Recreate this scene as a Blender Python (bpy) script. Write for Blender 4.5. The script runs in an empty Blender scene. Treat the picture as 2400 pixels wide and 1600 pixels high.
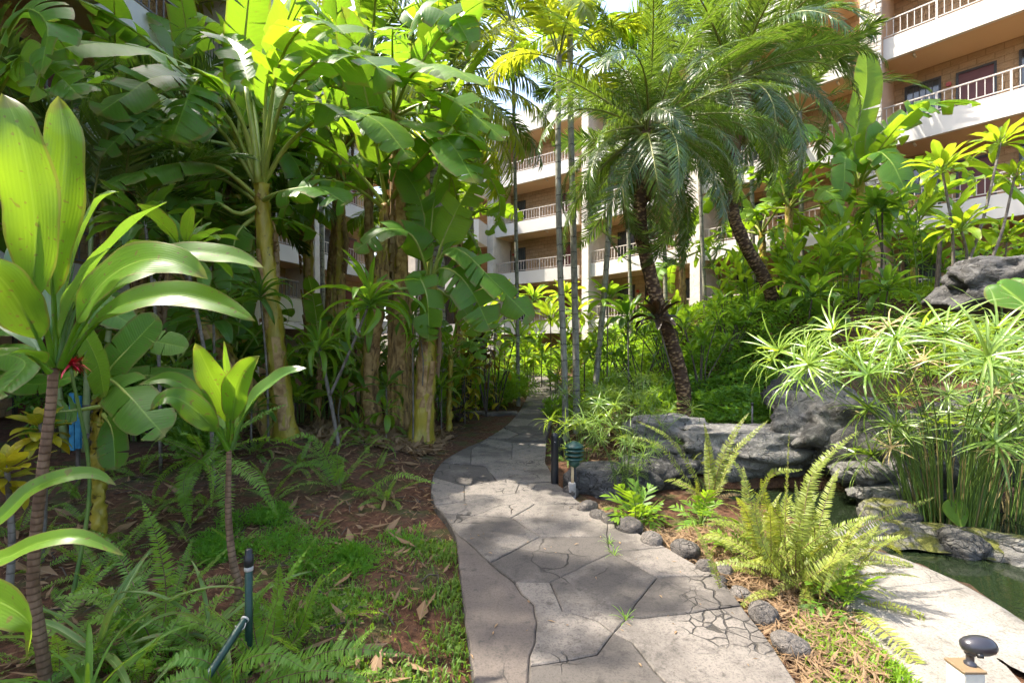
import bpy, math, random
import numpy as np
from mathutils import Vector, Matrix, noise as mnoise

# ------------------------------------------------------------------ camera, sky, sun, exposure
scene = bpy.context.scene
COL = scene.collection
CAM_H, FPX, HOR = 1.5, 1100.0, 820.0          # eye height, focal length and horizon row in photo pixels (2400 wide)
cam_d = bpy.data.cameras.new('camera'); cam = bpy.data.objects.new('camera', cam_d); COL.objects.link(cam)
cam.location = (0, 0, CAM_H); cam.rotation_euler = (math.radians(90), 0, 0)
cam_d.sensor_width = 36; cam_d.lens = FPX / 2400 * 36; cam_d.shift_y = (HOR - 800) / 2400
cam_d.clip_start = 0.05; cam_d.clip_end = 2000
scene.camera = cam

SUN_AZ, SUN_EL = math.radians(80), math.radians(57)     # left of straight ahead, above the horizon
world = bpy.data.worlds.new('World'); scene.world = world; world.use_nodes = True
wn = world.node_tree; wn.nodes.clear()
sky = wn.nodes.new('ShaderNodeTexSky'); sky.sky_type = 'NISHITA'; sky.sun_disc = False
sky.sun_elevation = SUN_EL; sky.sun_rotation = -SUN_AZ; sky.air_density = 1.0; sky.dust_density = 4.0
bg = wn.nodes.new('ShaderNodeBackground'); bg.inputs['Strength'].default_value = 0.15
wo = wn.nodes.new('ShaderNodeOutputWorld')
wn.links.new(sky.outputs[0], bg.inputs[0]); wn.links.new(bg.outputs[0], wo.inputs[0])

sun_d = bpy.data.lights.new('sun', 'SUN'); sun_d.energy = 3.2; sun_d.angle = math.radians(0.53); sun_d.color = (1.0, 0.93, 0.82)
sun = bpy.data.objects.new('sun', sun_d); COL.objects.link(sun)
to_sun = Vector((-math.sin(SUN_AZ) * math.cos(SUN_EL), math.cos(SUN_AZ) * math.cos(SUN_EL), math.sin(SUN_EL)))
sun.rotation_euler = to_sun.to_track_quat('Z', 'Y').to_euler(); sun.location = to_sun * 60

vs = scene.view_settings; vs.view_transform = 'Standard'; vs.look = 'None'; vs.gamma = 1.0; vs.exposure = 2.15
vs.use_curve_mapping = False
cy = scene.cycles
cy.use_denoising = True; cy.max_bounces = 6; cy.diffuse_bounces = 5; cy.glossy_bounces = 2
cy.transmission_bounces = 3; cy.transparent_max_bounces = 4; cy.sample_clamp_indirect = 6.0
cy.use_adaptive_sampling = True; cy.adaptive_threshold = 0.03; cy.caustics_reflective = False; cy.caustics_refractive = False

# ------------------------------------------------------------------ small maths
R = math.radians
def ss(a, b, x):
    t = np.clip((np.asarray(x, float) - a) / (b - a), 0, 1); return t * t * (3 - 2 * t)
def nrm(v):
    v = np.asarray(v, float); return v / (np.linalg.norm(v, axis=-1, keepdims=True) + 1e-12)
def P(px, py, Y):                              # photo pixel and a real distance -> point in the place
    return np.array([(px - 1200) / FPX * Y, Y, CAM_H - (py - HOR) / FPX * Y])
def PP(lst): return np.array([P(*q) for q in lst])

def in_poly(x, y, poly):
    x = np.asarray(x, float); y = np.asarray(y, float); c = np.zeros(np.broadcast(x, y).shape, bool)
    for i in range(len(poly)):
        (x1, y1), (x2, y2) = poly[i], poly[i - 1]
        k = ((y1 > y) != (y2 > y)) & (x < (x2 - x1) * (y - y1) / ((y2 - y1) + 1e-12) + x1)
        c = c ^ k
    return c
def poly_dist(x, y, poly, closed=True):
    x = np.asarray(x, float); y = np.asarray(y, float); d = np.full(np.broadcast(x, y).shape, 1e9)
    n = len(poly)
    for i in range(n if closed else n - 1):
        a = np.array(poly[i]); b = np.array(poly[(i + 1) % n]); ab = b - a
        t = np.clip(((x - a[0]) * ab[0] + (y - a[1]) * ab[1]) / (ab @ ab + 1e-12), 0, 1)
        d = np.minimum(d, np.hypot(x - a[0] - t * ab[0], y - a[1] - t * ab[1]))
    return d

# ------------------------------------------------------------------ ground heights
POND = [(2.72, 1.2), (2.80, 2.4), (2.90, 3.0), (2.74, 3.6), (2.55, 3.95), (2.45, 4.5), (1.95, 4.95), (1.75, 5.3), (2.2, 5.55),
        (3.2, 5.6), (4.2, 5.35), (5.3, 5.0), (6.0, 4.2), (6.0, 1.2)]
def g_base(x, y):
    x = np.asarray(x, float); y = np.asarray(y, float)
    z = 0.30 * ss(12, 24, y)
    z = z + 0.26 * ss(-0.9, -2.4, x) * ss(4.2, 6.2, y)
    z = z + 0.42 * ss(1.35, 2.1, x) * ss(5.75, 6.35, y)
    z = z + 1.55 * ss(2.3, 5.6, x) * ss(6.5, 10.2, y)
    z = z + 0.45 * ss(4.3, 6.0, x) * ss(4.8, 6.4, y)
    z = z + 0.3 * ss(6.0, 7.5, x)
    return z
def g(x, y):
    z = g_base(x, y)
    ins = in_poly(x, y, POND); d = poly_dist(x, y, POND)
    return z - np.where(ins, 0.5 * ss(0.0, 0.35, d), 0)
def G(px, py, dz=0.0):                          # photo pixel -> point on the ground
    Y = 5.0
    for _ in range(40):
        X = (px - 1200) / FPX * Y
        Yn = (CAM_H - float(g_base(X, Y)) - dz) * FPX / max(py - HOR, 8)
        Y = 0.5 * Y + 0.5 * min(Yn, 60)
    return np.array([(px - 1200) / FPX * Y, Y, float(g_base((px - 1200) / FPX * Y, Y)) + dz])
def on_ground(x, y): return np.array([x, y, float(g(x, y))])

# ------------------------------------------------------------------ mesh builder
class MB:
    def __init__(s): s.v = []; s.f = []; s.m = []; s.uv = []; s.n = 0
    def add(s, v, f, uv=None, m=0):
        v = np.asarray(v, float).reshape(-1, 3); o = s.n
        s.v.append(v); s.n += len(v)
        s.f += [tuple(i + o for i in q) for q in f]; s.m += [m] * len(f)
        s.uv.append(np.zeros((len(v), 2)) if uv is None else np.asarray(uv, float).reshape(-1, 2))
        return s
    def grid(s, pts, uv=None, m=0, close=False):     # pts: rows x cols x 3
        r, c = pts.shape[:2]; f = []
        for i in range(r - 1):
            for j in range(c - 1 + (1 if close else 0)):
                k = (j + 1) % c
                f.append((i * c + j, i * c + k, (i + 1) * c + k, (i + 1) * c + j))
        return s.add(pts.reshape(-1, 3), f, None if uv is None else uv.reshape(-1, 2), m)
    def box(s, x0, x1, y0, y1, z0, z1, m=0, fr=None):
        v = np.array([[x0, y0, z0], [x1, y0, z0], [x1, y1, z0], [x0, y1, z0], [x0, y0, z1], [x1, y0, z1], [x1, y1, z1], [x0, y1, z1]], float)
        uv = v[:, [0, 2]]
        if fr is not None: v = fr(v)
        f = [(0, 3, 2, 1), (4, 5, 6, 7), (0, 1, 5, 4), (1, 2, 6, 5), (2, 3, 7, 6), (3, 0, 4, 7)]
        return s.add(v, f, uv, m)
    def tube(s, pts, rad, n=8, m=0, cap=True):
        pts = np.asarray(pts, float); k = len(pts); rad = np.broadcast_to(np.asarray(rad, float), (k,))
        T = nrm(np.gradient(pts, axis=0)); a = np.array([0, 0, 1.0]) if abs(T[0][2]) < 0.9 else np.array([1.0, 0, 0])
        B = nrm(np.cross(T[0], a)); rows = []; ln = 0; uvs = []
        for i in range(k):
            B = nrm(B - T[i] * (B @ T[i])); C = np.cross(T[i], B)
            if i: ln += np.linalg.norm(pts[i] - pts[i - 1])
            th = np.linspace(0, 2 * math.pi, n, endpoint=False)
            rows.append(pts[i] + rad[i] * (np.cos(th)[:, None] * B + np.sin(th)[:, None] * C))
            uvs.append(np.stack([th / (2 * math.pi), np.full(n, ln)], -1))
        s.grid(np.array(rows), np.array(uvs), m, close=True)
        if cap:
            o = s.n - k * n
            s.f.append(tuple(o + i for i in range(n))[::-1]); s.m.append(m)
            s.f.append(tuple(o + (k - 1) * n + i for i in range(n))); s.m.append(m)
        return s
    def lathe(s, prof, n=20, m=0, c=(0, 0, 0)):
        th = np.linspace(0, 2 * math.pi, n, endpoint=False)
        pts = np.array([[[r * math.cos(t) + c[0], r * math.sin(t) + c[1], z + c[2]] for t in th] for r, z in prof])
        uv = np.array([[[t / 6.2832, i / len(prof)] for t in th] for i in range(len(prof))])
        return s.grid(pts, uv, m, close=True)
    def build(s, name, mats, smooth=True):
        me = bpy.data.meshes.new(name); v = np.concatenate(s.v) if s.v else np.zeros((0, 3))
        me.from_pydata(v.tolist(), [], s.f)
        for m in (mats if isinstance(mats, (list, tuple)) else [mats]): me.materials.append(m)
        if s.f:
            uv = np.concatenate(s.uv); li = np.empty(len(me.loops), int); me.loops.foreach_get('vertex_index', li)
            me.uv_layers.new(name='UVMap').data.foreach_set('uv', uv[li].astype(np.float32).ravel())
            if any(s.m): me.polygons.foreach_set('material_index', s.m)
            me.polygons.foreach_set('use_smooth', [smooth] * len(me.polygons))
        me.update(); return me

# ------------------------------------------------------------------ scene objects
def thing(name, label, cat, loc=(0, 0, 0), group=None):
    o = bpy.data.objects.new(name, None); o.empty_display_size = 0.1; COL.objects.link(o); o.location = tuple(float(a) for a in loc)
    o['label'] = label; o['category'] = cat
    if group: o['group'] = group
    return o
def solo(name, mesh, label, cat, loc=(0, 0, 0), group=None, kind=None):
    o = bpy.data.objects.new(name, mesh); COL.objects.link(o); o.location = tuple(float(a) for a in loc)
    o['label'] = label
    if kind: o['kind'] = kind
    o['category'] = cat
    if group: o['group'] = group
    return o
def struct(name, mesh, label=None):
    o = bpy.data.objects.new(name, mesh); COL.objects.link(o); o['kind'] = 'structure'
    if label: o['label'] = label
    return o
def part(name, mesh, parent, mat=None, world=False, root=None, label=None):
    o = bpy.data.objects.new(name, mesh); COL.objects.link(o); o.parent = parent
    if mat is not None: o.matrix_local = mat
    elif world:                                        # mesh is in world coordinates
        p = parent; t = Vector((0, 0, 0))
        while p is not None: t += p.location; p = p.parent
        o.location = -t
    if label: o['label'] = label
    return o
def M_(loc, az=0.0, el=0.0, roll=0.0, sc=1.0, scy=None):
    S = Matrix.Diagonal((sc, scy if scy else sc, sc, 1))
    return Matrix.Translation(Vector([float(a) for a in loc])) @ Matrix.Rotation(az, 4, 'Z') @ Matrix.Rotation(-el, 4, 'Y') @ Matrix.Rotation(roll, 4, 'X') @ S

# ------------------------------------------------------------------ procedural materials
class NT:
    def __init__(s, name):
        s.mat = bpy.data.materials.new(name); s.mat.use_nodes = True; s.t = s.mat.node_tree; s.t.nodes.clear()
        s.out = s.t.nodes.new('ShaderNodeOutputMaterial')
    def n(s, typ, _o=0, **kw):
        nd = s.t.nodes.new('ShaderNode' + typ)
        for k, v in kw.items():
            if k.startswith('i_'): s.put(nd.inputs[k[2:].replace('_', ' ')], v)
            elif k[0] == 'x' and k[1:].isdigit(): s.put(nd.inputs[int(k[1:])], v)
            else: setattr(nd, k, v)
        return nd
    def put(s, sock, v):
        if isinstance(v, bpy.types.NodeSocket): s.t.links.new(v, sock)
        elif isinstance(v, bpy.types.Node): s.t.links.new(v.outputs[0], sock)
        else:
            if isinstance(v, (tuple, list)) and len(v) == 3 and sock.type == 'RGBA': v = (*v, 1)
            sock.default_value = v
    def math(s, op, a, b=0.0, c=None, clamp=False):
        nd = s.n('Math', operation=op, use_clamp=clamp, x0=a, x1=b)
        if c is not None: s.put(nd.inputs[2], c)
        return nd.outputs[0]
    def mix(s, f, a, b, typ='MIX'):
        nd = s.n('Mix', data_type='RGBA', blend_type=typ); s.put(nd.inputs[0], f); s.put(nd.inputs[6], a); s.put(nd.inputs[7], b)
        return nd.outputs[2]
    def ramp(s, f, a, b, lo=0.0, hi=1.0):
        nd = s.n('MapRange', interpolation_type='SMOOTHSTEP'); s.put(nd.inputs[0], f); s.put(nd.inputs[1], lo); s.put(nd.inputs[2], hi)
        s.put(nd.inputs[3], a); s.put(nd.inputs[4], b); return nd.outputs[0]
    def noise(s, vec, scale, detail=4, rough=0.55, dist=0.0):
        nd = s.n('TexNoise', i_Scale=scale, i_Detail=detail, i_Roughness=rough, i_Distortion=dist); s.put(nd.inputs['Vector'], vec); return nd.outputs[0]
    def coord(s, which='Object'): return s.n('TexCoord').outputs[which]
    def pos(s): return s.n('NewGeometry').outputs['Position']
    def mapping(s, vec, scale): 
        nd = s.n('Mapping'); s.put(nd.inputs['Vector'], vec); s.put(nd.inputs['Scale'], scale); return nd.outputs[0]
    def bump(s, h, strength=0.3, dist=0.02):
        nd = s.n('Bump', i_Strength=strength, i_Distance=dist); s.put(nd.inputs['Height'], h); return nd.outputs[0]
    def bsdf(s, col, rough=0.6, normal=None, spec=0.5, metal=0.0, **kw):
        nd = s.n('BsdfPrincipled'); s.put(nd.inputs['Base Color'], col); s.put(nd.inputs['Roughness'], rough)
        s.put(nd.inputs['Specular IOR Level'], spec); s.put(nd.inputs['Metallic'], metal)
        if normal is not None: s.put(nd.inputs['Normal'], normal)
        for k, v in kw.items(): s.put(nd.inputs[k.replace('_', ' ')], v)
        return nd.outputs[0]
    def done(s, sh): s.put(s.out.inputs[0], sh); return s.mat

def leaf_mat(name, c1, c2, rib, trans, tf=0.42, rough=0.38, vein='long', vf=60.0, dead=0.0, spec=0.32, dark_rib=False, wide=0.06):
    k = lambda c: (c[0] * 1.18, c[1] * 1.32, c[2] * 0.8)
    if name not in ('dry_leaf', 'sedge_blade_dry'): c1, c2, rib, trans = k(c1), k(c2), k(rib), (min(trans[0] * 1.02, .8), min(trans[1] * 1.12, .85), trans[2] * 0.7)
    s = NT(name); uv = s.n('UVMap').outputs[0]; sp = s.n('SeparateXYZ'); s.put(sp.inputs[0], uv)
    u, v = sp.outputs[0], sp.outputs[1]
    d = s.math('MULTIPLY', s.math('ABSOLUTE', s.math('SUBTRACT', u, 0.5)), 2.0)
    rnd = s.n('ObjectInfo').outputs['Random']
    nz = s.noise(s.coord('Object'), 4.0, 1)
    fac = s.math('ADD', s.math('MULTIPLY', rnd, 0.75), s.math('MULTIPLY_ADD', nz, 0.7, -0.22), clamp=True)
    col = s.mix(fac, c1, c2)
    if vein == 'cross': w = s.math('SINE', s.math('MULTIPLY_ADD', v, vf, s.math('MULTIPLY', d, -vf * 0.06)))
    else: w = s.math('SINE', s.math('MULTIPLY', u, vf))
    wv = s.math('MULTIPLY_ADD', w, 0.5, 0.5)
    stk = s.noise(s.mapping(uv, (26.0, 1.6, 1.0) if vein != 'cross' else (1.5, 55.0, 1.0)), 1.0, 1, 0.6)
    col = s.mix(s.math('MULTIPLY', s.ramp(stk, 0, 1, 0.42, 0.72), 0.4), col, tuple(q * 0.55 for q in c1))
    col = s.mix(s.math('MULTIPLY', wv, 0.16 if vein == 'cross' else 0.06), col, rib)
    ribm = s.ramp(d, 1.0, 0.0, wide * 0.4, wide)
    col = s.mix(s.math('MULTIPLY', ribm, 0.85), col, rib)
    tcol = s.mix(fac, trans, tuple(a * b for a, b in zip(trans, (1.25, 1.08, 0.8))))
    tcol = s.mix(s.math('MULTIPLY', wv, 0.3 if vein == 'cross' else 0.12), tcol, tuple(a * 0.72 for a in trans))
    if dead > 0:
        n2 = s.noise(s.pos(), 9.0, 2)
        e = s.math('MULTIPLY', s.ramp(s.math('ADD', s.math('MAXIMUM', s.ramp(d, 0, 1, 0.72, 1.0), s.ramp(v, 0, 1, 0.86, 1.0)), s.math('MULTIPLY_ADD', n2, 1.4, -0.95)), 0, 1, 0.3, 0.6), dead)
        e = s.math('MAXIMUM', e, s.math('MULTIPLY', s.ramp(s.noise(s.pos(), 55, 0), 0, 1, 0.72, 0.78), min(1.0, dead * 1.2)))
        col = s.mix(e, col, (0.22, 0.14, 0.05)); tcol = s.mix(e, tcol, (0.30, 0.18, 0.05))
    bmp = s.bump(wv, 0.18 if vein == 'cross' else 0.07, 0.004)
    a = s.bsdf(col, s.math('MULTIPLY_ADD', nz, 0.25, rough - 0.1), bmp, spec)
    t = s.n('BsdfTranslucent'); s.put(t.inputs[0], tcol); s.put(t.inputs['Normal'], bmp)
    mx = s.n('MixShader'); s.put(mx.inputs[0], tf); s.put(mx.inputs[1], a); s.put(mx.inputs[2], t.outputs[0])
    return s.done(mx.outputs[0])

def plain(name, c1, c2, scale=6.0, rough=0.7, bumps=0.25, bscale=40.0, spec=0.4, bd=0.01, metal=0.0):
    s = NT(name); p = s.pos(); col = s.mix(s.ramp(s.noise(p, scale, 5), 0, 1, 0.3, 0.7), c1, c2)
    return s.done(s.bsdf(col, rough, s.bump(s.noise(p, bscale, 4), bumps, bd), spec, metal))

M = {}
# leaves
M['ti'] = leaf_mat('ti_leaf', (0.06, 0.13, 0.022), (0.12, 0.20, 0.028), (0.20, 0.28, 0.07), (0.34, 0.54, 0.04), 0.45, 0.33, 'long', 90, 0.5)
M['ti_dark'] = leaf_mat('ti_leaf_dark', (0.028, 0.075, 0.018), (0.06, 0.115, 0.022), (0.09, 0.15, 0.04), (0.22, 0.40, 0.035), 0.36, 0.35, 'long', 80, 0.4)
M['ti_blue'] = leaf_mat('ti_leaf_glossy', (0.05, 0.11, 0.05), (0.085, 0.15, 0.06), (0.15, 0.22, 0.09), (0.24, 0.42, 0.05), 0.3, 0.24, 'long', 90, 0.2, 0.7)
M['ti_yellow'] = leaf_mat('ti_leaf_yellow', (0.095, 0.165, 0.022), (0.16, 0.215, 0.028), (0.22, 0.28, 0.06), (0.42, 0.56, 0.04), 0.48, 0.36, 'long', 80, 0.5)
M['ti_red'] = leaf_mat('ti_leaf_maroon', (0.020, 0.014, 0.014), (0.034, 0.020, 0.016), (0.05, 0.02, 0.02), (0.07, 0.03, 0.02), 0.2, 0.3, 'long', 60, 0.1)
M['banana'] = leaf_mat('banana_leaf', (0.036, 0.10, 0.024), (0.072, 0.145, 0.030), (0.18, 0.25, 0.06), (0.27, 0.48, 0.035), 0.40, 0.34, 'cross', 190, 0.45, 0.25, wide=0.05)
M['banana_lit'] = leaf_mat('banana_leaf_lit', (0.065, 0.14, 0.024), (0.11, 0.19, 0.03), (0.26, 0.32, 0.07), (0.34, 0.54, 0.035), 0.42, 0.42, 'cross', 190, 0.25, 0.25, wide=0.05)  # brighter copy of the banana leaf, sunlight put into its colour
M['banana_rib'] = plain('banana_midrib', (0.20, 0.26, 0.04), (0.30, 0.33, 0.07), 8, 0.4, 0.05)
M['palm'] = leaf_mat('palm_leaflet', (0.028, 0.060, 0.026), (0.055, 0.095, 0.032), (0.09, 0.13, 0.04), (0.20, 0.32, 0.04), 0.28, 0.28, 'long', 20, 0.3, 0.6)
M['palm_yellow'] = leaf_mat('palm_leaflet_yellow', (0.10, 0.15, 0.02), (0.22, 0.22, 0.03), (0.26, 0.26, 0.05), (0.46, 0.52, 0.04), 0.45, 0.36, 'long', 20, 0.4)
M['palm_rib'] = plain('palm_rachis', (0.14, 0.17, 0.04), (0.22, 0.22, 0.06), 6, 0.45, 0.05)
M['dry'] = leaf_mat('dry_leaf', (0.20, 0.12, 0.06), (0.32, 0.22, 0.12), (0.30, 0.22, 0.13), (0.30, 0.18, 0.08), 0.25, 0.7, 'long', 40, 0)
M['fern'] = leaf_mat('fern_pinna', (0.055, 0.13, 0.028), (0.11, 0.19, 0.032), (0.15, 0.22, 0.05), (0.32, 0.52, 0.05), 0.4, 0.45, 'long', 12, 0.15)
M['fern_lit'] = leaf_mat('fern_pinna_yellow_lit', (0.12, 0.15, 0.04), (0.20, 0.21, 0.06), (0.22, 0.22, 0.07), (0.36, 0.40, 0.07), 0.36, 0.42, 'long', 12, 0.25)  # yellower fern copy with the sunlit tone put into the colour
M['fern_rib'] = plain('fern_stipe', (0.10, 0.06, 0.03), (0.16, 0.11, 0.04), 8, 0.5, 0.05)
M['sedge'] = leaf_mat('sedge_blade', (0.08, 0.145, 0.04), (0.15, 0.20, 0.055), (0.24, 0.30, 0.13), (0.36, 0.50, 0.06), 0.38, 0.27, 'long', 14, 0.1, 0.7, wide=0.25)
M['sedge_dry'] = leaf_mat('sedge_blade_dry', (0.30, 0.24, 0.10), (0.42, 0.33, 0.16), (0.4, 0.32, 0.18), (0.42, 0.32, 0.10), 0.3, 0.6, 'long', 10, 0)
M['sedge_stem'] = plain('sedge_stem', (0.06, 0.12, 0.025), (0.12, 0.18, 0.03), 5, 0.4, 0.05)
M['ginger'] = leaf_mat('ginger_leaf', (0.055, 0.125, 0.022), (0.12, 0.20, 0.028), (0.18, 0.25, 0.06), (0.38, 0.56, 0.04), 0.43, 0.33, 'cross', 90, 0.35)
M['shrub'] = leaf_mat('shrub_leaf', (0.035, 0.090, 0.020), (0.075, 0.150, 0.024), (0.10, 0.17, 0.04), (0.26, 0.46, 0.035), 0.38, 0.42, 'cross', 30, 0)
M['shrub_lit'] = leaf_mat('shrub_leaf_lit', (0.08, 0.16, 0.02), (0.16, 0.23, 0.03), (0.18, 0.24, 0.05), (0.42, 0.62, 0.04), 0.42, 0.42, 'cross', 30, 0)  # lighter shrub copy for sunny spots, the sun is in the colour
M['croton'] = leaf_mat('croton_leaf', (0.16, 0.17, 0.02), (0.46, 0.28, 0.02), (0.36, 0.28, 0.03), (0.40, 0.38, 0.03), 0.36, 0.3, 'cross', 40, 0)
M['croton_red'] = leaf_mat('croton_leaf_bronze', (0.07, 0.035, 0.015), (0.20, 0.12, 0.02), (0.30, 0.14, 0.03), (0.26, 0.14, 0.03), 0.3, 0.3, 'cross', 40, 0)
M['stripe'] = leaf_mat('striped_leaf', (0.07, 0.13, 0.05), (0.12, 0.17, 0.07), (0.34, 0.36, 0.24), (0.24, 0.36, 0.10), 0.32, 0.4, 'long', 26, 0.6)
M['grass'] = leaf_mat('grass_blade', (0.045, 0.095, 0.022), (0.10, 0.145, 0.03), (0.12, 0.18, 0.04), (0.24, 0.38, 0.04), 0.38, 0.5, 'long', 8, 0)
M['feather'] = leaf_mat('feathery_sprig', (0.05, 0.14, 0.02), (0.09, 0.19, 0.03), (0.10, 0.2, 0.03), (0.26, 0.50, 0.04), 0.42, 0.5, 'long', 8, 0)
M['red'] = plain('red_bract', (0.42, 0.012, 0.03), (0.55, 0.03, 0.05), 10, 0.4, 0.1)
# stems
def bark(name, c1, c2, ring, freq, rw=0.12, bumps=0.6, streak=(3.0, 3.0, 1.0)):
    s = NT(name); uv = s.n('UVMap').outputs[0]; sp = s.n('SeparateXYZ'); s.put(sp.inputs[0], uv)
    n0 = s.noise(s.mapping(s.pos(), streak), 8, 5)
    fr = s.math('FRACT', s.math('ADD', s.math('MULTIPLY', sp.outputs[1], freq), s.math('MULTIPLY', n0, 0.35)))
    line = s.ramp(fr, 1.0, 0.0, 0.0, rw)
    col = s.mix(s.ramp(n0, 0, 1, 0.35, 0.65), c1, c2); col = s.mix(line, col, ring)
    h = s.math('SUBTRACT', s.math('MULTIPLY', s.noise(s.pos(), 60, 4), 0.5), line)
    return s.done(s.bsdf(col, 0.75, s.bump(h, bumps, 0.008), 0.3))
M['ti_stem'] = bark('ti_stem_bark', (0.12, 0.07, 0.04), (0.22, 0.14, 0.085), (0.085, 0.052, 0.032), 34, 0.3, 0.4)
M['grey_stem'] = bark('grey_stem_bark', (0.10, 0.082, 0.066), (0.19, 0.165, 0.135), (0.10, 0.08, 0.06), 18, 0.15, 0.5)
M['dark_stem'] = plain('dark_twig_bark', (0.05, 0.038, 0.03), (0.10, 0.08, 0.06), 20, 0.8, 0.4, 60)
M['slender'] = bark('slender_palm_bark', (0.17, 0.155, 0.125), (0.27, 0.26, 0.20), (0.035, 0.03, 0.025), 3.6, 0.09, 0.6)
M['slender_green'] = plain('palm_crownshaft', (0.16, 0.22, 0.06), (0.28, 0.31, 0.14), 4, 0.4, 0.1)
M['coconut'] = bark('coconut_bark', (0.20, 0.17, 0.14), (0.36, 0.32, 0.27), (0.08, 0.065, 0.05), 7, 0.3, 0.9)
def scaly(name, c1, c2, c3):
    s = NT(name); uv = s.mapping(s.n('UVMap').outputs[0], (9, 26, 1)); vo = s.n('TexVoronoi', feature='F1', i_Scale=1.0); s.put(vo.inputs['Vector'], uv)
    d = vo.outputs['Distance']; n0 = s.noise(s.pos(), 7, 5)
    col = s.mix(s.ramp(d, 0, 1, 0.15, 0.6), s.mix(n0, c1, c2), c3)
    h = s.math('SUBTRACT', 1.0, d)
    return s.done(s.bsdf(col, 0.85, s.bump(s.math('ADD', h, s.math('MULTIPLY', n0, 0.4)), 1.0, 0.03), 0.2))
M['date_trunk'] = scaly('date_palm_trunk', (0.20, 0.12, 0.06), (0.30, 0.20, 0.10), (0.06, 0.035, 0.02))
M['fibre'] = plain('palm_fibre', (0.09, 0.055, 0.03), (0.20, 0.13, 0.07), 14, 0.9, 0.9, 60)
def sheath(nm='banana_trunk', bias=0.0):
    s = NT(nm); p = s.pos(); st = s.noise(s.mapping(p, (1, 1, 0.16)), 16, 5, 0.6); big = s.noise(s.mapping(p, (1, 1, 0.4)), 5.5, 4, 0.6)
    rnd = s.n('ObjectInfo').outputs['Random']
    green = s.mix(st, (0.17, 0.17, 0.018), (0.44, 0.31, 0.035))
    brown = s.mix(s.ramp(st, 0, 1, 0.35, 0.65), (0.10, 0.052, 0.02), (0.46, 0.29, 0.115))
    f = s.ramp(s.math('ADD', big, s.math('MULTIPLY_ADD', rnd, 0.36, -0.2 + bias)), 0, 1, 0.44, 0.53)
    col = s.mix(f, green, brown); blk = s.ramp(s.noise(p, 8, 5, 0.7), 0, 1, 0.60, 0.68); col = s.mix(s.math('MULTIPLY', blk, 0.85), col, (0.04, 0.024, 0.014))
    return s.done(s.bsdf(col, s.math('MULTIPLY_ADD', f, 0.35, 0.4), s.bump(s.math('ADD', st, f), 0.7, 0.02), 0.4))
M['banana_trunk'] = sheath(); M['banana_trunk_green'] = sheath('banana_trunk_green', -0.17)
M['sheath_dry'] = plain('dry_sheath', (0.20, 0.11, 0.04), (0.46, 0.30, 0.13), 9, 0.8, 0.6, 40)
# ground and stone
def soil():
    s = NT('soil'); p = s.pos(); a = s.noise(p, 1.3, 6, 0.6); b = s.noise(p, 22, 6, 0.65); c = s.noise(p, 90, 3, 0.7)
    col = s.mix(s.ramp(b, 0, 1, 0.35, 0.7), (0.060, 0.028, 0.015), (0.135, 0.066, 0.036))
    col = s.mix(s.ramp(a, 0, 0.7, 0.45, 0.7), col, (0.075, 0.055, 0.040))
    col = s.mix(s.ramp(c, 0, 0.7, 0.66, 0.74), col, (0.22, 0.17, 0.12))
    ms = s.math('MULTIPLY', s.ramp(s.noise(p, 2.6, 5, 0.65), 0, 1, 0.50, 0.62), s.ramp(c, 0.4, 1, 0.35, 0.6)); col = s.mix(s.math('MULTIPLY', ms, 0.8), col, s.mix(b, (0.035, 0.05, 0.012), (0.09, 0.11, 0.025)))
    h = s.math('ADD', s.math('MULTIPLY', b, 1.0), s.math('MULTIPLY', c, 0.5))
    return s.done(s.bsdf(col, 0.95, s.bump(h, 1.0, 0.03), 0.2))
M['soil'] = soil()
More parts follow.
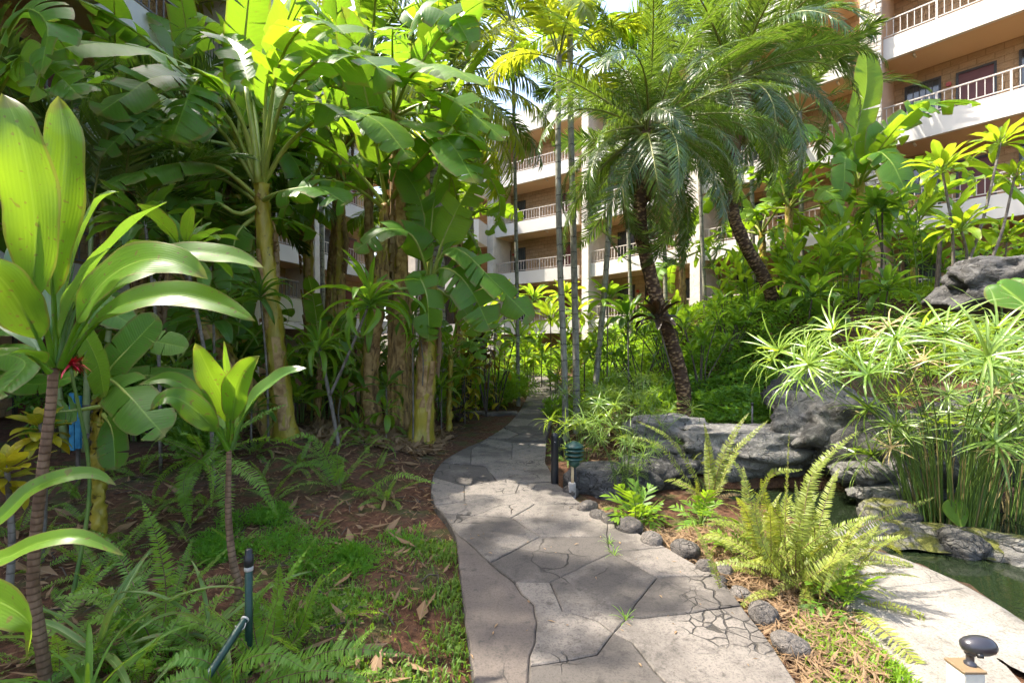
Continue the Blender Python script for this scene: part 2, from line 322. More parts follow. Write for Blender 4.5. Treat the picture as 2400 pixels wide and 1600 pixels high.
def concrete(name, c1, c2, c3, crack=1.0, stain=0.6, rndamp=1.0, cover=0.52):
    s = NT(name); p = s.pos(); rnd = s.n('ObjectInfo').outputs['Random']
    a = s.noise(p, 2.2, 6, 0.6); b = s.noise(p, 14, 6, 0.65); f = s.noise(p, 95, 4, 0.7); pit = s.noise(p, 48, 3, 0.6)
    col = s.mix(s.ramp(s.math('ADD', a, s.math('MULTIPLY_ADD', rnd, 0.5 * rndamp, -0.25 * rndamp)), 0, 1, 0.38, 0.62), c1, c2)
    col = s.mix(s.math('MULTIPLY', s.ramp(b, 0, 1, 0.52, 0.75), stain), col, c3)
    col = s.mix(s.math('MULTIPLY', s.ramp(f, 0, 1, 0.45, 0.68), 0.6), col, c3)
    col = s.mix(s.math('MULTIPLY', s.ramp(s.noise(p, 5.5, 6, 0.7, 1.2), 0, 1, 0.55, 0.72), stain * 0.7), col, c3)
    col = s.mix(s.math('MULTIPLY', s.ramp(pit, 0, 1, 0.66, 0.72), 0.7), col, (0.06, 0.05, 0.045))
    wp = s.n('VectorMath', operation='ADD'); s.put(wp.inputs[0], p)
    nz = s.n('TexNoise', i_Scale=3.0, i_Detail=3.0); s.put(nz.inputs['Vector'], p); sc = s.n('VectorMath', operation='SCALE'); s.put(sc.inputs[0], nz.outputs[1]); sc.inputs['Scale'].default_value = 0.22
    s.put(wp.inputs[1], sc.outputs[0])
    lines = None
    for scl, wid, msc, lo in ((2.6, 0.014, 0.9, cover - 0.02), (11.0, 0.045, 1.3, cover + 0.06)):
        vo = s.n('TexVoronoi', feature='DISTANCE_TO_EDGE', i_Scale=scl); s.put(vo.inputs['Vector'], wp.outputs[0])
        ln = s.math('MULTIPLY', s.ramp(vo.outputs[0], 1, 0, wid * 0.25, wid), s.ramp(s.noise(p, msc, 2), 0, 1, lo, lo + 0.06))
        lines = ln if lines is None else s.math('MAXIMUM', lines, ln)
    lines = s.math('MULTIPLY', lines, crack)
    col = s.mix(s.math('MULTIPLY', lines, 0.9), col, (0.025, 0.022, 0.018))
    h = s.math('SUBTRACT', s.math('ADD', s.math('MULTIPLY', b, 0.3), s.math('MULTIPLY', f, 0.12)), s.math('MULTIPLY', lines, 0.7))
    return s.done(s.bsdf(col, 0.85, s.bump(h, 0.8, 0.018), 0.3))
M['flag'] = concrete('flagstone', (0.075, 0.066, 0.057), (0.168, 0.148, 0.126), (0.034, 0.030, 0.026), 1.0, 0.85, 0.65, 0.53)
M['flag_pink'] = concrete('flagstone_pinkish', (0.10, 0.082, 0.068), (0.145, 0.118, 0.097), (0.045, 0.04, 0.035), 0.3, 1.0)
M['mortar'] = plain('path_joint', (0.045, 0.04, 0.034), (0.085, 0.073, 0.06), 12, 0.95, 0.5, 60)
M['deck'] = concrete('pond_concrete', (0.19, 0.175, 0.15), (0.24, 0.22, 0.19), (0.055, 0.048, 0.04), 0.5, 0.9, 0, 0.55)
def rock(name, c1, c2, c3, moss=0.0, sc=1.0):
    s = NT(name); p = s.pos(); a = s.noise(p, 2.5 * sc, 7, 0.65); b = s.noise(p, 11 * sc, 6, 0.6, 0.6); f = s.noise(p, 70, 4, 0.7)
    rnd = s.n('ObjectInfo').outputs['Random']
    col = s.mix(s.ramp(s.math('ADD', a, s.math('MULTIPLY_ADD', rnd, 0.3, -0.15)), 0, 1, 0.38, 0.62), c1, c2)
    col = s.mix(s.ramp(b, 0, 0.85, 0.52, 0.7), col, c3); col = s.mix(s.math('MULTIPLY', s.ramp(f, 0, 1, 0.5, 0.75), 0.35), col, (0.05, 0.048, 0.045))
    if moss:
        nz = s.n('NewGeometry').outputs['Normal']; sp = s.n('SeparateXYZ'); s.put(sp.inputs[0], nz)
        mm = s.math('MULTIPLY', s.ramp(sp.outputs[2], 0, 1, 0.2, 0.8), s.ramp(s.noise(p, 6, 5, 0.6), 0, moss, 0.42, 0.55))
        col = s.mix(mm, col, s.mix(s.noise(p, 40, 3), (0.055, 0.065, 0.012), (0.15, 0.145, 0.025)))
    vo = s.n('TexVoronoi', feature='DISTANCE_TO_EDGE', i_Scale=3.2 * sc); wz = s.n('VectorMath', operation='ADD'); s.put(wz.inputs[0], p); nq = s.n('TexNoise', i_Scale=4.0); s.put(nq.inputs['Vector'], p); s.put(wz.inputs[1], nq.outputs[1]); s.put(vo.inputs['Vector'], wz.outputs[0])
    ck = s.math('MULTIPLY', s.ramp(vo.outputs[0], 1, 0, 0.004, 0.03), s.ramp(a, 0, 1, 0.4, 0.55)); col = s.mix(s.math('MULTIPLY', ck, 0.7), col, (0.02, 0.019, 0.017))
    pit = s.ramp(s.noise(p, 34 * sc, 3), 0, 1, 0.6, 0.72); col = s.mix(s.math('MULTIPLY', pit, 0.4), col, (0.04, 0.038, 0.035))
    h = s.math('SUBTRACT', s.math('ADD', b, s.math('MULTIPLY', f, 0.35)), s.math('ADD', s.math('MULTIPLY', ck, 0.4), s.math('MULTIPLY', pit, 0.3)))
    return s.done(s.bsdf(col, 0.85, s.bump(h, 1.0, 0.045), 0.35))
M['rock'] = rock('grey_rock', (0.065, 0.062, 0.056), (0.17, 0.162, 0.147), (0.26, 0.247, 0.22))
M['rock_dark'] = rock('dark_lava_rock', (0.032, 0.031, 0.029), (0.095, 0.091, 0.085), (0.17, 0.163, 0.15))
M['rock_moss'] = rock('mossy_rock', (0.10, 0.095, 0.085), (0.19, 0.18, 0.155), (0.08, 0.075, 0.055), 1.0)
M['cobble'] = rock('river_stone', (0.075, 0.066, 0.058), (0.15, 0.132, 0.114), (0.21, 0.18, 0.15), 0.0, 1.6)
def water():
    s = NT('pond_water'); p = s.pos(); h = s.noise(s.mapping(p, (1, 1, 1)), 9, 3)
    return s.done(s.bsdf((0.010, 0.016, 0.007), 0.03, s.bump(h, 0.10, 0.02), 0.6))
M['water'] = water()
# building
M['white'] = plain('white_stucco', (0.52, 0.49, 0.445), (0.57, 0.54, 0.49), 0.8, 0.85, 0.1, 120)
M['tan'] = plain('tan_stucco', (0.42, 0.30, 0.20), (0.48, 0.35, 0.24), 0.7, 0.9, 0.15, 90)
M['soffit'] = plain('tan_soffit', (0.52, 0.365, 0.22), (0.56, 0.40, 0.25), 0.6, 0.9, 0.08, 80)
def block(name, c1, c2, sx, sy, bs=0.8):
    s = NT(name); uv = s.n('UVMap').outputs[0]; br = s.n('TexBrick', i_Scale=1.0, i_Mortar_Size=0.012, i_Brick_Width=sx, i_Row_Height=sy, i_Bias=0.0)
    s.put(br.inputs['Vector'], uv); s.put(br.inputs['Color1'], (*c1, 1)); s.put(br.inputs['Color2'], (*c2, 1)); s.put(br.inputs['Mortar'], (*[a * 0.8 for a in c1], 1))
    p = s.pos(); n0 = s.noise(p, 9, 5, 0.65); n1 = s.noise(p, 30, 4)
    col = s.mix(s.math('MULTIPLY', s.ramp(n0, 0, 1, 0.4, 0.7), 0.3), br.outputs[0], tuple(a * 0.7 for a in c1))
    h = s.math('ADD', s.math('ADD', n0, s.math('MULTIPLY', n1, 0.5)), s.math('MULTIPLY', br.outputs[1], -0.5))
    return s.done(s.bsdf(col, 0.9, s.bump(h, bs, 0.05), 0.25))
M['block'] = block('split_face_block', (0.38, 0.25, 0.14), (0.46, 0.315, 0.185), 0.4, 0.2)
M['stone'] = plain('pale_column_stone', (0.52, 0.48, 0.42), (0.62, 0.57, 0.50), 3, 0.9, 0.9, 22, 0.3, 0.04)
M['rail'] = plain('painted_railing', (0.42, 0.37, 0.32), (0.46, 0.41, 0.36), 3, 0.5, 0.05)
M['rail_shade_grey'] = plain('railing_shade_grey', (0.12, 0.11, 0.11), (0.17, 0.16, 0.16), 3, 0.5, 0.05)  # left railing paint darkened to stand for shade; also the riser's plain grey
M['frame'] = plain('dark_window_frame', (0.03, 0.027, 0.025), (0.045, 0.04, 0.035), 3, 0.4, 0.05)
M['glass'] = plain('window_glass', (0.035, 0.04, 0.04), (0.06, 0.065, 0.062), 1.5, 0.08, 0.0, 40, 0.8)
M['curtain'] = plain('window_with_curtain', (0.22, 0.27, 0.33), (0.34, 0.38, 0.42), 2.0, 0.12, 0.0, 40, 0.8)
M['door'] = plain('dark_red_door', (0.10, 0.025, 0.022), (0.13, 0.035, 0.03), 2, 0.45, 0.1)
M['lamp_shell'] = plain('ceiling_lamp_shell', (0.55, 0.50, 0.42), (0.6, 0.55, 0.47), 3, 0.4, 0.05)
M['alarm'] = plain('red_alarm_bell', (0.35, 0.03, 0.02), (0.4, 0.05, 0.03), 3, 0.4, 0.05)
# fittings
M['green_metal'] = plain('weathered_green_metal', (0.008, 0.038, 0.028), (0.02, 0.075, 0.056), 18, 0.45, 0.1, 60, 0.5)
M['lens'] = plain('lamp_lens', (0.30, 0.24, 0.15), (0.38, 0.31, 0.20), 8, 0.3, 0.05)
M['wood'] = plain('pale_wood', (0.36, 0.26, 0.14), (0.48, 0.36, 0.21), 14, 0.7, 0.3, 60)
M['twine'] = plain('grey_twine', (0.34, 0.31, 0.28), (0.48, 0.45, 0.41), 30, 0.9, 0.5, 90)
M['black'] = plain('black_plastic', (0.012, 0.012, 0.013), (0.022, 0.022, 0.024), 6, 0.4, 0.1)
M['bronze'] = plain('dark_lamp_metal', (0.020, 0.020, 0.026), (0.035, 0.033, 0.04), 6, 0.28, 0.08, 60, 0.6)
M['pipe'] = plain('green_pipe', (0.008, 0.032, 0.022), (0.015, 0.05, 0.036), 20, 0.4, 0.2, 70)
M['post_paint'] = plain('weathered_white_post', (0.46, 0.44, 0.40), (0.58, 0.56, 0.50), 14, 0.7, 0.3, 60)
M['tan_plate'] = plain('tan_cover_plate', (0.17, 0.115, 0.065), (0.21, 0.15, 0.085), 8, 0.5, 0.1)
M['blue'] = plain('blue_paint', (0.015, 0.10, 0.18), (0.05, 0.20, 0.30), 16, 0.3, 0.1)
M['lattice'] = plain('cream_lattice', (0.56, 0.46, 0.34), (0.62, 0.52, 0.4), 4, 0.7, 0.1)
# ================================================================== THE SETTING
rng = np.random.RandomState(7)
def crom(pts, n):                               # Catmull-Rom through points, n samples
    p = np.asarray(pts, float); p = np.vstack([2 * p[0] - p[1], p, 2 * p[-1] - p[-2]]); k = len(p) - 3
    t = np.linspace(0, k, n); i = np.minimum(t.astype(int), k - 1); f = (t - i)[:, None]
    a, b, c, d = p[i], p[i + 1], p[i + 2], p[i + 3]
    return 0.5 * (2 * b + (c - a) * f + (2 * a - 5 * b + 4 * c - d) * f ** 2 + (3 * b - a - 3 * c + d) * f ** 3)
def arclen(p): return np.concatenate([[0], np.cumsum(np.linalg.norm(np.diff(p, axis=0), axis=1))])
def resample(p, n):
    s = arclen(p); t = np.linspace(0, s[-1], n); return np.stack([np.interp(t, s, p[:, k]) for k in range(p.shape[1])], -1)

L_PX = [(1120, 1700), (1107, 1600), (1092, 1480), (1080, 1380), (1072, 1300), (1066, 1265), (1045, 1228), (1020, 1195), (1010, 1165), (1016, 1122),
        (1042, 1086), (1088, 1058), (1142, 1033), (1192, 998), (1222, 960), (1238, 922), (1240, 897), (1226, 880), (1205, 872), (1150, 867)]
R_PX = [(1900, 1700), (1850, 1600), (1790, 1510), (1738, 1440), (1690, 1375), (1640, 1345), (1560, 1298), (1480, 1255), (1400, 1213), (1342, 1178), (1302, 1140),
        (1280, 1100), (1277, 1068), (1285, 1020), (1303, 965), (1312, 932), (1306, 908), (1288, 888), (1255, 875), (1180, 866)]
EL = crom([G(*q)[:2] for q in L_PX], 240); ER = crom([G(*q)[:2] for q in R_PX], 240)
PATH_POLY = [tuple(q) for q in EL[::4]] + [tuple(q) for q in ER[::-4]]
def path_z(x, y): return g_base(x, y) + 0.055

# ---- ground sheet
def axis(lo, hi, a, b, fine, coarse_n):
    return np.unique(np.concatenate([-(np.geomspace(0.3, a - lo + 0.3, coarse_n) - 0.3)[::-1] + a, np.arange(a, b, fine), np.geomspace(0.3, hi - b + 0.3, coarse_n) - 0.3 + b]))
gx = axis(-150, 150, -4.5, 6.5, 0.075, 30); gy = axis(-30, 300, 1.2, 11, 0.075, 30)
XX, YY = np.meshgrid(gx, gy); ZZ = g(XX, YY)
dp = np.where(in_poly(XX, YY, PATH_POLY), 0, poly_dist(XX, YY, PATH_POLY))
bump = 0.022 * (np.sin(XX * 3.1 + 1.3 * np.sin(YY * 2.3)) * np.sin(YY * 3.7 + np.sin(XX * 1.9))) + 0.010 * np.sin(XX * 11 + YY * 4) * np.sin(YY * 13 - XX * 5) + 0.008 * rng.randn(*XX.shape)
ZZ = ZZ + bump * ss(0.02, 0.4, dp) - 0.02 * (1 - ss(0.0, 0.12, dp))
mb = MB(); mb.grid(np.stack([XX, YY, ZZ], -1)); struct('ground', mb.build('ground', M['soil']), 'dark red-brown garden soil of the planting beds')

# ---- path: a slab that carries separate flagstones
mb = MB()
wl, wr = EL, ER
rows = np.array([[(*wl[i], path_z(*wl[i]) - 0.13), (*wl[i], path_z(*wl[i]) - 0.012), (*(wl[i] * .7 + wr[i] * .3), path_z(*(wl[i] * .7 + wr[i] * .3)) - 0.012), (*(wl[i] * .3 + wr[i] * .7), path_z(*(wl[i] * .3 + wr[i] * .7)) - 0.012), (*wr[i], path_z(*wr[i]) - 0.012), (*wr[i], path_z(*wr[i]) - 0.13)] for i in range(len(wl))])
mb.grid(rows[:, ::-1]); path = struct('path', mb.build('path', M['mortar'], False), 'curving concrete garden path of irregular stamped flagstones')
def jit(p, amp=0.012):
    v = mnoise.noise_vector(Vector((p[0] * 7.1, p[1] * 7.1, 0.3))); w = mnoise.noise_vector(Vector((p[0] * 23, p[1] * 23, 4.3)))
    return p + amp * np.array([v[0] + 0.5 * w[0], v[1] + 0.5 * w[1]])
def flag(poly, mat, inset=0.006, lock=None):
    poly = np.asarray(poly, float)
    if sum(poly[i - 1][0] * poly[i][1] - poly[i][0] * poly[i - 1][1] for i in range(len(poly))) < 0: poly = poly[::-1]
    pts = []
    for i in range(len(poly)):
        a, b = poly[i], poly[(i + 1) % len(poly)]; k = max(1, int(np.linalg.norm(b - a) / 0.07))
        for j in range(k): pts.append(jit(a + (b - a) * j / k))
    pts = np.array(pts); n = len(pts)
    tg = nrm(np.roll(pts, -1, 0) - np.roll(pts, 1, 0)); nin = np.stack([-tg[:, 1], tg[:, 0]], -1)
    def ring(ins, dz): q = pts + nin * ins; return np.c_[q, path_z(q[:, 0], q[:, 1]) + dz]
    c = pts.mean(0); tilt = rng.uniform(-0.003, 0.003)
    r0, r1, r2 = ring(inset, -0.014), ring(inset, -0.004 + tilt), ring(inset + 0.007, 0.001 + tilt)
    o = np.array([c[0], c[1], path_z(c[0], c[1])])
    f = []
    for i in range(n):
        j = (i + 1) % n; f += [(i, j, n + j, n + i), (n + i, n + j, 2 * n + j, 2 * n + i)]
    f.append(tuple(range(2 * n, 3 * n)))
    m = MB(); m.add(np.vstack([r0, r1, r2]) - o, f); ob = part('flagstone', m.build('flagstone', mat, False), path); ob.location = o
    return ob
NEAR = [
 ('p', [(1068, 1268), (1103, 1296), (1150, 1338), (1205, 1385), (1222, 1412), (1250, 1440), (1258, 1480), (1255, 1530), (1240, 1565), (1235, 1690), (1119, 1690), (1092, 1480), (1079, 1370), (1072, 1300)]),
 ('f', [(1038, 1217), (1198, 1227), (1265, 1272), (1150, 1335), (1103, 1294), (1068, 1265), (1050, 1235)]),
 ('f', [(1265, 1272), (1425, 1275), (1430, 1313), (1289, 1385), (1208, 1385), (1151, 1336)]),
 ('f', [(1198, 1227), (1255, 1194), (1366, 1194), (1423, 1226), (1425, 1275), (1265, 1272)]),
 ('f', [(1423, 1226), (1480, 1257), (1558, 1299), (1430, 1313), (1425, 1275)]),
 ('f', [(1430, 1313), (1560, 1300), (1640, 1347), (1680, 1369), (1540, 1372)]),
 ('f', [(1430, 1313), (1540, 1372), (1470, 1467), (1437, 1508), (1400, 1478), (1320, 1456), (1289, 1385)]),
 ('f', [(1540, 1372), (1682, 1370), (1736, 1440), (1600, 1461), (1500, 1472), (1470, 1467)]),
 ('f', [(1500, 1472), (1600, 1461), (1737, 1443), (1790, 1512), (1850, 1602), (1895, 1690), (1600, 1690), (1480, 1530), (1437, 1508), (1470, 1467)]),
 ('f', [(1320, 1456), (1400, 1478), (1437, 1508), (1400, 1560), (1340, 1572), (1242, 1590), (1240, 1565), (1255, 1530), (1258, 1480), (1250, 1440), (1222, 1412), (1208, 1385), (1289, 1385)]),
 ('f', [(1242, 1590), (1340, 1572), (1400, 1560), (1437, 1508), (1480, 1530), (1600, 1690), (1235, 1690)]),
 ('f', [(1020, 1198), (1089, 1189), (1208, 1168), (1255, 1194), (1198, 1227), (1038, 1217)]),
 ('f', [(1011, 1165), (1014, 1129), (1088, 1150), (1089, 1189), (1020, 1196)]),
 ('f', [(1088, 1150), (1167, 1139), (1218, 1144), (1208, 1168), (1089, 1189)]),
 ('f', [(1218, 1144), (1303, 1141), (1362, 1192), (1255, 1194), (1208, 1168)]),
 ('f', [(1014, 1128), (1034, 1096), (1136, 1103), (1167, 1139), (1088, 1150)]),
 ('f', [(1136, 1103), (1200, 1085), (1279, 1095), (1302, 1139), (1218, 1144), (1167, 1139)]),
 ('f', [(1036, 1094), (1086, 1060), (1105, 1062), (1103, 1097), (1136, 1103)]),
 ('f', [(1103, 1097), (1105, 1062), (1142, 1034), (1200, 1045), (1200, 1085), (1136, 1103)]),
 ('f', [(1200, 1085), (1200, 1045), (1281, 1045), (1278, 1095)])]
for k, pl in NEAR: flag([G(*q)[:2] for q in pl], M['flag_pink'] if k == 'p' else M['flag'], 0.003)
# farther stones: cells laid out along the path
iL = int(np.argmin(np.abs(np.linalg.norm(EL - G(1144, 1033)[:2], axis=1)))); iR = int(np.argmin(np.abs(np.linalg.norm(ER - G(1281, 1044)[:2], axis=1))))
FL_, FR_ = resample(EL[iL:], 300), resample(ER[iR:], 300); plen = 0.5 * (arclen(FL_)[-1] + arclen(FR_)[-1]); PW = 1.25
def pmap(u, t):
    i = np.clip(u / plen * 299, 0, 298.999); k = int(i); f = i - k
    return (FL_[k] * (1 - f) + FL_[k + 1] * f) * (1 - t) + (FR_[k] * (1 - f) + FR_[k + 1] * f) * t
seeds = []; u = 0.3
while u < plen:
    off = rng.uniform(-0.12, 0.12)
    for t in ((0.25, 0.78) if rng.rand() < 0.6 else (0.5,)): seeds.append((u + rng.uniform(-0.15, 0.15), PW * (t + off)))
    u += rng.uniform(0.55, 0.85)
seeds = np.array(seeds)
def clip(poly, n, d):
    out = []
    for i in range(len(poly)):
        a, b = poly[i - 1], poly[i]; da, db = a @ n - d, b @ n - d
        if (da < 0) != (db < 0): out.append(a + (b - a) * da / (da - db))
        if db < 0: out.append(b)
    return out
for i, s0 in enumerate(seeds):
    poly = [np.array(q, float) for q in ((0, 0), (plen, 0), (plen, PW), (0, PW))]
    for j, s1 in enumerate(seeds):
        if i == j or abs(s1[0] - s0[0]) > 3: continue
        n = nrm(s1 - s0); poly = clip(poly, n, (0.5 * (s0 + s1)) @ n)
        if len(poly) < 3: break
    if len(poly) < 3: continue
    dense = []
    for a in range(len(poly)):
        p0, p1 = poly[a], poly[(a + 1) % len(poly)]; k = max(1, int(np.linalg.norm(p1 - p0) / 0.15))
        dense += [p0 + (p1 - p0) * q / k for q in range(k)]
    flag([pmap(q[0], q[1] / PW) for q in dense], M['flag'], 0.008)

# ---- pond: water sheet, concrete apron
mb = MB(); mb.add([(1.6, 0.8, -0.11), (6.4, 0.8, -0.11), (6.4, 5.9, -0.11), (1.6, 5.9, -0.11)], [(0, 1, 2, 3)])
struct('pond_water', mb.build('pond_water', M['water'], False), 'dark green still pond water')
ap = [(1.72, 0.9), (1.72, 1.6), (1.80, 2.05), (1.82, 2.3), (1.86, 2.6), (1.98, 2.85), (2.05, 3.2), (2.25, 3.5), (2.45, 3.62), (2.66, 3.52), (2.80, 3.28), (2.86, 3.0), (2.84, 2.7), (2.79, 2.4), (2.74, 1.8), (2.70, 0.9)]
ap = crom(ap, 90); mb = MB(); c = np.array([2.3, 2.2]); rws = []
for k, (ins, dz) in enumerate([(-0.02, -0.25), (0.0, 0.0), (0.03, 0.022), (0.10, 0.034), (0.5, 0.036), (0.98, 0.036)]):
    q = ap + (c - ap) * ins if ins > 0.4 else ap + nrm(c - ap) * ins
    wob = np.array([0.012 * mnoise.noise(Vector((a * 4, b * 4, 0.7))) for a, b in q])
    rws.append(np.c_[q, np.full(len(q), dz) + wob * (1 if dz > 0 else 0)])
mb.grid(np.array(rws)); struct('pond_apron', mb.build('pond_apron', M['deck']), 'sunlit pale concrete pond edge with dark stains')

# ---- rocks
def rock_mesh(sub, sx, sy, sz, seed, rough=0.25, freq=1.4, flat=0.0, mat=None, name='boulder'):
    bm_v, bm_f = ICO[sub]; v = bm_v.copy(); out = np.empty_like(v)
    for i, p in enumerate(v):
        q = Vector(p * freq) + Vector((seed * 3.7, seed * 1.3, seed * 5.1))
        d = 1 + rough * mnoise.noise(q) + rough * 0.5 * mnoise.noise(q * 2.3) + rough * 0.25 * mnoise.noise(q * 5.1) - rough * 0.45 * abs(mnoise.noise(q * 1.7 + Vector((9, 2, 1)))) - rough * 0.22 * abs(mnoise.noise(q * 4.1 + Vector((3, 7, 1)))) + rough * 0.10 * mnoise.noise(q * 11)
        out[i] = p * d
    out[:, 2] = np.where(out[:, 2] > 0.55, 0.55 + (out[:, 2] - 0.55) * (1 - flat), out[:, 2])
    m = MB(); m.add(out * np.array([sx, sy, sz]), bm_f); return m.build(name, mat)
import bmesh
ICO = {}
for k in (2, 3, 4, 5):
    b = bmesh.new(); bmesh.ops.create_icosphere(b, subdivisions=k, radius=1.0); b.verts.ensure_lookup_table()
    ICO[k] = (np.array([v.co[:] for v in b.verts]), [tuple(v.index for v in f.verts) for f in b.faces]); b.free()
def boulder(px, py, Y, w, d, h, label, mat='rock', seed=1, rough=0.3, freq=1.3, sub=4, flat=0.3, rz=0.0, name='boulder'):
    """px,py: photo pixel of the rock's centre at distance Y; half sizes in metres"""
    p = P(px, py, Y); o = solo(name, rock_mesh(sub, w, d, h, seed, rough, freq, flat, M[mat], name), label, 'rock', p); o.rotation_euler.z = rz; return o
boulder(1430, 1130, 5.05, 0.50, 0.34, 0.30, 'flat-topped dark grey boulder behind the green garden lantern', 'rock_dark', 3, 0.3, 1.2, 4, 0.8)
boulder(1545, 1105, 5.35, 0.48, 0.40, 0.26, 'low dark boulder right of the flat-topped one, under the fern tips', 'rock_dark', 5, 0.3, 1.2, 4, 0.7)
boulder(1560, 1005, 6.25, 0.60, 0.34, 0.26, 'long grey ledge rock at the foot of the leaning date palm', 'rock', 8, 0.3, 1.6, 4, 0.5)
boulder(1745, 1045, 5.95, 1.25, 0.50, 0.40, 'long low grey rock ledge below the dark ground cover', 'rock', 12, 0.32, 1.5, 5, 0.75)
boulder(1940, 1005, 5.9, 0.75, 0.55, 0.55, 'grey rock with smooth bulges above the dark pool', 'rock', 17, 0.34, 1.6, 5, 0.2)
boulder(2090, 1075, 5.45, 0.72, 0.55, 0.62, 'large pale grey pond boulder left of the umbrella sedge stems', 'rock', 21, 0.3, 1.4, 5, 0.2)
boulder(2290, 1050, 5.6, 0.9, 0.6, 0.75, 'broad dark pond boulder hidden behind the umbrella sedge', 'rock_dark', 23, 0.3, 1.4, 4, 0.2)
boulder(1880, 925, 6.6, 0.5, 0.4, 0.42, 'dark shaded rock face beside the ground cover and sedge', 'rock_dark', 26, 0.35, 1.5, 4, 0.1)
boulder(2395, 668, 6.3, 0.95, 0.6, 0.50, 'big dark lava boulder on the mound behind the umbrella sedge', 'rock_dark', 31, 0.32, 1.5, 5, 0.4)
boulder(2020, 1105, 4.95, 0.34, 0.2, 0.13, 'topmost smooth step stone of the little cascade', 'rock', 33, 0.25, 1.2, 4, 0.6)
boulder(2075, 1158, 4.75, 0.36, 0.2, 0.12, 'middle flat stone of the little cascade', 'rock', 35, 0.25, 1.2, 4, 0.7)
boulder(2085, 1205, 4.35, 0.30, 0.2, 0.17, 'lowest mossy stone of the little cascade', 'rock_moss', 37, 0.25, 1.2, 4, 0.4)
boulder(2000, 1285, 3.9, 0.22, 0.24, 0.14, 'rounded wet stone at the inner corner of the pond edge', 'rock', 39, 0.25, 1.2, 4, 0.4)
DAM = [(2068, 1258, 4.0, 0.17, 0.16, 0.16, 'rock', 'round grey stone at the left end of the mossy pond dam'), (2150, 1268, 3.95, 0.22, 0.17, 0.14, 'rock_moss', 'moss-covered stone second from the left in the pond dam'),
       (2250, 1282, 3.75, 0.20, 0.17, 0.16, 'rock', 'pale bare stone in the middle of the mossy pond dam'), (2325, 1300, 3.7, 0.18, 0.16, 0.13, 'rock_moss', 'low mossy stone between the two bare stones of the dam'),
       (2395, 1308, 3.6, 0.20, 0.18, 0.16, 'rock', 'pale bare stone of the dam cut by the right picture edge')]
for i, (px, py, Y, w, d, h, mt, lb) in enumerate(DAM): boulder(px, py, Y, w, d, h, lb, mt, 50 + i, 0.22, 1.2, 4, 0.2)
mb = MB(); dl = crom([(3.12, 4.02), (3.3, 4.0), (3.55, 3.92), (3.9, 3.78), (4.5, 3.5)], 40)
mb.grid(np.array([[(x + o * 0.3, y + o, -0.02 + 0.11 * (1 - (o / 0.26) ** 2) + 0.03 * mnoise.noise(Vector((x * 5, y * 5 + o * 9, 1)))) for o in np.linspace(-0.27, 0.27, 9)] for x, y in dl]) - np.array([0, 0, 0.06]))
solo('pond_dam', mb.build('pond_dam', M['rock_moss']), 'low mossy dam ridge that holds the pond stones', 'dam')
# river stones along the path edge
RS = [(1338, 1150, 0.075, 'small dark river stone at the foot of the wrapped lantern stake'), (1378, 1192, 0.085, 'brown river stone nearest the lantern in the path edging'), (1402, 1211, 0.075, 'second river stone from the lantern in the path edging'),
      (1437, 1223, 0.085, 'third river stone from the lantern in the path edging'), (1476, 1242, 0.10, 'dark oval river stone, fourth from the lantern'), (1528, 1272, 0.085, 'river stone under the hanging fern tip, fifth from the lantern'),
      (1606, 1296, 0.095, 'tall two-toned river stone, sixth from the lantern'), (1655, 1335, 0.07, 'small speckled river stone, seventh from the lantern'), (1700, 1338, 0.055, 'small dark stone set back from the path edging in mulch'), (1684, 1362, 0.045, 'tiny grey pebble touching the path beside the mulch'),
      (1735, 1394, 0.055, 'pale round river stone before the pitted one'), (1790, 1447, 0.075, 'large pitted lava cobble beside the sunlit path'), (1852, 1520, 0.07, 'smooth grey cobble nearest the camera beside the path')]
for i, (px, py, r, lb) in enumerate(RS):
    p = G(px, py + 12); el = rng.uniform(0.8, 1.25)
    o = solo('river_stone', rock_mesh(4, r * el * 1.12, r / el * 1.12, r * 0.88, 70 + i, 0.12, 0.9, 0.1, M['cobble'], 'river_stone'), lb, 'stone', p + np.array([0, 0, r * 0.62]), 'river stones edging the path'); o.rotation_euler = (rng.uniform(-.2, .2), rng.uniform(-.2, .2), rng.uniform(0, 3))
me = [rock_mesh(2, 0.16, 0.12, 0.10, 90 + i, 0.2, 1.0, 0.1, M['rock'], 'edging_stone') for i in range(3)]
far = ER[(ER[:, 1] > 11.5)]; far = resample(far, 24)
for i, q in enumerate(far[:20]):
    d = nrm(np.array([1.0, -0.2])) * 0.14
    o = solo('edging_stone', me[i % 3], 'small grey edging stone along the far right curve of the path', 'stone', (q[0] + d[0], q[1] + d[1], float(g_base(*q)) + 0.05), 'edging stones on the far curve of the path'); o.rotation_euler.z = i * 1.7
# stepping slabs left of the path
for (px, py, w, d, lb) in [(1172, 970, 0.42, 0.2, 'grey concrete stepping slab in the shade next to the hedge'), (1122, 968, 0.2, 0.14, 'smaller half-buried stepping slab left of the larger one')]:
    p = G(px, py); mb = MB(); mb.box(-w, w, -d, d, -0.04, 0.045); me_ = mb.build('stepping_slab', M['flag'], False); o = solo('stepping_slab', me_, lb, 'slab', p)
    bv = o.modifiers.new('bevel', 'BEVEL'); bv.width = 0.015; bv.segments = 2; o.rotation_euler.z = 0.12

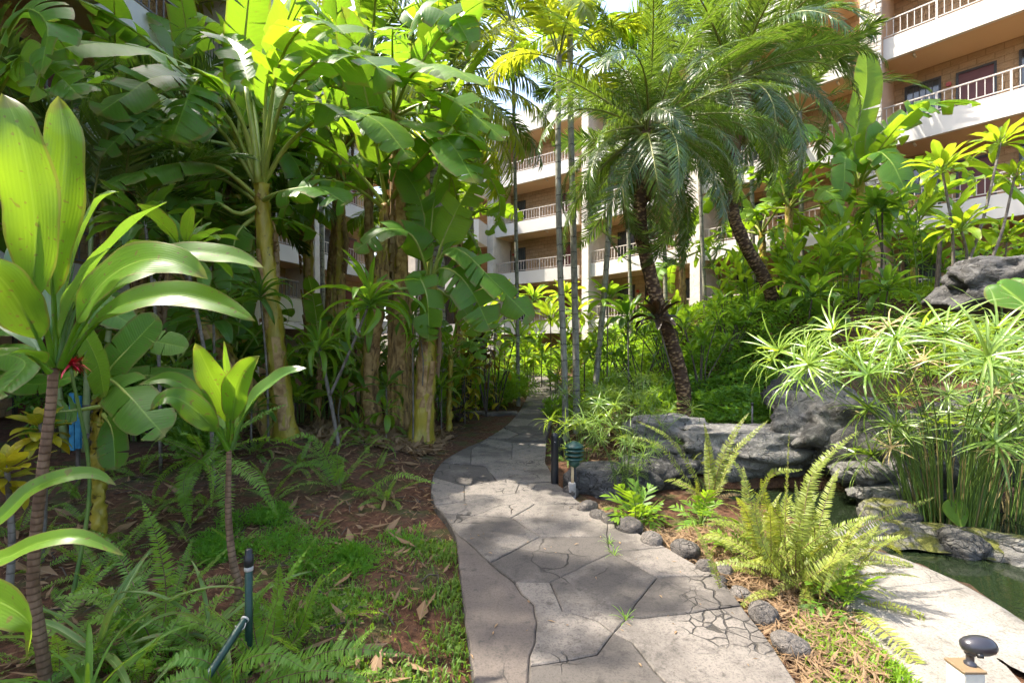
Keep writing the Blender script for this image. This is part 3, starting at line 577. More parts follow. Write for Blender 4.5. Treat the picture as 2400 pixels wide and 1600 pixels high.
# ================================================================== BUILDINGS
BANDS = [2.4, 5.2, 8.0, 10.8]; ROOF = (13.6, 14.8)
ZG = 0.0
def wing(label, A, B, cols, wins, rail, first_rail=0, BANDS=BANDS, ROOF=ROOF, depth=1.6, stones=None, face='block', col_w=0.55, parapet_panels=False, post_every=1.55):
    """A, B: ends of the slab front line on plan (A left, B right as seen from the court)"""
    A = np.array(A, float); B = np.array(B, float); L = np.linalg.norm(B - A); d = (B - A) / L; n = np.array([d[1], -d[0]])
    root = thing('apartment_wing', label, 'building', (*A, ZG), 'apartment wings around the court')
    def fr(v):                                   # local (u along, w outwards, z) -> relative to root
        v = np.asarray(v, float); o = v.copy(); o[..., 0] = v[..., 0] * d[0] + v[..., 1] * n[0]; o[..., 1] = v[..., 0] * d[1] + v[..., 1] * n[1]; return o
    def pt(name, mbx, mat, parent=root, smooth=False): return part(name, mbx.build(name, mat, smooth), parent)
    mb = MB(); mb.box(0, L, -depth - 7, -depth, -0.3, ROOF[1] - 0.05, fr=fr); pt('back_wall', mb, M[face])
    bal = None
    for k, zb in enumerate(BANDS):
        mb = MB(); mb.box(0, L, -0.14, 0.0, zb, zb + 0.68, fr=fr); pt('slab_band', mb, M['white'])
        mb = MB(); mb.box(0, L, -depth + 0.003, -0.143, zb + 0.02, zb + 0.2, fr=fr); pt('balcony_floor', mb, M['soffit'])
        if k >= first_rail:
            z0 = zb + 0.68; mb = MB(); mb.box(0.25, L - 0.2, -0.085, -0.035, z0 + 0.58, z0 + 0.62, fr=fr); mb.box(0.25, L - 0.2, -0.075, -0.045, z0 + 0.07, z0 + 0.10, fr=fr)
            rl = pt('railing', mb, rail)
            uu = np.arange(0.3, L - 0.2, 0.172)
            if bal is None:
                m1 = MB(); m1.box(-0.011, 0.011, -0.011, 0.011, 0.101, 0.579); bal = m1.build('baluster', rail, False)
                m2 = MB(); m2.box(-0.026, 0.026, -0.026, 0.026, 0.0, 0.579); pst = m2.build('railing_post', rail, False)
            for q, u_ in enumerate(uu):
                isp = q % 9 == 0
                b = part('railing_post' if isp else 'baluster', pst if isp else bal, rl); b.location = tuple(fr(np.array([u_, -0.06, z0]))); b.rotation_euler.z = math.atan2(d[1], d[0])
        for (u0, u1, kind) in wins:
            if u1 > L: continue
            zf = zb - 2.6; h0, h1 = (zf + 0.01, zf + 2.12) if kind == 'door' else (zf + 0.25, zf + 2.2)
            mb = MB(); e = 0.06
            for (a, b, c, dd) in ((u0, u1, h1 - e, h1), (u0, u0 + e, h0, h1 - e), (u1 - e, u1, h0, h1 - e), (u0 + e, u1 - e, h0, h0 + e)): mb.box(a, b, -depth - 0.02, -depth + 0.05, c, dd, fr=fr)
            w = pt('door_frame' if kind == 'door' else 'window_frame', mb, M['frame'])
            mb = MB(); mb.box(u0 + e, u1 - e, -depth - 0.02, -depth + 0.012, h0 + e, h1 - e, fr=fr); pt('door' if kind == 'door' else 'pane', mb, M['door'] if kind == 'door' else (M['curtain'] if kind == 'curtain' else M['glass']), w)
            if kind == 'win':
                for q in np.linspace(u0 + e, u1 - e, 6)[1:-1]:
                    mb = MB(); mb.box(q - 0.012, q + 0.012, -depth + 0.0125, -depth + 0.03, h0 + e, h1 - e, fr=fr); pt('screen_bar', mb, M['frame'], w)
        for u_ in np.arange(1.3, L, 2.4):
            mb = MB(); mb.tube(fr(np.array([[u_, -0.45, zb - 0.03], [u_, -0.2, zb - 0.03]])), 0.035, 8); pt('ceiling_lamp', mb, M['lamp_shell'])
        if k > 0 and L > 4:
            mb = MB(); mb.tube(fr(np.array([[wins[0][1] + 0.18, -depth + 0.0, zb - 0.75], [wins[0][1] + 0.18, -depth + 0.07, zb - 0.75]])), 0.07, 12); pt('alarm_bell', mb, M['alarm'])
    for c in cols:
        mb = MB(); mb.box(c - col_w / 2, c + col_w / 2, -depth - 0.05, 0.21, -0.3, ROOF[0] + 0.02, fr=fr); pc = pt('column', mb, M['stone'] if stones is None else M['tan'])
        if stones is not None:
            z = stones[0]
            while z < stones[1]:
                hh = rng.uniform(0.11, 0.17); u0 = c - col_w / 2
                while u0 < c + col_w / 2 - 0.02:
                    ww = min(rng.uniform(0.14, 0.34), c + col_w / 2 - u0); ww = ww if c + col_w / 2 - u0 - ww > 0.07 else c + col_w / 2 - u0
                    pr = rng.uniform(0.012, 0.05); a0, a1, b0, b1 = u0 + 0.005, u0 + ww - 0.005, z + 0.005, z + hh - 0.005
                    v = np.array([[a0, 0.212, b0], [a1, 0.212, b0], [a1, 0.212, b1], [a0, 0.212, b1]] + [[a + rng.uniform(0.006, 0.03) * sx, 0.212 + pr * rng.uniform(0.5, 1.2), b + rng.uniform(0.004, 0.02) * sz] for a, b, sx, sz in ((a0, b0, 1, 1), (a1, b0, -1, 1), (a1, b1, -1, -1), (a0, b1, 1, -1))])
                    m_ = MB(); m_.add(fr(v), [(4, 5, 6), (4, 6, 7), (0, 1, 5, 4), (1, 2, 6, 5), (2, 3, 7, 6), (3, 0, 4, 7)]); part('stone', m_.build('stone', M['stone'], False), pc)
                    u0 += ww
                z += hh
    if parapet_panels:
        for a in np.arange(0, L - 0.3, 0.62):
            mb = MB(); mb.box(a + 0.012, min(a + 0.608, L), -0.14, 0.0, ROOF[0], ROOF[1], fr=fr); pt('parapet_panel', mb, M['white'])
        mb = MB(); mb.box(0, L, -0.3, -0.145, ROOF[0] + 0.02, ROOF[1] - 0.02, fr=fr); pt('parapet_back', mb, M['frame'])
        mb = MB(); mb.box(0, L, -depth - 0.1, -0.302, ROOF[0] + 0.01, ROOF[0] + 0.25, fr=fr); pt('roof_slab', mb, M['soffit'])
    else:
        mb = MB(); mb.box(0, L, -0.16, 0.0, ROOF[0], ROOF[1], fr=fr); pt('parapet', mb, M['white'])
        mb = MB(); mb.box(0, L, -depth - 0.1, -0.163, ROOF[0] + 0.01, ROOF[0] + 0.25, fr=fr); pt('roof_slab', mb, M['soffit'])
    return root, fr, L

WIN_R = [(0.86, 1.78, 'win'), (2.13, 3.04, 'door'), (3.5, 4.6, 'win'), (5.0, 5.9, 'door'), (6.3, 7.2, 'win')]
dR = np.array([0.659, -0.752]); cR = np.array([11.78, 15.35])
wing('sunlit tan apartment wing with white balcony bands nearest the right picture edge', cR - dR * 0.28, cR + dR * 8.5, [0.28], WIN_R, M['rail'], 0, stones=(6.0, 13.6), col_w=0.58)
WIN_C = [(0.02, 0.5, 'door'), (0.74, 1.53, 'win'), (4.0, 4.8, 'door')]
cC = np.array([-1.35, 27.45]); dC = np.array([0.831, -0.556])
wing('sunlit apartment wing with white railings behind the slender ringed palms', cC, cC + dC * 5.75, [0.25], WIN_C, M['rail'], 0, col_w=0.42)
c2 = cC + dC * 6.05
WIN_M = [(1.0, 2.0, 'win'), (2.6, 3.5, 'door'), (4.4, 5.6, 'win'), (7.0, 8.0, 'win'), (8.6, 9.5, 'door')]
wing('middle sunlit apartment wing hidden behind the two date palms', c2, cR - dR * 0.62, [0.25, 6.0], WIN_M, M['rail'], 0, col_w=0.42)
cB = np.array([-9.3, 31.3])
wing('farthest apartment wing with pale jointed parapet panels under the sky', cB, cC - dC * 0.12, [3.4], [(1.0, 2.0, 'win'), (4.5, 5.5, 'win')], M['rail'], 3, parapet_panels=True)
wing('far left apartment wing with railings seen between the banana trunks', (-11.2, 15.6), (-6.5, 26.3), [0.3, 6.0], [(1.0, 2.2, 'win'), (3.0, 4.0, 'door'), (7.2, 8.6, 'win'), (9.4, 10.3, 'door')], M['rail'], 0)
LA = np.array([-9.55 - 0.184 * 6, -6.0]); LB = np.array([-9.55 + 0.184 * 15.2, 15.2])
rootL, frL, LL = wing('shaded apartment wing with shade-darkened railings above the left banana leaves', LA, LB, [0.3, 12.4, 19.0], [(4.0, 6.0, 'win'), (9, 10, 'door'), (13.0, 14.3, 'win'), (14.9, 15.8, 'door'), (16.6, 18.6, 'curtain')], M['rail_shade_grey'], 0, BANDS[:3], (10.8, 12.0))
# projecting pier and box balcony on the left wing
for (u0, u1, w1, z0, z1, nm, mt) in [(13.35, 13.95, 1.05, 7.3, 11.9, 'pier', 'white'), (14.0, 15.1, 0.55, 8.0, 8.9, 'balcony_box', 'white'), (11.6, 13.33, 1.0, 9.1, 9.35, 'sunshade_slab', 'tan'), (11.6, 13.3, 0.7, 8.1, 8.75, 'sunshade_beam', 'tan')]:
    mb = MB(); mb.box(u0, u1, 0.004, w1, z0, z1, fr=frL); part(nm, mb.build(nm, M[mt], False), rootL)
# box balcony in front of the far column
ps = [P(1052, 398, 26.4), P(1122, 378, 26.0), P(1142, 390, 27.3), P(1070, 400, 27.9)]
far_wing = [o for o in COL.objects if o.get('label', '').startswith('farthest')][0]
for zt, zb_ in ((11.6, 10.3), (8.75, 7.5)):
    mb = MB()
    top = np.array([[p[0], p[1], zt] for p in ps]); bot = np.array([[p[0], p[1], zb_] for p in ps])
    mb.add(np.vstack([bot, top]), [(0, 3, 2, 1), (4, 5, 6, 7), (0, 1, 5, 4), (1, 2, 6, 5), (2, 3, 7, 6), (3, 0, 4, 7)])
    part('balcony_box', mb.build('balcony_box', M['white'], False), far_wing, world=True)
# ================================================================== PLANT GENERATORS
class Spine:
    def __init__(s, pts, n=28, B=None, face=None, twist=0.0):
        p = crom(pts, max(n, 60)); s.p = resample(p, n); s.n = n; s.len = arclen(s.p)[-1]
        s.T = nrm(np.gradient(s.p, axis=0))
        if face is not None: b = np.cross(np.broadcast_to(np.asarray(face, float), s.T.shape), s.T)
        else: b = np.broadcast_to(np.asarray(B if B is not None else (0, 1, 0), float), s.T.shape).copy()
        b = b - s.T * np.sum(b * s.T, -1, keepdims=True); s.B = nrm(b); s.N = np.cross(s.T, s.B)
        if twist:
            a = np.linspace(0, twist, n)[:, None]; s.B, s.N = s.B * np.cos(a) + s.N * np.sin(a), s.N * np.cos(a) - s.B * np.sin(a)
    def at(s, v):
        i = np.clip(np.asarray(v, float), 0, 1) * (s.n - 1); k = np.minimum(i.astype(int), s.n - 2); f = (i - k)[..., None]
        return tuple(a[k] * (1 - f) + a[k + 1] * f for a in (s.p, s.T, s.B, s.N))
def arc(L, droop, n=24, power=1.4, lift=0.0):         # local spine: starts along +X, bends down (-Z)
    v = np.linspace(0, 1, n); th = lift * (1 - v) - droop * v ** power; st = L / (n - 1)
    x = np.concatenate([[0], np.cumsum(np.cos(th[:-1]) * st)]); z = np.concatenate([[0], np.cumsum(np.sin(th[:-1]) * st)])
    return np.stack([x, np.zeros(n), z], -1)

def strap(mb, sp, W, p0=0.15, fold=0.35, peak=0.45, na=3, nv=12, wave=0.0, ph=0.0, m=0, mp=None, pet=0.012, tip=1.2, curl=0.0):
    """lance-shaped leaf with a petiole for v < p0"""
    t = np.linspace(0, 1, nv); t = t ** 0.9
    a, b = 1.0 * peak / (1 - peak), 1.0
    k = (peak ** a) * ((1 - peak) ** b)
    prof = (np.clip(t, 0, 1) ** a * np.clip(1 - t, 0, 1) ** b / k) ** (1 / tip) * W; prof[0] = max(prof[0], pet)
    v = p0 + (1 - p0) * t; Pp, T, B, N = sp.at(v); s = np.linspace(-1, 1, 2 * na + 1)
    pts = np.empty((nv, len(s), 3)); uv = np.empty((nv, len(s), 2))
    for j, q in enumerate(s):
        w = prof * abs(q); f = fold - curl * abs(q)
        wv = wave * W * np.sin(t * 17 + ph + (1.3 if q > 0 else 0)) * abs(q) ** 2
        pts[:, j] = Pp + B * (np.sign(q) * w * math.cos(f))[:, None] + N * (w * math.sin(f) + wv)[:, None]
        uv[:, j, 0] = 0.5 + 0.5 * q; uv[:, j, 1] = v
    mb.grid(pts, uv, m)
    if p0 > 0.02:
        vv = np.linspace(0, p0 + 0.3, 6); mb.tube(sp.at(vv)[0] - sp.at(vv)[3] * pet * 0.6, pet * np.array([1.5, 1.1, 0.95, 0.8, 0.5, 0.15]), 5, m if mp is None else mp, cap=False)

def blade(mb, sp, W, p0=0.2, tear=0.5, rs=None, sag=0.5, fold=0.25, m=0, mr=1, rib=0.022, gap=0.12, fwd=0.05):
    """banana leaf: midrib and torn blade halves"""
    rs = rs or np.random.RandomState(1)
    if tear > 0.02: tear = min(0.97, 0.35 + tear * 1.0); gap = gap * 1.9
    vv = np.linspace(0, 1, 18); Pp, T, B, N = sp.at(vv); mb.tube(Pp - N * rib * 0.5, rib * (1.25 - 1.12 * vv) * np.where(vv < p0, 1.15, 1), 6, mr, cap=False)
    def width(t): return W * np.sqrt(np.clip(1 - (1 - np.minimum(t / 0.16, 1)) ** 2, 0, 1)) * np.clip(1 - np.clip((t - 0.62) / 0.38, 0, 1) ** 2.3, 0, 1) ** 0.6
    for side in (-1, 1):
        cuts = [0.0]; 
        while cuts[-1] < 1: cuts.append(cuts[-1] + (rs.uniform(0.025, 0.11) if rs.rand() < tear else rs.uniform(0.15, 0.4)))
        cuts[-1] = 1.0
        for ta, tb in zip(cuts[:-1], cuts[1:]):
            nv = max(3, int((tb - ta) / 0.035) + 2); t = np.linspace(ta, tb, nv); tc = 0.5 * (ta + tb); ns = 6
            whole = tear < 0.05
            f0 = fold + (0 if whole else rs.normal(-0.05, 0.12 + 0.18 * tear)) - (0.9 if not whole and rs.rand() < 0.12 * tear else 0); sg = sag * rs.uniform(0.7, 1.4); gp = gap * rs.uniform(0.3, 1.5) * (0 if whole else 1); fw = fwd * rs.uniform(0.5, 1.5)
            pts = np.empty((nv, ns, 3)); uv = np.empty((nv, ns, 2)); off = np.zeros((nv, 3)); w = width(t)
            for j in range(ns):
                s = j / (ns - 1); tt = np.clip(tc + (t - tc) * (1 - gp * s) + fw * s * (0.4 + 0.6 * np.sin(np.pi * t)), 0, 1)
                p_, _, b_, n_ = sp.at(p0 + (1 - p0) * tt)
                if j: ph = f0 - sg * s; off = off + (w / (ns - 1))[:, None] * (b_ * side * math.cos(ph) + n_ * math.sin(ph))
                wob = 0.012 * W * np.sin(t * 60 + side) * s
                pts[:, j] = p_ + off + n_ * wob[:, None]; uv[:, j, 0] = 0.5 + 0.5 * side * s; uv[:, j, 1] = t
            if side < 0: pts = pts[:, ::-1]; uv = uv[:, ::-1]
            mb.grid(pts, uv, m)

def pinnate(mb, sp, n, ll, lw, p0=0.15, a0=78, a1=28, dihed=0.2, droop=0.5, rs=None, m=0, mr=1, rib=0.008, jit=0.08, both=True, prof=None, seg=3, curl=0.0, base_m=None):
    rs = rs or np.random.RandomState(3)
    vv = np.linspace(0, 1, 14); Pp, T, B, N = sp.at(vv); mb.tube(Pp, rib * (1.2 - 1.05 * vv), 5, mr, cap=False)
    prof = prof or (lambda t: (math.sin(math.pi * (0.12 + 0.80 * t)) ** 0.7))
    V = []; F = []; UV = []; o = 0; ss_ = np.linspace(0, 1, seg + 1)
    for i in range(n):
        t = i / (n - 1)
        for side in (-1, 1):
            tt = np.clip(p0 + (1 - p0) * (t + rs.uniform(-0.4, 0.4) / n), 0, 1); p_, T_, B_, N_ = sp.at(tt)
            al = R(a0 + (a1 - a0) * t) + rs.normal(0, jit); di = dihed + rs.normal(0, jit)
            d = math.cos(al) * T_ + math.sin(al) * (side * math.cos(di) * B_ + math.sin(di) * N_); L = ll * prof(t) * rs.uniform(0.88, 1.08)
            wd = nrm(np.cross(d, N_) + 0.3 * rs.normal() * N_); q = p_.copy(); dr = droop * rs.uniform(0.7, 1.3)
            row = []
            for k, s in enumerate(ss_):
                w = lw * (0.55, 1.0, 0.8, 0.0)[k] if seg == 3 else lw * (0.75, 1.0, 0.0)[k]
                row.append((q - wd * w, q + wd * w))
                dd = nrm(d - N_ * dr * (k + 0.6) / seg - T_ * 0 + T_ * curl * k); q = q + dd * L / seg
            for k, s in enumerate(ss_):
                V += [row[k][0], row[k][1]]; UV += [(0.0, s), (1.0, s)]
            for k in range(seg): F.append((o + 2 * k, o + 2 * k + 1, o + 2 * k + 3, o + 2 * k + 2))
            o += 2 * (seg + 1)
    mb.add(np.array(V), F, np.array(UV), m)

# ---- shared leaf meshes (each plant's leaves are objects that share these)
def mk_straps(name, mat, L, W, droops, p0, fold, wave=0.12, peak=0.45, seed=0, pet=0.010, nv=12, na=3, tip=1.25, twist=0.25):
    out = []; rs = np.random.RandomState(seed)
    for i, d in enumerate(droops):
        mb = MB(); sp = Spine(arc(L, d, 24, rs.uniform(1.2, 1.9), rs.uniform(0, 0.12)), 24, twist=rs.uniform(-twist, twist)); strap(mb, sp, W * rs.uniform(0.88, 1.1), p0, fold * rs.uniform(0.7, 1.3), peak, na, nv, wave, rs.uniform(0, 6), pet=pet, tip=tip); out.append(mb.build(name, mat))
    return out
LEAF = {}
DR = [0.35, 0.6, 0.9, 1.2, 1.5]
for key, mt in (('ti', 'ti'), ('ti_dark', 'ti_dark'), ('ti_yellow', 'ti_yellow'), ('ti_red', 'ti_red')): LEAF[key] = mk_straps('leaf', M[mt], 1.0, 0.125, DR, 0.2, 0.38, 0.10, 0.48, 11)
LEAF['dracaena'] = mk_straps('leaf', M['ti'], 1.0, 0.062, [0.7, 1.1, 1.5, 1.9, 2.2], 0.05, 0.45, 0.10, 0.42, 13)
LEAF['dracaena_dark'] = mk_straps('leaf', M['ti_dark'], 1.0, 0.062, [0.7, 1.1, 1.5, 1.9, 2.2], 0.05, 0.45, 0.10, 0.42, 14)
LEAF['ginger'] = mk_straps('leaf', M['ginger'], 1.0, 0.13, [0.3, 0.6, 0.9, 1.2], 0.04, 0.25, 0.05, 0.45, 15, nv=9, na=2)
LEAF['croton'] = mk_straps('leaf', M['croton'], 1.0, 0.20, [0.3, 0.7, 1.1], 0.08, 0.2, 0.06, 0.5, 16, nv=8, na=2)
LEAF['croton_red'] = mk_straps('leaf', M['croton_red'], 1.0, 0.17, [0.3, 0.7, 1.1], 0.08, 0.2, 0.06, 0.5, 17, nv=8, na=2)
LEAF['stripe'] = mk_straps('leaf', M['stripe'], 1.0, 0.035, [0.8, 1.2, 1.7, 2.2], 0.0, 0.5, 0.05, 0.35, 18, nv=12, na=2, tip=1.5)
LEAF['grassy'] = mk_straps('leaf', M['fern'], 1.0, 0.03, [0.8, 1.2, 1.7], 0.0, 0.4, 0.03, 0.35, 19, nv=9, na=1, tip=1.5)
def mk_banana(mat, seed, tears, droops, L=2.6, W=0.29):
    out = []; rs = np.random.RandomState(seed)
    for t, d in zip(tears, droops):
        mb = MB(); blade(mb, Spine(arc(L, d, 30, rs.uniform(1.3, 2.0)), 40, twist=rs.uniform(-0.3, 0.3)), W * rs.uniform(0.85, 1.1), 0.2, t, rs, rs.uniform(0.3, 0.9), rs.uniform(0.1, 0.5), rib=0.026); out.append(mb.build('leaf', [M[mat], M['banana_rib']]))
    return out
LEAF['banana'] = mk_banana('banana', 21, [0.1, 0.5, 0.7, 0.85, 0.9, 0.6], [0.5, 0.9, 1.3, 1.7, 2.1, 2.5])
LEAF['banana_lit'] = mk_banana('banana_lit', 22, [0.0, 0.4, 0.6, 0.8, 0.85, 0.7], [0.4, 0.9, 1.3, 1.7, 2.1, 2.5])
def mk_frond(mats, seed, droops, L, n, ll, lw, **kw):
    out = []; rs = np.random.RandomState(seed)
    for d in droops:
        mb = MB(); pinnate(mb, Spine(arc(L, d, 30, kw.get('power', 1.5)), 36, twist=rs.uniform(-0.5, 0.5) * kw.get('tw', 1)), n, ll, lw, rs=rs, **{k: v for k, v in kw.items() if k not in ('power', 'tw')}); out.append(mb.build('frond', mats))
    return out
PM = [M['palm'], M['palm_rib']]
LEAF['date'] = mk_frond(PM, 31, [0.7, 1.1, 1.6, 2.0, 2.4], 1.75, 105, 0.25, 0.0050, p0=0.12, a0=62, a1=26, dihed=0.30, droop=0.8, rib=0.012)
LEAF['coconut'] = mk_frond(PM, 32, [0.9, 1.4, 1.9], 3.4, 78, 0.75, 0.020, p0=0.2, a0=70, a1=28, dihed=0.1, droop=1.3, rib=0.03)
LEAF['coconut_y'] = mk_frond([M['palm_yellow'], M['palm_rib']], 33, [0.9, 1.4, 1.9], 3.4, 78, 0.75, 0.020, p0=0.2, a0=70, a1=28, dihed=0.1, droop=1.3, rib=0.03)
LEAF['areca'] = mk_frond(PM, 34, [0.8, 1.2, 1.7], 1.9, 52, 0.5, 0.014, p0=0.25, a0=60, a1=24, dihed=0.4, droop=0.5, rib=0.014)
LEAF['slender'] = mk_frond([M['palm_yellow'], M['palm_rib']], 35, [0.8, 1.3, 1.8], 1.7, 26, 0.55, 0.030, p0=0.2, a0=66, a1=26, dihed=0.3, droop=0.9, rib=0.014)
LEAF['slender_g'] = mk_frond([M['ginger'], M['palm_rib']], 36, [0.8, 1.3, 1.8], 1.7, 26, 0.55, 0.030, p0=0.2, a0=66, a1=26, dihed=0.3, droop=0.9, rib=0.014)
fp = lambda t: min(1, 0.45 + t * 3) * (1 - t ** 2.2) ** 0.8 + 0.05
FR = dict(p0=0.14, a0=82, a1=60, dihed=0.12, droop=0.35, rib=0.0035, seg=2, prof=fp, jit=0.10, tw=1.4, power=1.3)
LEAF['fern'] = mk_frond([M['fern'], M['fern_rib']], 37, [0.5, 0.9, 1.3, 1.8, 2.3], 0.75, 56, 0.062, 0.0050, **FR)
LEAF['fern_lit'] = mk_frond([M['fern_lit'], M['fern_rib']], 38, [0.4, 0.7, 1.1, 1.5, 2.0], 0.75, 58, 0.056, 0.0044, **FR)
LEAF['fern_dead'] = mk_frond([M['dry'], M['fern_rib']], 40, [1.4, 2.1], 0.75, 40, 0.045, 0.0042, **FR)
# wart fern: deeply lobed broad fronds
LEAF['wart'] = mk_frond([M['ginger'], M['sedge_stem']], 39, [0.5, 0.9, 1.3], 0.45, 6, 0.17, 0.018, p0=0.35, a0=62, a1=25, dihed=0.1, droop=0.4, rib=0.008, jit=0.1)
def mk_umbel(mat, seed, n, L, W, k=4):
    out = []; rs = np.random.RandomState(seed)
    for q in range(k):
        mb = MB()
        for i in range(n):
            az = i * 2.39996 + rs.uniform(-0.3, 0.3); el = rs.uniform(-0.15, 0.75) * (1 if i < n * 0.7 else 1.6); l = L * rs.uniform(0.65, 1.15)
            mat4 = np.array(M_((0, 0, 0), az, el)); p = arc(l, rs.uniform(0.5, 1.6), 8); p = p @ mat4[:3, :3].T; Bv = mat4[:3, :3] @ np.array([0, 1, 0])
            strap(mb, Spine(p, 8, B=Bv), W, 0.0, 0.35, 0.33, 1, 5, 0, m=0, tip=1.6)
        out.append(mb.build('umbel', mat))
    return out
LEAF['umbel'] = mk_umbel(M['sedge'], 41, 19, 0.38, 0.0078, 8)
LEAF['umbel_dry'] = mk_umbel(M['sedge_dry'], 42, 12, 0.22, 0.0045, 3)

# ---- plants
def leaf_at(root, mesh, loc, az, el, sc, roll=0.0, name='leaf', scy=None): return part(name, mesh, root, M_(loc, az, el, roll, sc, scy))
def rosette(root, loc, kind, n, L, rs, el0=1.35, el1=-0.1, spread=0.10, az0=None, tilt=(0, 0), name='leaf'):
    ms = LEAF[kind]; az = rs.uniform(0, 6) if az0 is None else az0
    for i in range(n):
        t = i / max(n - 1, 1); az += 2.39996 + rs.uniform(-0.25, 0.25); el = el0 + (el1 - el0) * t ** 0.8 + rs.normal(0, 0.10)
        el += 0.6 * (tilt[0] * math.cos(az) + tilt[1] * math.sin(az))
        k = min(len(ms) - 1, max(0, int(t * len(ms) + rs.uniform(-0.8, 0.8))))
        leaf_at(root, ms[k], np.asarray(loc) + np.array([0, 0, -spread * L * t]), az, el, L * (0.62 + 0.38 * min(1, t * 3)) * rs.uniform(0.88, 1.12), rs.normal(0, 0.2), name)
def stem_tube(root, pts, r0, r1, mat, name='stem', n=10, k=24, lumpy=0.0):
    q = resample(crom(pts, 60), k); rad = np.linspace(r0, r1, k) * (1 + lumpy * np.sin(np.arange(k) * 2.1))
    mb = MB(); mb.tube(q, rad, n); return part(name, mb.build(name, mat), root, world=True)
SEED = [100]
def RS_(): SEED[0] += 1; return np.random.RandomState(SEED[0])
def ti(px, py, Y, L, label, kind='ti', n=18, lean=(0, 0), r=0.016, stem='grey_stem', el0=1.35, el1=-0.1, heads=None, name='ti_plant', cat='plant', group=None, base=None):
    """crown at photo pixel (px,py) and distance Y; stem goes down to the ground"""
    rs = RS_(); c = P(px, py, Y); b = on_ground(c[0] + lean[0], c[1] + lean[1]) if base is None else np.asarray(base, float)
    b = b - np.array([0, 0, 0.02]); root = thing(name, label, cat, b, group)
    mid = 0.5 * (b + c) + np.array([lean[0] * 0.25 + rs.normal(0, 0.02), lean[1] * 0.2, 0]); stem_tube(root, [b, mid, c], r, r * 0.75, M[stem])
    rosette(root, c - b, kind, n, L, rs, el0, el1)
    for (hx, hy, hY, hn, hL) in heads or []:
        h = P(hx, hy, hY); j = 0.45 * b + 0.55 * c; j = mid if h[2] > mid[2] else b * 0.6 + mid * 0.4
        stem_tube(root, [j, 0.5 * (j + h) + np.array([0, 0, -0.03]), h], r * 0.7, r * 0.6, M[stem], 'branch'); rosette(root, h - b, kind, hn, hL, rs, el0, el1)
    return root
def trunk(root, pts, r0, r1, mat='banana_trunk', k=40, n=14, rs=None, flare=0.25):
    q = resample(crom(pts, 80), k); t = np.linspace(0, 1, k); rad = r0 + (r1 - r0) * t + r0 * flare * np.exp(-t * 14); rad = rad * (1 + 0.03 * np.sin(t * 40 + 1)) 
    mb = MB(); mb.tube(q, rad, n)
    if rs is not None: mb.v[0] += 0.012 * rs.randn(*mb.v[0].shape) * np.array([1, 1, 0])
    return part('trunk', mb.build('trunk', M[mat]), root, world=True), q, rad
def hero_leaf(root, spec, W, mat='banana', tear=0.5, face=(0, -0.3, 1), p0=0.25, sag=0.5, fold=0.25, seed=1, rib=0.024, name='leaf', twist=0.0, gap=0.12):
    mb = MB(); blade(mb, Spine(PP(spec), 40, face=face, twist=twist), W, p0, tear, np.random.RandomState(seed), sag, fold, rib=rib, gap=gap); return part(name, mb.build(name, [M[mat], M['banana_rib']]), root, world=True)
def hero_strap(root, spec, W, mat='ti', face=(0, -1, 0.2), p0=0.2, fold=0.3, seed=1, wave=0.08, peak=0.45, pet=0.009, twist=0.0, tip=1.3):
    mb = MB(); strap(mb, Spine(PP(spec), 30, face=face, twist=twist), W, p0, fold, peak, 4, 20, wave, seed * 1.7, pet=pet, tip=tip); return part('leaf', mb.build('leaf', M[mat]), root, world=True)
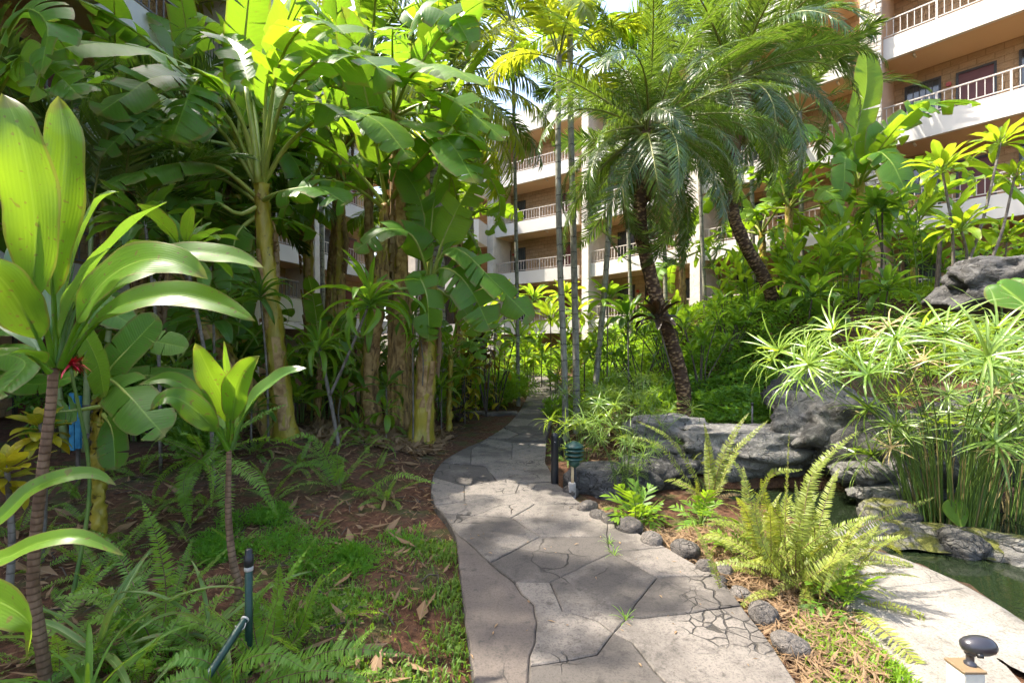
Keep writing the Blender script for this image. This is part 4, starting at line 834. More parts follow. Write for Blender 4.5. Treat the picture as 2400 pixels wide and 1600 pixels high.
def banana(tr, Yb, label, r0=0.16, r1=0.09, n=7, heroes=(), lit=False, sc=1.0, sheaths=4, name='banana_plant', el=(1.35, 0.1), az0=None, dead=0, avoid=None, tmat='banana_trunk'):
    """tr: list of (px,py,Y) up the trunk, first at the ground"""
    rs = RS_(); pts = PP(tr); b = pts[0].copy(); b[2] = min(b[2], float(g(b[0], b[1])) - 0.03); pts[0] = b
    root = thing(name, label, 'banana plant', b, 'banana plants'); _, q, rad = trunk(root, pts, r0, r1, tmat, rs=rs); c = q[-1]
    ms = LEAF['banana_lit' if lit else 'banana']; az = rs.uniform(0, 6) if az0 is None else az0
    for i in range(n):
        t = i / max(n - 1, 1); az += 2.39996 + rs.uniform(-0.3, 0.3)
        if avoid is not None and abs((az - avoid + math.pi) % (2 * math.pi) - math.pi) < 0.7: az += 1.4
        e = el[0] + (el[1] - el[0]) * t + rs.normal(0, 0.1); k = min(5, int(t * 5.2 + rs.rand()))
        leaf_at(root, ms[k], c - b - np.array([0, 0, 0.12 * t]), az, e, sc * rs.uniform(0.85, 1.1), rs.normal(0, 0.25))
    for i, h in enumerate(heroes): hero_leaf(root, seed=SEED[0] * 7 + i, **h)
    for i in range(dead):                                       # dry leaves hanging along the trunk
        a = rs.uniform(0, 6.28); p = q[int(len(q) * rs.uniform(0.72, 0.95))]; mb = MB()
        sp = Spine(np.array([p, p + np.array([0.12 * math.cos(a), 0.12 * math.sin(a), 0.05]), p + np.array([0.2 * math.cos(a), 0.2 * math.sin(a), -0.5]), p + np.array([0.17 * math.cos(a), 0.17 * math.sin(a), -1.1])]), 20, B=(-math.sin(a), math.cos(a), 0))
        blade(mb, sp, 0.1, 0.15, 0.9, rs, 2.2, 0.4, rib=0.012); part('dry_leaf', mb.build('dry_leaf', [M['dry'], M['sheath_dry']]), root, world=True)
    for i in range(sheaths):
        a = rs.uniform(-2.6, -0.5); k0 = rs.randint(1, len(q) // 2); k1 = min(len(q) - 1, k0 + rs.randint(5, 14)); sg = q[k0:k1 + 1]; rr = rad[k0:k1 + 1] * 1.04; d = np.array([math.cos(a), math.sin(a), 0])
        top = np.linspace(0, 1, len(sg)) ** 3 * rs.uniform(0.0, 0.10); pp = sg + d * (rr + top)[:, None]; mb = MB(); Bv = np.array([-d[1], d[0], 0]); w = 0.045 * rs.uniform(0.6, 1.3)
        rows = np.stack([pp + Bv * w * x - d * (0.012 * x * x) for x in (-1, -0.5, 0, 0.5, 1)], 1); mb.grid(rows); part('dry_sheath', mb.build('dry_sheath', M['sheath_dry']), root, world=True)
    return root
def fern(px, py, Y, L, label, kind='fern', n=14, el=(1.2, 0.15), az=(0, 2 * math.pi), name='sword_fern', at=None, group='sword ferns', spread=0.02, loose=0.35, dead=0):
    rs = RS_(); p = G(px, py) if Y is None else P(px, py, Y); 
    if at is not None: p = np.asarray(at, float)
    root = thing(name, label, 'fern', p, group); ms = LEAF[kind]
    for i in range(n):
        a = az[0] + (az[1] - az[0]) * ((i * 0.618 + rs.uniform(-0.06, 0.06)) % 1); t = (i + 0.5) / n; e = el[0] + (el[1] - el[0]) * t + rs.normal(0, 0.12)
        leaf_at(root, ms[min(len(ms) - 1, max(0, int(t * len(ms) + rs.normal(0, loose * 2))))], (rs.normal(0, spread), rs.normal(0, spread), 0), a, e, L / 0.75 * rs.uniform(0.85 - loose * 0.8, 1.15), rs.normal(0, loose), 'frond')
    for i in range(dead): leaf_at(root, LEAF['fern_dead'][i % 2], (rs.normal(0, spread), rs.normal(0, spread), 0), rs.uniform(0, 6.28), rs.uniform(-0.1, 0.8), L / 0.75 * rs.uniform(0.5, 0.9), rs.normal(0, 0.6), 'dry_frond')
    return root
def hero_frond(root, spec, ll, lw, kind='fern', n=45, face=(0, -0.5, 1), seed=1):
    mb = MB(); k = dict(FR); k.pop('tw'); k.pop('power'); pinnate(mb, Spine(PP(spec), 36, face=face), n, ll, lw, rs=np.random.RandomState(seed), **k); return part('frond', mb.build('frond', [M[kind], M['fern_rib']]), root, world=True)
def sedge(at, n, H, label, spread=0.25, fan=0.8, dry=0.12, bias=(0, 0), L=1.0, group=None, name='umbrella_sedge', bare=0):
    rs = RS_(); root = thing(name, label, 'sedge', at, group)
    for i in range(n):
        a = rs.uniform(0, 6.283); rr = spread * math.sqrt(rs.rand()); b = np.array([rr * math.cos(a), rr * math.sin(a), -0.05]); h = H * (rs.uniform(0.8, 1.08) if rs.rand() < 0.6 else rs.uniform(0.35, 0.85)); out = fan * (rr / spread * 0.6 + rs.rand() * 0.55) * (1.15 if rs.rand() < 0.12 else 1)
        tipd = np.array([math.cos(a) * out + bias[0] + rs.normal(0, 0.08), math.sin(a) * out + bias[1] + rs.normal(0, 0.08), 0]) * h * 0.75
        pts = np.array([b, b + np.array([0, 0, h * 0.55]) + tipd * 0.28, b + np.array([0, 0, h * (1 - 0.12 * out)]) + tipd]); q = resample(crom(pts, 20), 9)
        mb = MB(); mb.tube(q, np.linspace(0.0055, 0.003, 9), 5, cap=False); st = part('stem', mb.build('stem', M['sedge_stem']), root)
        T = Vector((q[-1] - q[-2]).tolist()).normalized(); dr = rs.rand() < dry * (2.2 if h < 0.7 * H else 0.6); um = LEAF['umbel_dry' if dr else 'umbel']
        o = part('umbel', um[rs.randint(len(um))], st); sc = L * rs.uniform(0.65, 1.25)
        o.matrix_local = Matrix.Translation(Vector(q[-1].tolist())) @ T.to_track_quat('Z', 'Y').to_matrix().to_4x4() @ Matrix.Rotation(rs.uniform(0, 6), 4, 'Z') @ Matrix.Scale(sc, 4)
    for i in range(bare):                                     # headless stalks at the foot of the clump
        a = rs.uniform(0, 6.283); rr = spread * math.sqrt(rs.rand()); b = np.array([rr * math.cos(a), rr * math.sin(a), -0.05]); h = H * rs.uniform(0.3, 0.62); t = b + np.array([math.cos(a) * 0.35 * h * rs.rand(), math.sin(a) * 0.35 * h * rs.rand(), h])
        mb = MB(); mb.tube(resample(crom([b, 0.5 * (b + t) + np.array([0, 0, 0.03]), t], 12), 6), np.linspace(0.006, 0.003, 6), 5, cap=False); part('stem', mb.build('stem', M['sedge_dry'] if rs.rand() < 0.3 else M['sedge_stem']), root)
    return root
def ginger(px, py, Y, H, label, n=5, leaves=9, L=0.5, name='ginger_plant', spread=0.25, at=None, group='ginger plants', kind='ginger', lean=0.25):
    rs = RS_(); c = P(px, py, Y) if at is None else np.asarray(at, float); b = on_ground(c[0], c[1]); root = thing(name, label, 'plant', b, group); ms = LEAF[kind]
    for i in range(n):
        a = rs.uniform(0, 6.283); h = H * rs.uniform(0.75, 1.1); o = np.array([math.cos(a), math.sin(a), 0]); s0 = o * spread * rs.rand(); tip = s0 + o * lean * h + np.array([0, 0, h]); mid = s0 * 0.5 + tip * 0.5 - o * 0.08 * h
        mb = MB(); q = resample(crom([s0, mid, tip], 30), 14); mb.tube(q, np.linspace(0.012, 0.005, 14), 6, cap=False); st = part('cane', mb.build('cane', M['sedge_stem']), root); pl = rs.uniform(0, 3.14)
        for j in range(leaves):
            t = 0.35 + 0.65 * j / (leaves - 1); k = t * 13; p = q[min(13, int(k))]
            leaf_at(st, ms[rs.randint(len(ms))], p, pl + (j % 2) * math.pi + rs.normal(0, 0.3), 0.55 + 0.5 * t ** 3 + rs.normal(0, 0.15), L * rs.uniform(0.75, 1.1) * (1.0 if j < leaves - 1 else 0.8), rs.normal(0, 0.3))
    return root
def leafcloud(mb, c, rad, n, ls, rs, shell=0.55, m=0, asp=0.42, up=0.3, flat=False):
    """many small folded leaves spread through a lumpy crown volume"""
    d = nrm(rs.normal(size=(n, 3))); lump = np.array([1 + 0.35 * mnoise.noise(Vector((x * 2.2 + c[0], y * 2.2 + c[1], z * 2.2))) + 0.2 * mnoise.noise(Vector((x * 5 + c[0], y * 5, z * 5 + c[2]))) for x, y, z in d])
    r = (shell + (1 - shell) * rs.rand(n) ** 0.6) * lump; p = np.asarray(c) + d * r[:, None] * np.asarray(rad); 
    out = nrm(d * 0.7 + rs.normal(size=(n, 3)) * 0.7 + np.array([0, 0, up])); sd = nrm(np.cross(out, rs.normal(size=(n, 3)))); nn = np.cross(out, sd); l = ls * rs.uniform(0.6, 1.25, n)[:, None]
    a = p; b = p + out * l * 0.5 + sd * l * asp * 0.5 + nn * l * 0.1; e = p + out * l - nn * l * 0.12; f = p + out * l * 0.5 - sd * l * asp * 0.5 + nn * l * 0.1
    V = np.stack([a, b, e, f], 1).reshape(-1, 3); uv = np.tile(np.array([[0.5, 0], [1, 0.5], [0.5, 1], [0, 0.5]]), (n, 1)); i = np.arange(n) * 4
    F = np.concatenate([np.stack([i, i + 1, i + 2], 1), np.stack([i, i + 2, i + 3], 1)]).tolist(); mb.add(V, [tuple(q) for q in F], uv, m)
def shrub(at, rad, n, ls, label, mat='shrub', twigs=5, name='shrub', group=None, lift=0.0, asp=0.42, cat='shrub', shell=0.5, clumps=1, twig_mat='dark_stem', cspread=0.6):
    rs = RS_(); b = on_ground(at[0], at[1]) if len(at) == 2 else np.asarray(at, float); root = thing(name, label, cat, b, group); mb = MB(); rad = np.asarray(rad, float)
    for k in range(clumps):
        o = np.zeros(3) if clumps == 1 else np.array([rs.uniform(-1, 1) * rad[0] * cspread, rs.uniform(-1, 1) * rad[1] * cspread, rs.uniform(-0.4, 0.6) * rad[2] * cspread]); f = 1.0 if clumps == 1 else rs.uniform(0.4, 0.7)
        leafcloud(mb, np.array([0, 0, lift + rad[2] * 0.75]) + o, rad * f, n // clumps, ls, rs, shell, 0, asp)
    mb.v = [np.where(v[:, 2:3] < 0.01, v * np.array([1, 1, 0]) + np.array([0, 0, 0.01 + 0.02 * rs.rand()]), v) for v in mb.v]
    fo = part('foliage', mb.build('foliage', M[mat], False), root); fo['kind'] = 'stuff'
    for k in range(twigs):
        a = rs.uniform(0, 6.28); e = np.array([math.cos(a) * rad[0] * 0.6, math.sin(a) * rad[1] * 0.6, lift + rad[2] * 0.9]); mb = MB(); q = resample(crom([np.zeros(3), e * np.array([0.3, 0.3, 0.5]), e], 16), 8); mb.tube(q, np.linspace(0.014, 0.005, 8), 6); part('branch', mb.build('branch', M[twig_mat]), root)
    return root
# ================================================================== PLANTS, left foreground
def hero_ti(label, stem_px, leaves, r0, r1, mat='ti', stem='ti_stem', name='ti_plant'):
    pts = PP(stem_px); b = pts[0].copy(); b[2] = float(g(b[0], b[1])) - 0.02; pts[0] = b; root = thing(name, label, 'plant', b, 'broad-leaved ti plants')
    stem_tube(root, pts, r0, r1, M[stem], k=60, n=12, lumpy=0.03)
    for i, l in enumerate(leaves): hero_strap(root, seed=i + 1, **l)
    return root
def S(spec, W, **k): return dict(spec=spec, W=W, **k)
UP = (0, -0.35, 1); CAMF = (0.1, -1, 0.25)
hero_ti('tall ti plant with big yellow-green leaves and ringed brown stem in the left foreground',
  [(118, 1640, 1.98), (95, 1500, 1.95), (78, 1380, 1.93), (84, 1250, 1.92), (100, 1100, 1.9), (118, 960, 1.9), (126, 862, 1.9)],
  [S([(125, 862, 1.9), (105, 765, 1.87), (80, 670, 1.82), (84, 540, 1.78), (66, 400, 1.74), (40, 290, 1.72), (8, 222, 1.74)], 0.108, face=CAMF, fold=0.12, p0=0.26),
   S([(130, 860, 1.9), (128, 765, 1.9), (121, 660, 1.9), (130, 560, 1.88), (146, 440, 1.86), (152, 330, 1.86), (137, 226, 1.88)], 0.108, face=CAMF, fold=0.16, p0=0.26),
   S([(133, 858, 1.95), (150, 740, 2.0), (165, 640, 2.05), (198, 540, 2.1), (236, 470, 2.12), (276, 448, 2.1)], 0.085, mat='ti_blue', face=(-0.5, -0.6, 0.6), p0=0.22),
   S([(134, 858, 1.9), (150, 760, 1.9), (182, 680, 1.88), (216, 622, 1.86), (256, 580, 1.84)], 0.06, mat='ti_blue', face=(-0.4, -0.5, 0.8), p0=0.2),
   S([(138, 858, 1.92), (165, 745, 1.95), (192, 680, 1.97), (242, 600, 2.0), (300, 540, 2.03), (345, 500, 2.05), (392, 474, 2.05)], 0.072, mat='ti_blue', face=(-0.5, -0.4, 0.8), p0=0.28),
   S([(138, 860, 1.88), (165, 785, 1.84), (195, 727, 1.8), (242, 662, 1.75), (300, 622, 1.71), (362, 606, 1.68), (432, 620, 1.67), (488, 655, 1.68)], 0.092, face=(0.2, -0.9, 0.5), p0=0.24, fold=0.15),
   S([(138, 860, 1.98), (200, 745, 2.05), (282, 664, 2.12), (380, 612, 2.2), (452, 592, 2.25), (545, 602, 2.28), (620, 628, 2.28)], 0.075, face=(0.1, -0.75, 0.6), p0=0.3, fold=0.2),
   S([(138, 862, 1.9), (190, 792, 1.9), (252, 733, 1.9), (332, 702, 1.9), (422, 690, 1.9), (522, 715, 1.9), (598, 752, 1.9)], 0.066, face=(0, -0.85, 0.5), p0=0.22, fold=0.25),
   S([(120, 860, 1.88), (80, 775, 1.82), (40, 702, 1.76), (0, 650, 1.7), (-70, 600, 1.62)], 0.09, face=(0.2, -0.8, 0.5), p0=0.25),
   S([(118, 862, 1.9), (60, 775, 1.95), (0, 715, 2.0), (-80, 672, 2.0)], 0.07, mat='ti_blue', face=(0.3, -0.6, 0.8), p0=0.2),
   S([(128, 858, 1.95), (108, 765, 2.0), (88, 690, 2.05), (58, 620, 2.1), (30, 556, 2.12)], 0.085, mat='ti_blue', face=(0.4, -0.8, 0.4), p0=0.2),
   S([(131, 858, 1.96), (135, 740, 2.06), (128, 660, 2.1), (112, 590, 2.12), (100, 530, 2.14)], 0.085, mat='ti_blue', face=(-0.2, -0.9, 0.4), p0=0.2),
   S([(118, 870, 1.86), (70, 830, 1.78), (10, 830, 1.7), (-60, 850, 1.62)], 0.06, face=(0, -0.6, 0.8), p0=0.15)], 0.024, 0.017)
hero_ti('young ti plant with few bright leaves on a thin ringed stem in the left foreground',
  [(545, 1480, 2.55), (560, 1385, 2.55), (545, 1310, 2.55), (535, 1200, 2.55), (537, 1055, 2.55)],
  [S([(537, 1052, 2.55), (526, 945, 2.5), (492, 872, 2.45), (458, 804, 2.42)], 0.078, face=CAMF, p0=0.26, fold=0.3),
   S([(537, 1048, 2.55), (531, 940, 2.55), (524, 798, 2.55)], 0.03, face=(1, -0.25, 0), p0=0.3, fold=0.5),
   S([(540, 1050, 2.53), (549, 945, 2.48), (571, 877, 2.43), (608, 834, 2.4)], 0.078, face=CAMF, p0=0.28, fold=0.25),
   S([(541, 1052, 2.53), (571, 972, 2.5), (622, 910, 2.45), (680, 872, 2.42), (718, 862, 2.42)], 0.066, mat='ti_blue', face=(-0.3, -0.7, 0.7), p0=0.24, fold=0.35),
   S([(534, 1050, 2.53), (503, 985, 2.48), (450, 920, 2.42), (396, 888, 2.38), (322, 902, 2.34)], 0.05, face=(0.1, -0.7, 0.7), p0=0.25),
   S([(534, 1056, 2.5), (500, 1002, 2.42), (440, 946, 2.34), (390, 930, 2.28), (354, 960, 2.26)], 0.068, face=(0, -0.75, 0.6), p0=0.26, fold=0.2),
   S([(540, 1050, 2.6), (561, 985, 2.68), (602, 930, 2.74), (655, 882, 2.78)], 0.045, face=(-0.3, -0.6, 0.7), p0=0.25),
   S([(537, 1052, 2.6), (520, 980, 2.7), (480, 930, 2.78), (440, 905, 2.8)], 0.05, face=(0.3, -0.6, 0.7), p0=0.25)], 0.024, 0.012)
# leaves cut by the left picture edge (one plant that stands just outside)
b = on_ground(-2.05, 1.45); root = thing('ti_plant', 'ti plant cut by the left edge, three long leaves reaching in low', 'plant', b, 'broad-leaved ti plants')
stem_tube(root, [b, b + np.array([0.0, 0.05, 0.4]), b + np.array([0.02, 0.05, 0.85])], 0.02, 0.015, M['ti_stem'])
for sp_, w_, f_ in [([(-160, 1330, 1.5), (0, 1215, 1.55), (70, 1150, 1.58), (150, 1115, 1.6), (225, 1110, 1.62), (272, 1137, 1.62)], 0.034, (0, -0.8, 0.6)),
                    ([(-160, 1330, 1.5), (0, 1310, 1.45), (80, 1275, 1.45), (170, 1256, 1.46), (240, 1275, 1.47), (292, 1302, 1.48)], 0.032, (0, -0.7, 0.7)),
                    ([(-160, 1350, 1.5), (-40, 1395, 1.38), (30, 1425, 1.33), (75, 1470, 1.31), (62, 1545, 1.32)], 0.062, (-0.5, -0.8, 0.4))]:
    hero_strap(root, sp_, w_, 'ti', f_, 0.1, 0.25, 3, 0.06)

# ferns of the left bed
f = fern(480, 1120, None, 0.8, 'hanging green sword fern behind the young ti stem', n=13, el=(0.9, -0.2), at=P(480, 1075, 4.1))
for s_ in ([(480, 1075, 4.1), (540, 1085, 3.9), (600, 1125, 3.8), (650, 1205, 3.8)], [(470, 1070, 4.1), (520, 1120, 3.8), (530, 1210, 3.7), (525, 1330, 3.7)], [(470, 1075, 4.1), (440, 1100, 3.9), (430, 1150, 3.8), (445, 1230, 3.8)], [(470, 1070, 4.1), (500, 1060, 4.0), (470, 1090, 3.9), (420, 1120, 3.85)]): hero_frond(f, s_, 0.085, 0.0055, seed=4, n=60)
f = fern(790, 1150, None, 0.7, 'sword fern arching towards the path beside the bare red soil', n=11, el=(1.3, 0.3))
p0_ = G(800, 1155)
for s_ in ([(800, 1155, p0_[1]), (790, 1080, 4.8), (800, 1030, 4.7), (825, 1000, 4.7)], [(800, 1155, p0_[1]), (860, 1150, 4.7), (930, 1112, 4.6), (1022, 1132, 4.5)], [(800, 1155, p0_[1]), (770, 1080, 4.8), (720, 1020, 4.7), (640, 1040, 4.6)], [(800, 1155, p0_[1]), (760, 1090, 4.8), (700, 1090, 4.7), (680, 1110, 4.6)]): hero_frond(f, s_, 0.075, 0.0052, seed=5, n=66)
f = fern(365, 1530, None, 0.6, 'upright sword fern with brown midribs in the lower left', n=12, el=(1.35, 0.2))
b_ = G(365, 1530)
for s_ in ([(370, 1530, b_[1]), (390, 1400, 2.4), (370, 1270, 2.4), (335, 1175, 2.4)], [(360, 1530, b_[1]), (310, 1440, 2.35), (250, 1390, 2.3), (130, 1400, 2.2)], [(365, 1530, b_[1]), (330, 1460, 2.3), (240, 1450, 2.2), (200, 1460, 2.2)], [(370, 1530, b_[1]), (420, 1470, 2.35), (490, 1450, 2.35), (540, 1460, 2.35)], [(370, 1520, b_[1]), (300, 1340, 2.7), (250, 1270, 2.75), (215, 1240, 2.8)]): hero_frond(f, s_, 0.062, 0.0046, seed=6, n=58)
f = fern(612, 1580, None, 0.6, 'sword fern standing right of the green irrigation riser', n=10, el=(1.35, 0.3))
b_ = G(612, 1580)
for s_ in ([(620, 1580, b_[1]), (640, 1480, 2.3), (650, 1390, 2.3), (655, 1320, 2.3)], [(620, 1580, b_[1]), (690, 1500, 2.3), (730, 1400, 2.3), (755, 1345, 2.3)], [(630, 1590, b_[1]), (600, 1500, 2.2), (595, 1420, 2.2), (640, 1360, 2.2)]): hero_frond(f, s_, 0.06, 0.0046, seed=7, n=56)
b_ = on_ground(-1.15, 1.95); f = thing('sword_fern', 'sword fern with long fronds along the bottom edge left of the path', 'fern', b_, 'sword ferns')
for s_ in ([(540, 1650, 1.95), (660, 1570, 1.9), (800, 1520, 1.86), (960, 1535, 1.85)], [(540, 1650, 1.95), (620, 1600, 1.85), (740, 1570, 1.8), (860, 1590, 1.78)], [(540, 1650, 1.95), (500, 1560, 1.95), (430, 1540, 1.9), (370, 1570, 1.88)], [(540, 1650, 1.95), (560, 1560, 1.9), (640, 1530, 1.85), (720, 1570, 1.8)], [(540, 1650, 1.95), (480, 1590, 1.85), (400, 1600, 1.8), (330, 1640, 1.78)]): hero_frond(f, s_, 0.062, 0.0048, seed=8, n=62)
fern(190, 1230, None, 0.5, 'small sword fern left of the tall ti stem in shade', n=10, el=(1.1, 0.1))
fern(150, 1440, None, 0.55, 'sword fern tuft in front of the tall ti stem', n=10, el=(1.0, 0.1))
fern(60, 1560, None, 0.5, 'low sword fern in the bottom left corner', n=10, el=(0.9, 0.0))
fern(850, 1265, None, 0.16, 'tiny fern sprout on the soil left of the path', n=5, el=(1.2, 0.6))
fern(240, 1105, None, 0.45, 'blue-green fern frond tuft over dark soil near the left stems', n=7, el=(0.5, 0.1))
fern(560, 1020, None, 0.6, 'shaded fern at the foot of the leaning banana trunk', n=10, el=(1.1, 0.1))
fern(300, 1290, None, 0.45, 'small fern clump on dark soil between the two ti plants', n=9, el=(1.1, 0.1))
fern(700, 1330, None, 0.35, 'small fern beside the feathery green patch', n=8, el=(1.2, 0.2))
fern(440, 1380, None, 0.4, 'small fern left of the young ti stem', n=8, el=(1.2, 0.2))
fern(1040, 985, None, 0.75, 'sword fern between the banana clump and stepping slabs', n=14, el=(1.2, 0.1))
fern(1080, 950, None, 0.7, 'sword fern under the hedge left of the stepping slabs', n=12, el=(1.2, 0.1))
for (px, py, L_, n_, lb_) in [(90, 1345, 0.5, 10, 'fern behind the striped strap leaves at the left edge'), (235, 1360, 0.5, 12, 'fern with long pale fronds below the small clump on dark soil'), (420, 1270, 0.42, 10, 'fern in front of the hanging sword fern'), (515, 1545, 0.5, 12, 'fern at the foot of the leaning green pipe'), (700, 1490, 0.4, 10, 'yellowish fern right of the riser on thin grass'), (770, 1610, 0.45, 11, 'fern at the bottom edge where the thin grass begins'), (330, 1610, 0.45, 12, 'fern at the bottom edge between tuft and pipe'), (160, 1600, 0.5, 12, 'fern at the bottom edge below the striped leaves'), (180, 1180, 0.5, 11, 'yellow-green fern just right of the tall ti stem'), (610, 1130, 0.4, 9, 'small dark fern on soil right of the hanging fern'), (40, 1250, 0.45, 10, 'fern under the yellow croton at the left edge'), (640, 1175, 0.45, 11, 'fern between the hanging fern and the arching fern'), (740, 1245, 0.35, 9, 'small fern on soil above the feathery patch'), (370, 1190, 0.5, 11, 'fern in shade right of the young banana foot'), (880, 1105, 0.4, 9, 'small fern on the bare red soil near the path'), (700, 1100, 0.5, 11, 'fern in front of the yellow banana trunk foot'), (300, 1420, 0.45, 11, 'fern between striped leaves and young ti stem'), (560, 1300, 0.3, 9, 'little fern at the young ti stem')]:
    fern(px, py, None, L_, lb_, 'fern', n_, (1.25, 0.1))
# striped strap-leaf plant, bottom left
rs = RS_(); b_ = on_ground(-1.9, 2.15); root = thing('striped_strap_plant', 'pale striped strap-leaf plant with browning tips at the lower left', 'plant', b_)
rosette(root, (0, 0, 0.12), 'stripe', 15, 0.7, rs, 1.2, -0.1)
rs = RS_(); b_ = on_ground(-1.45, 2.25); root = thing('striped_strap_plant', 'smaller striped strap-leaf plant with torn leaves behind the lower left fern', 'plant', b_)
rosette(root, (0, 0, 0.15), 'stripe', 9, 0.55, rs, 1.3, 0.0)
rs = RS_(); b_ = on_ground(-1.72, 1.9); root = thing('grassy_tuft', 'narrow green grassy tuft at the bottom left edge', 'plant', b_)
rosette(root, (0, 0, 0.05), 'grassy', 24, 0.5, rs, 1.3, 0.0)
# feathery green patches
for (px, py, r, lb) in [(690, 1285, 0.30, 'soft feathery green patch beside the bare soil'), (800, 1330, 0.22, 'low feathery green patch near the path edge'), (620, 1225, 0.22, 'small feathery patch under the young ti plant leaves'), (500, 1300, 0.2, 'thin feathery patch left of the young ti stem')]:
    p = G(px, py); o = shrub(p[:2], (r * 1.15, r, 0.075), 2200, 0.042, lb, 'feather', 0, 'feathery_ground_plant', None, 0.0, 0.10, 'plant', 0.1, clumps=9, cspread=0.85)
# croton low left
for (px, py, Y, n, L, lb) in [(15, 1085, 2.6, 26, 0.20, 'yellow croton bush cut by the left edge'), (95, 990, 3.3, 22, 0.20, 'yellow-green croton half hidden behind the tall ti stem')]:
    rs = RS_(); c = P(px, py, Y); b_ = on_ground(c[0], c[1]); root = thing('croton', lb, 'shrub', b_, 'yellow crotons'); stem_tube(root, [b_, 0.5 * (b_ + c) + np.array([0.03, 0, 0]), c], 0.02, 0.012, M['grey_stem']); rosette(root, c - b_, 'croton', n, L, rs, 1.2, -0.4, 0.6)
# red bract flower
rs = RS_(); c = P(165, 855, 2.7); b_ = on_ground(c[0], c[1]); root = thing('red_flower', 'crimson feathery flower head beside the tall ti stem', 'flower', b_)
stem_tube(root, [b_, (b_ + c) / 2 + np.array([0.02, 0.1, 0]), c], 0.012, 0.008, M['sedge_stem']); mb = MB()
for i in range(70):
    a = i * 2.4; e = rs.uniform(-0.6, 1.3); m4 = np.array(M_((0, 0, 0), a, e)); q = arc(rs.uniform(0.06, 0.14), 0.9, 6) @ m4[:3, :3].T; strap(mb, Spine(q, 6, B=m4[:3, :3] @ np.array([0, 1, 0])), 0.006, 0, 0.2, 0.4, 1, 4)
part('flower_head', mb.build('flower_head', M['red']), root).location = tuple(c - b_)
# young banana with low leaves
root = banana([(232, 1085, 3.75), (228, 1000, 3.7), (232, 930, 3.65), (240, 880, 3.6)], 3.7, 'young banana plant with broad dark leaves low on the left', 0.045, 0.03, 0, [
  dict(spec=[(240, 900, 3.6), (262, 860, 3.6), (305, 812, 3.65), (372, 742, 3.7)], W=0.17, tear=0.0, face=(-0.2, -1, 0.2), sag=0.1, fold=0.15, p0=0.1, rib=0.014),
  dict(spec=[(240, 900, 3.6), (258, 890, 3.5), (300, 925, 3.3), (345, 975, 3.2), (388, 1022, 3.15)], W=0.165, tear=0.03, face=(0.2, -0.8, 0.6), sag=0.3, fold=0.1, p0=0.12, rib=0.014),
  dict(spec=[(238, 910, 3.6), (215, 840, 3.6), (200, 790, 3.5), (230, 850, 3.4), (245, 930, 3.35)], W=0.12, tear=0.0, face=(-0.3, -0.9, 0.1), sag=0.2, p0=0.3, rib=0.013, mat='banana_lit'),
  dict(spec=[(240, 905, 3.65), (300, 830, 3.8), (345, 800, 3.95), (440, 815, 4.05)], W=0.13, tear=0.0, face=(0, -0.8, 0.6), sag=0.3, p0=0.3, rib=0.013, mat='banana_lit'),
  dict(spec=[(236, 950, 3.6), (180, 960, 3.5), (120, 970, 3.4), (40, 1020, 3.3)], W=0.15, tear=0.1, face=(0, -0.7, 0.7), sag=0.3, p0=0.2, rib=0.013),
  dict(spec=[(240, 970, 3.6), (260, 1000, 3.5), (268, 1050, 3.45), (270, 1100, 3.42)], W=0.12, tear=0.0, face=(0, -1, 0.1), sag=0.2, p0=0.15, rib=0.013),
  dict(spec=[(240, 900, 3.7), (330, 880, 4.0), (420, 890, 4.2), (520, 930, 4.3)], W=0.17, tear=0.0, face=(0, -0.6, 0.8), sag=0.3, p0=0.2, rib=0.013)], sheaths=0)
# broad waxy leaves at the left edge, mid height
root = banana([(-90, 1010, 3.2), (-90, 900, 3.2), (-80, 820, 3.2)], 3.2, 'young broad-leaved banana cut by the left edge below the tall ti leaves', 0.04, 0.03, 0, [
  dict(spec=[(-80, 850, 3.2), (-20, 790, 3.1), (40, 770, 3.0), (100, 790, 2.95)], W=0.12, tear=0.1, face=(0, -0.7, 0.8), p0=0.15, rib=0.012),
  dict(spec=[(-80, 850, 3.2), (0, 830, 2.9), (60, 850, 2.8), (20, 900, 2.7), (-20, 940, 2.6)], W=0.10, tear=0.0, face=(0, -0.8, 0.6), p0=0.15, rib=0.012),
  dict(spec=[(-80, 850, 3.2), (30, 890, 3.0), (90, 900, 2.95), (180, 880, 2.9)], W=0.09, tear=0.0, face=(0, -0.7, 0.7), p0=0.15, rib=0.012),
  dict(spec=[(-80, 830, 3.2), (0, 720, 3.3), (80, 700, 3.4), (180, 740, 3.5)], W=0.13, tear=0.2, face=(0, -0.7, 0.7), p0=0.15, rib=0.012),
  dict(spec=[(-60, 830, 3.2), (60, 740, 3.5), (180, 700, 3.7), (320, 765, 3.8)], W=0.15, tear=0.0, face=(0, -0.6, 0.8), p0=0.15, rib=0.012)], sheaths=0)

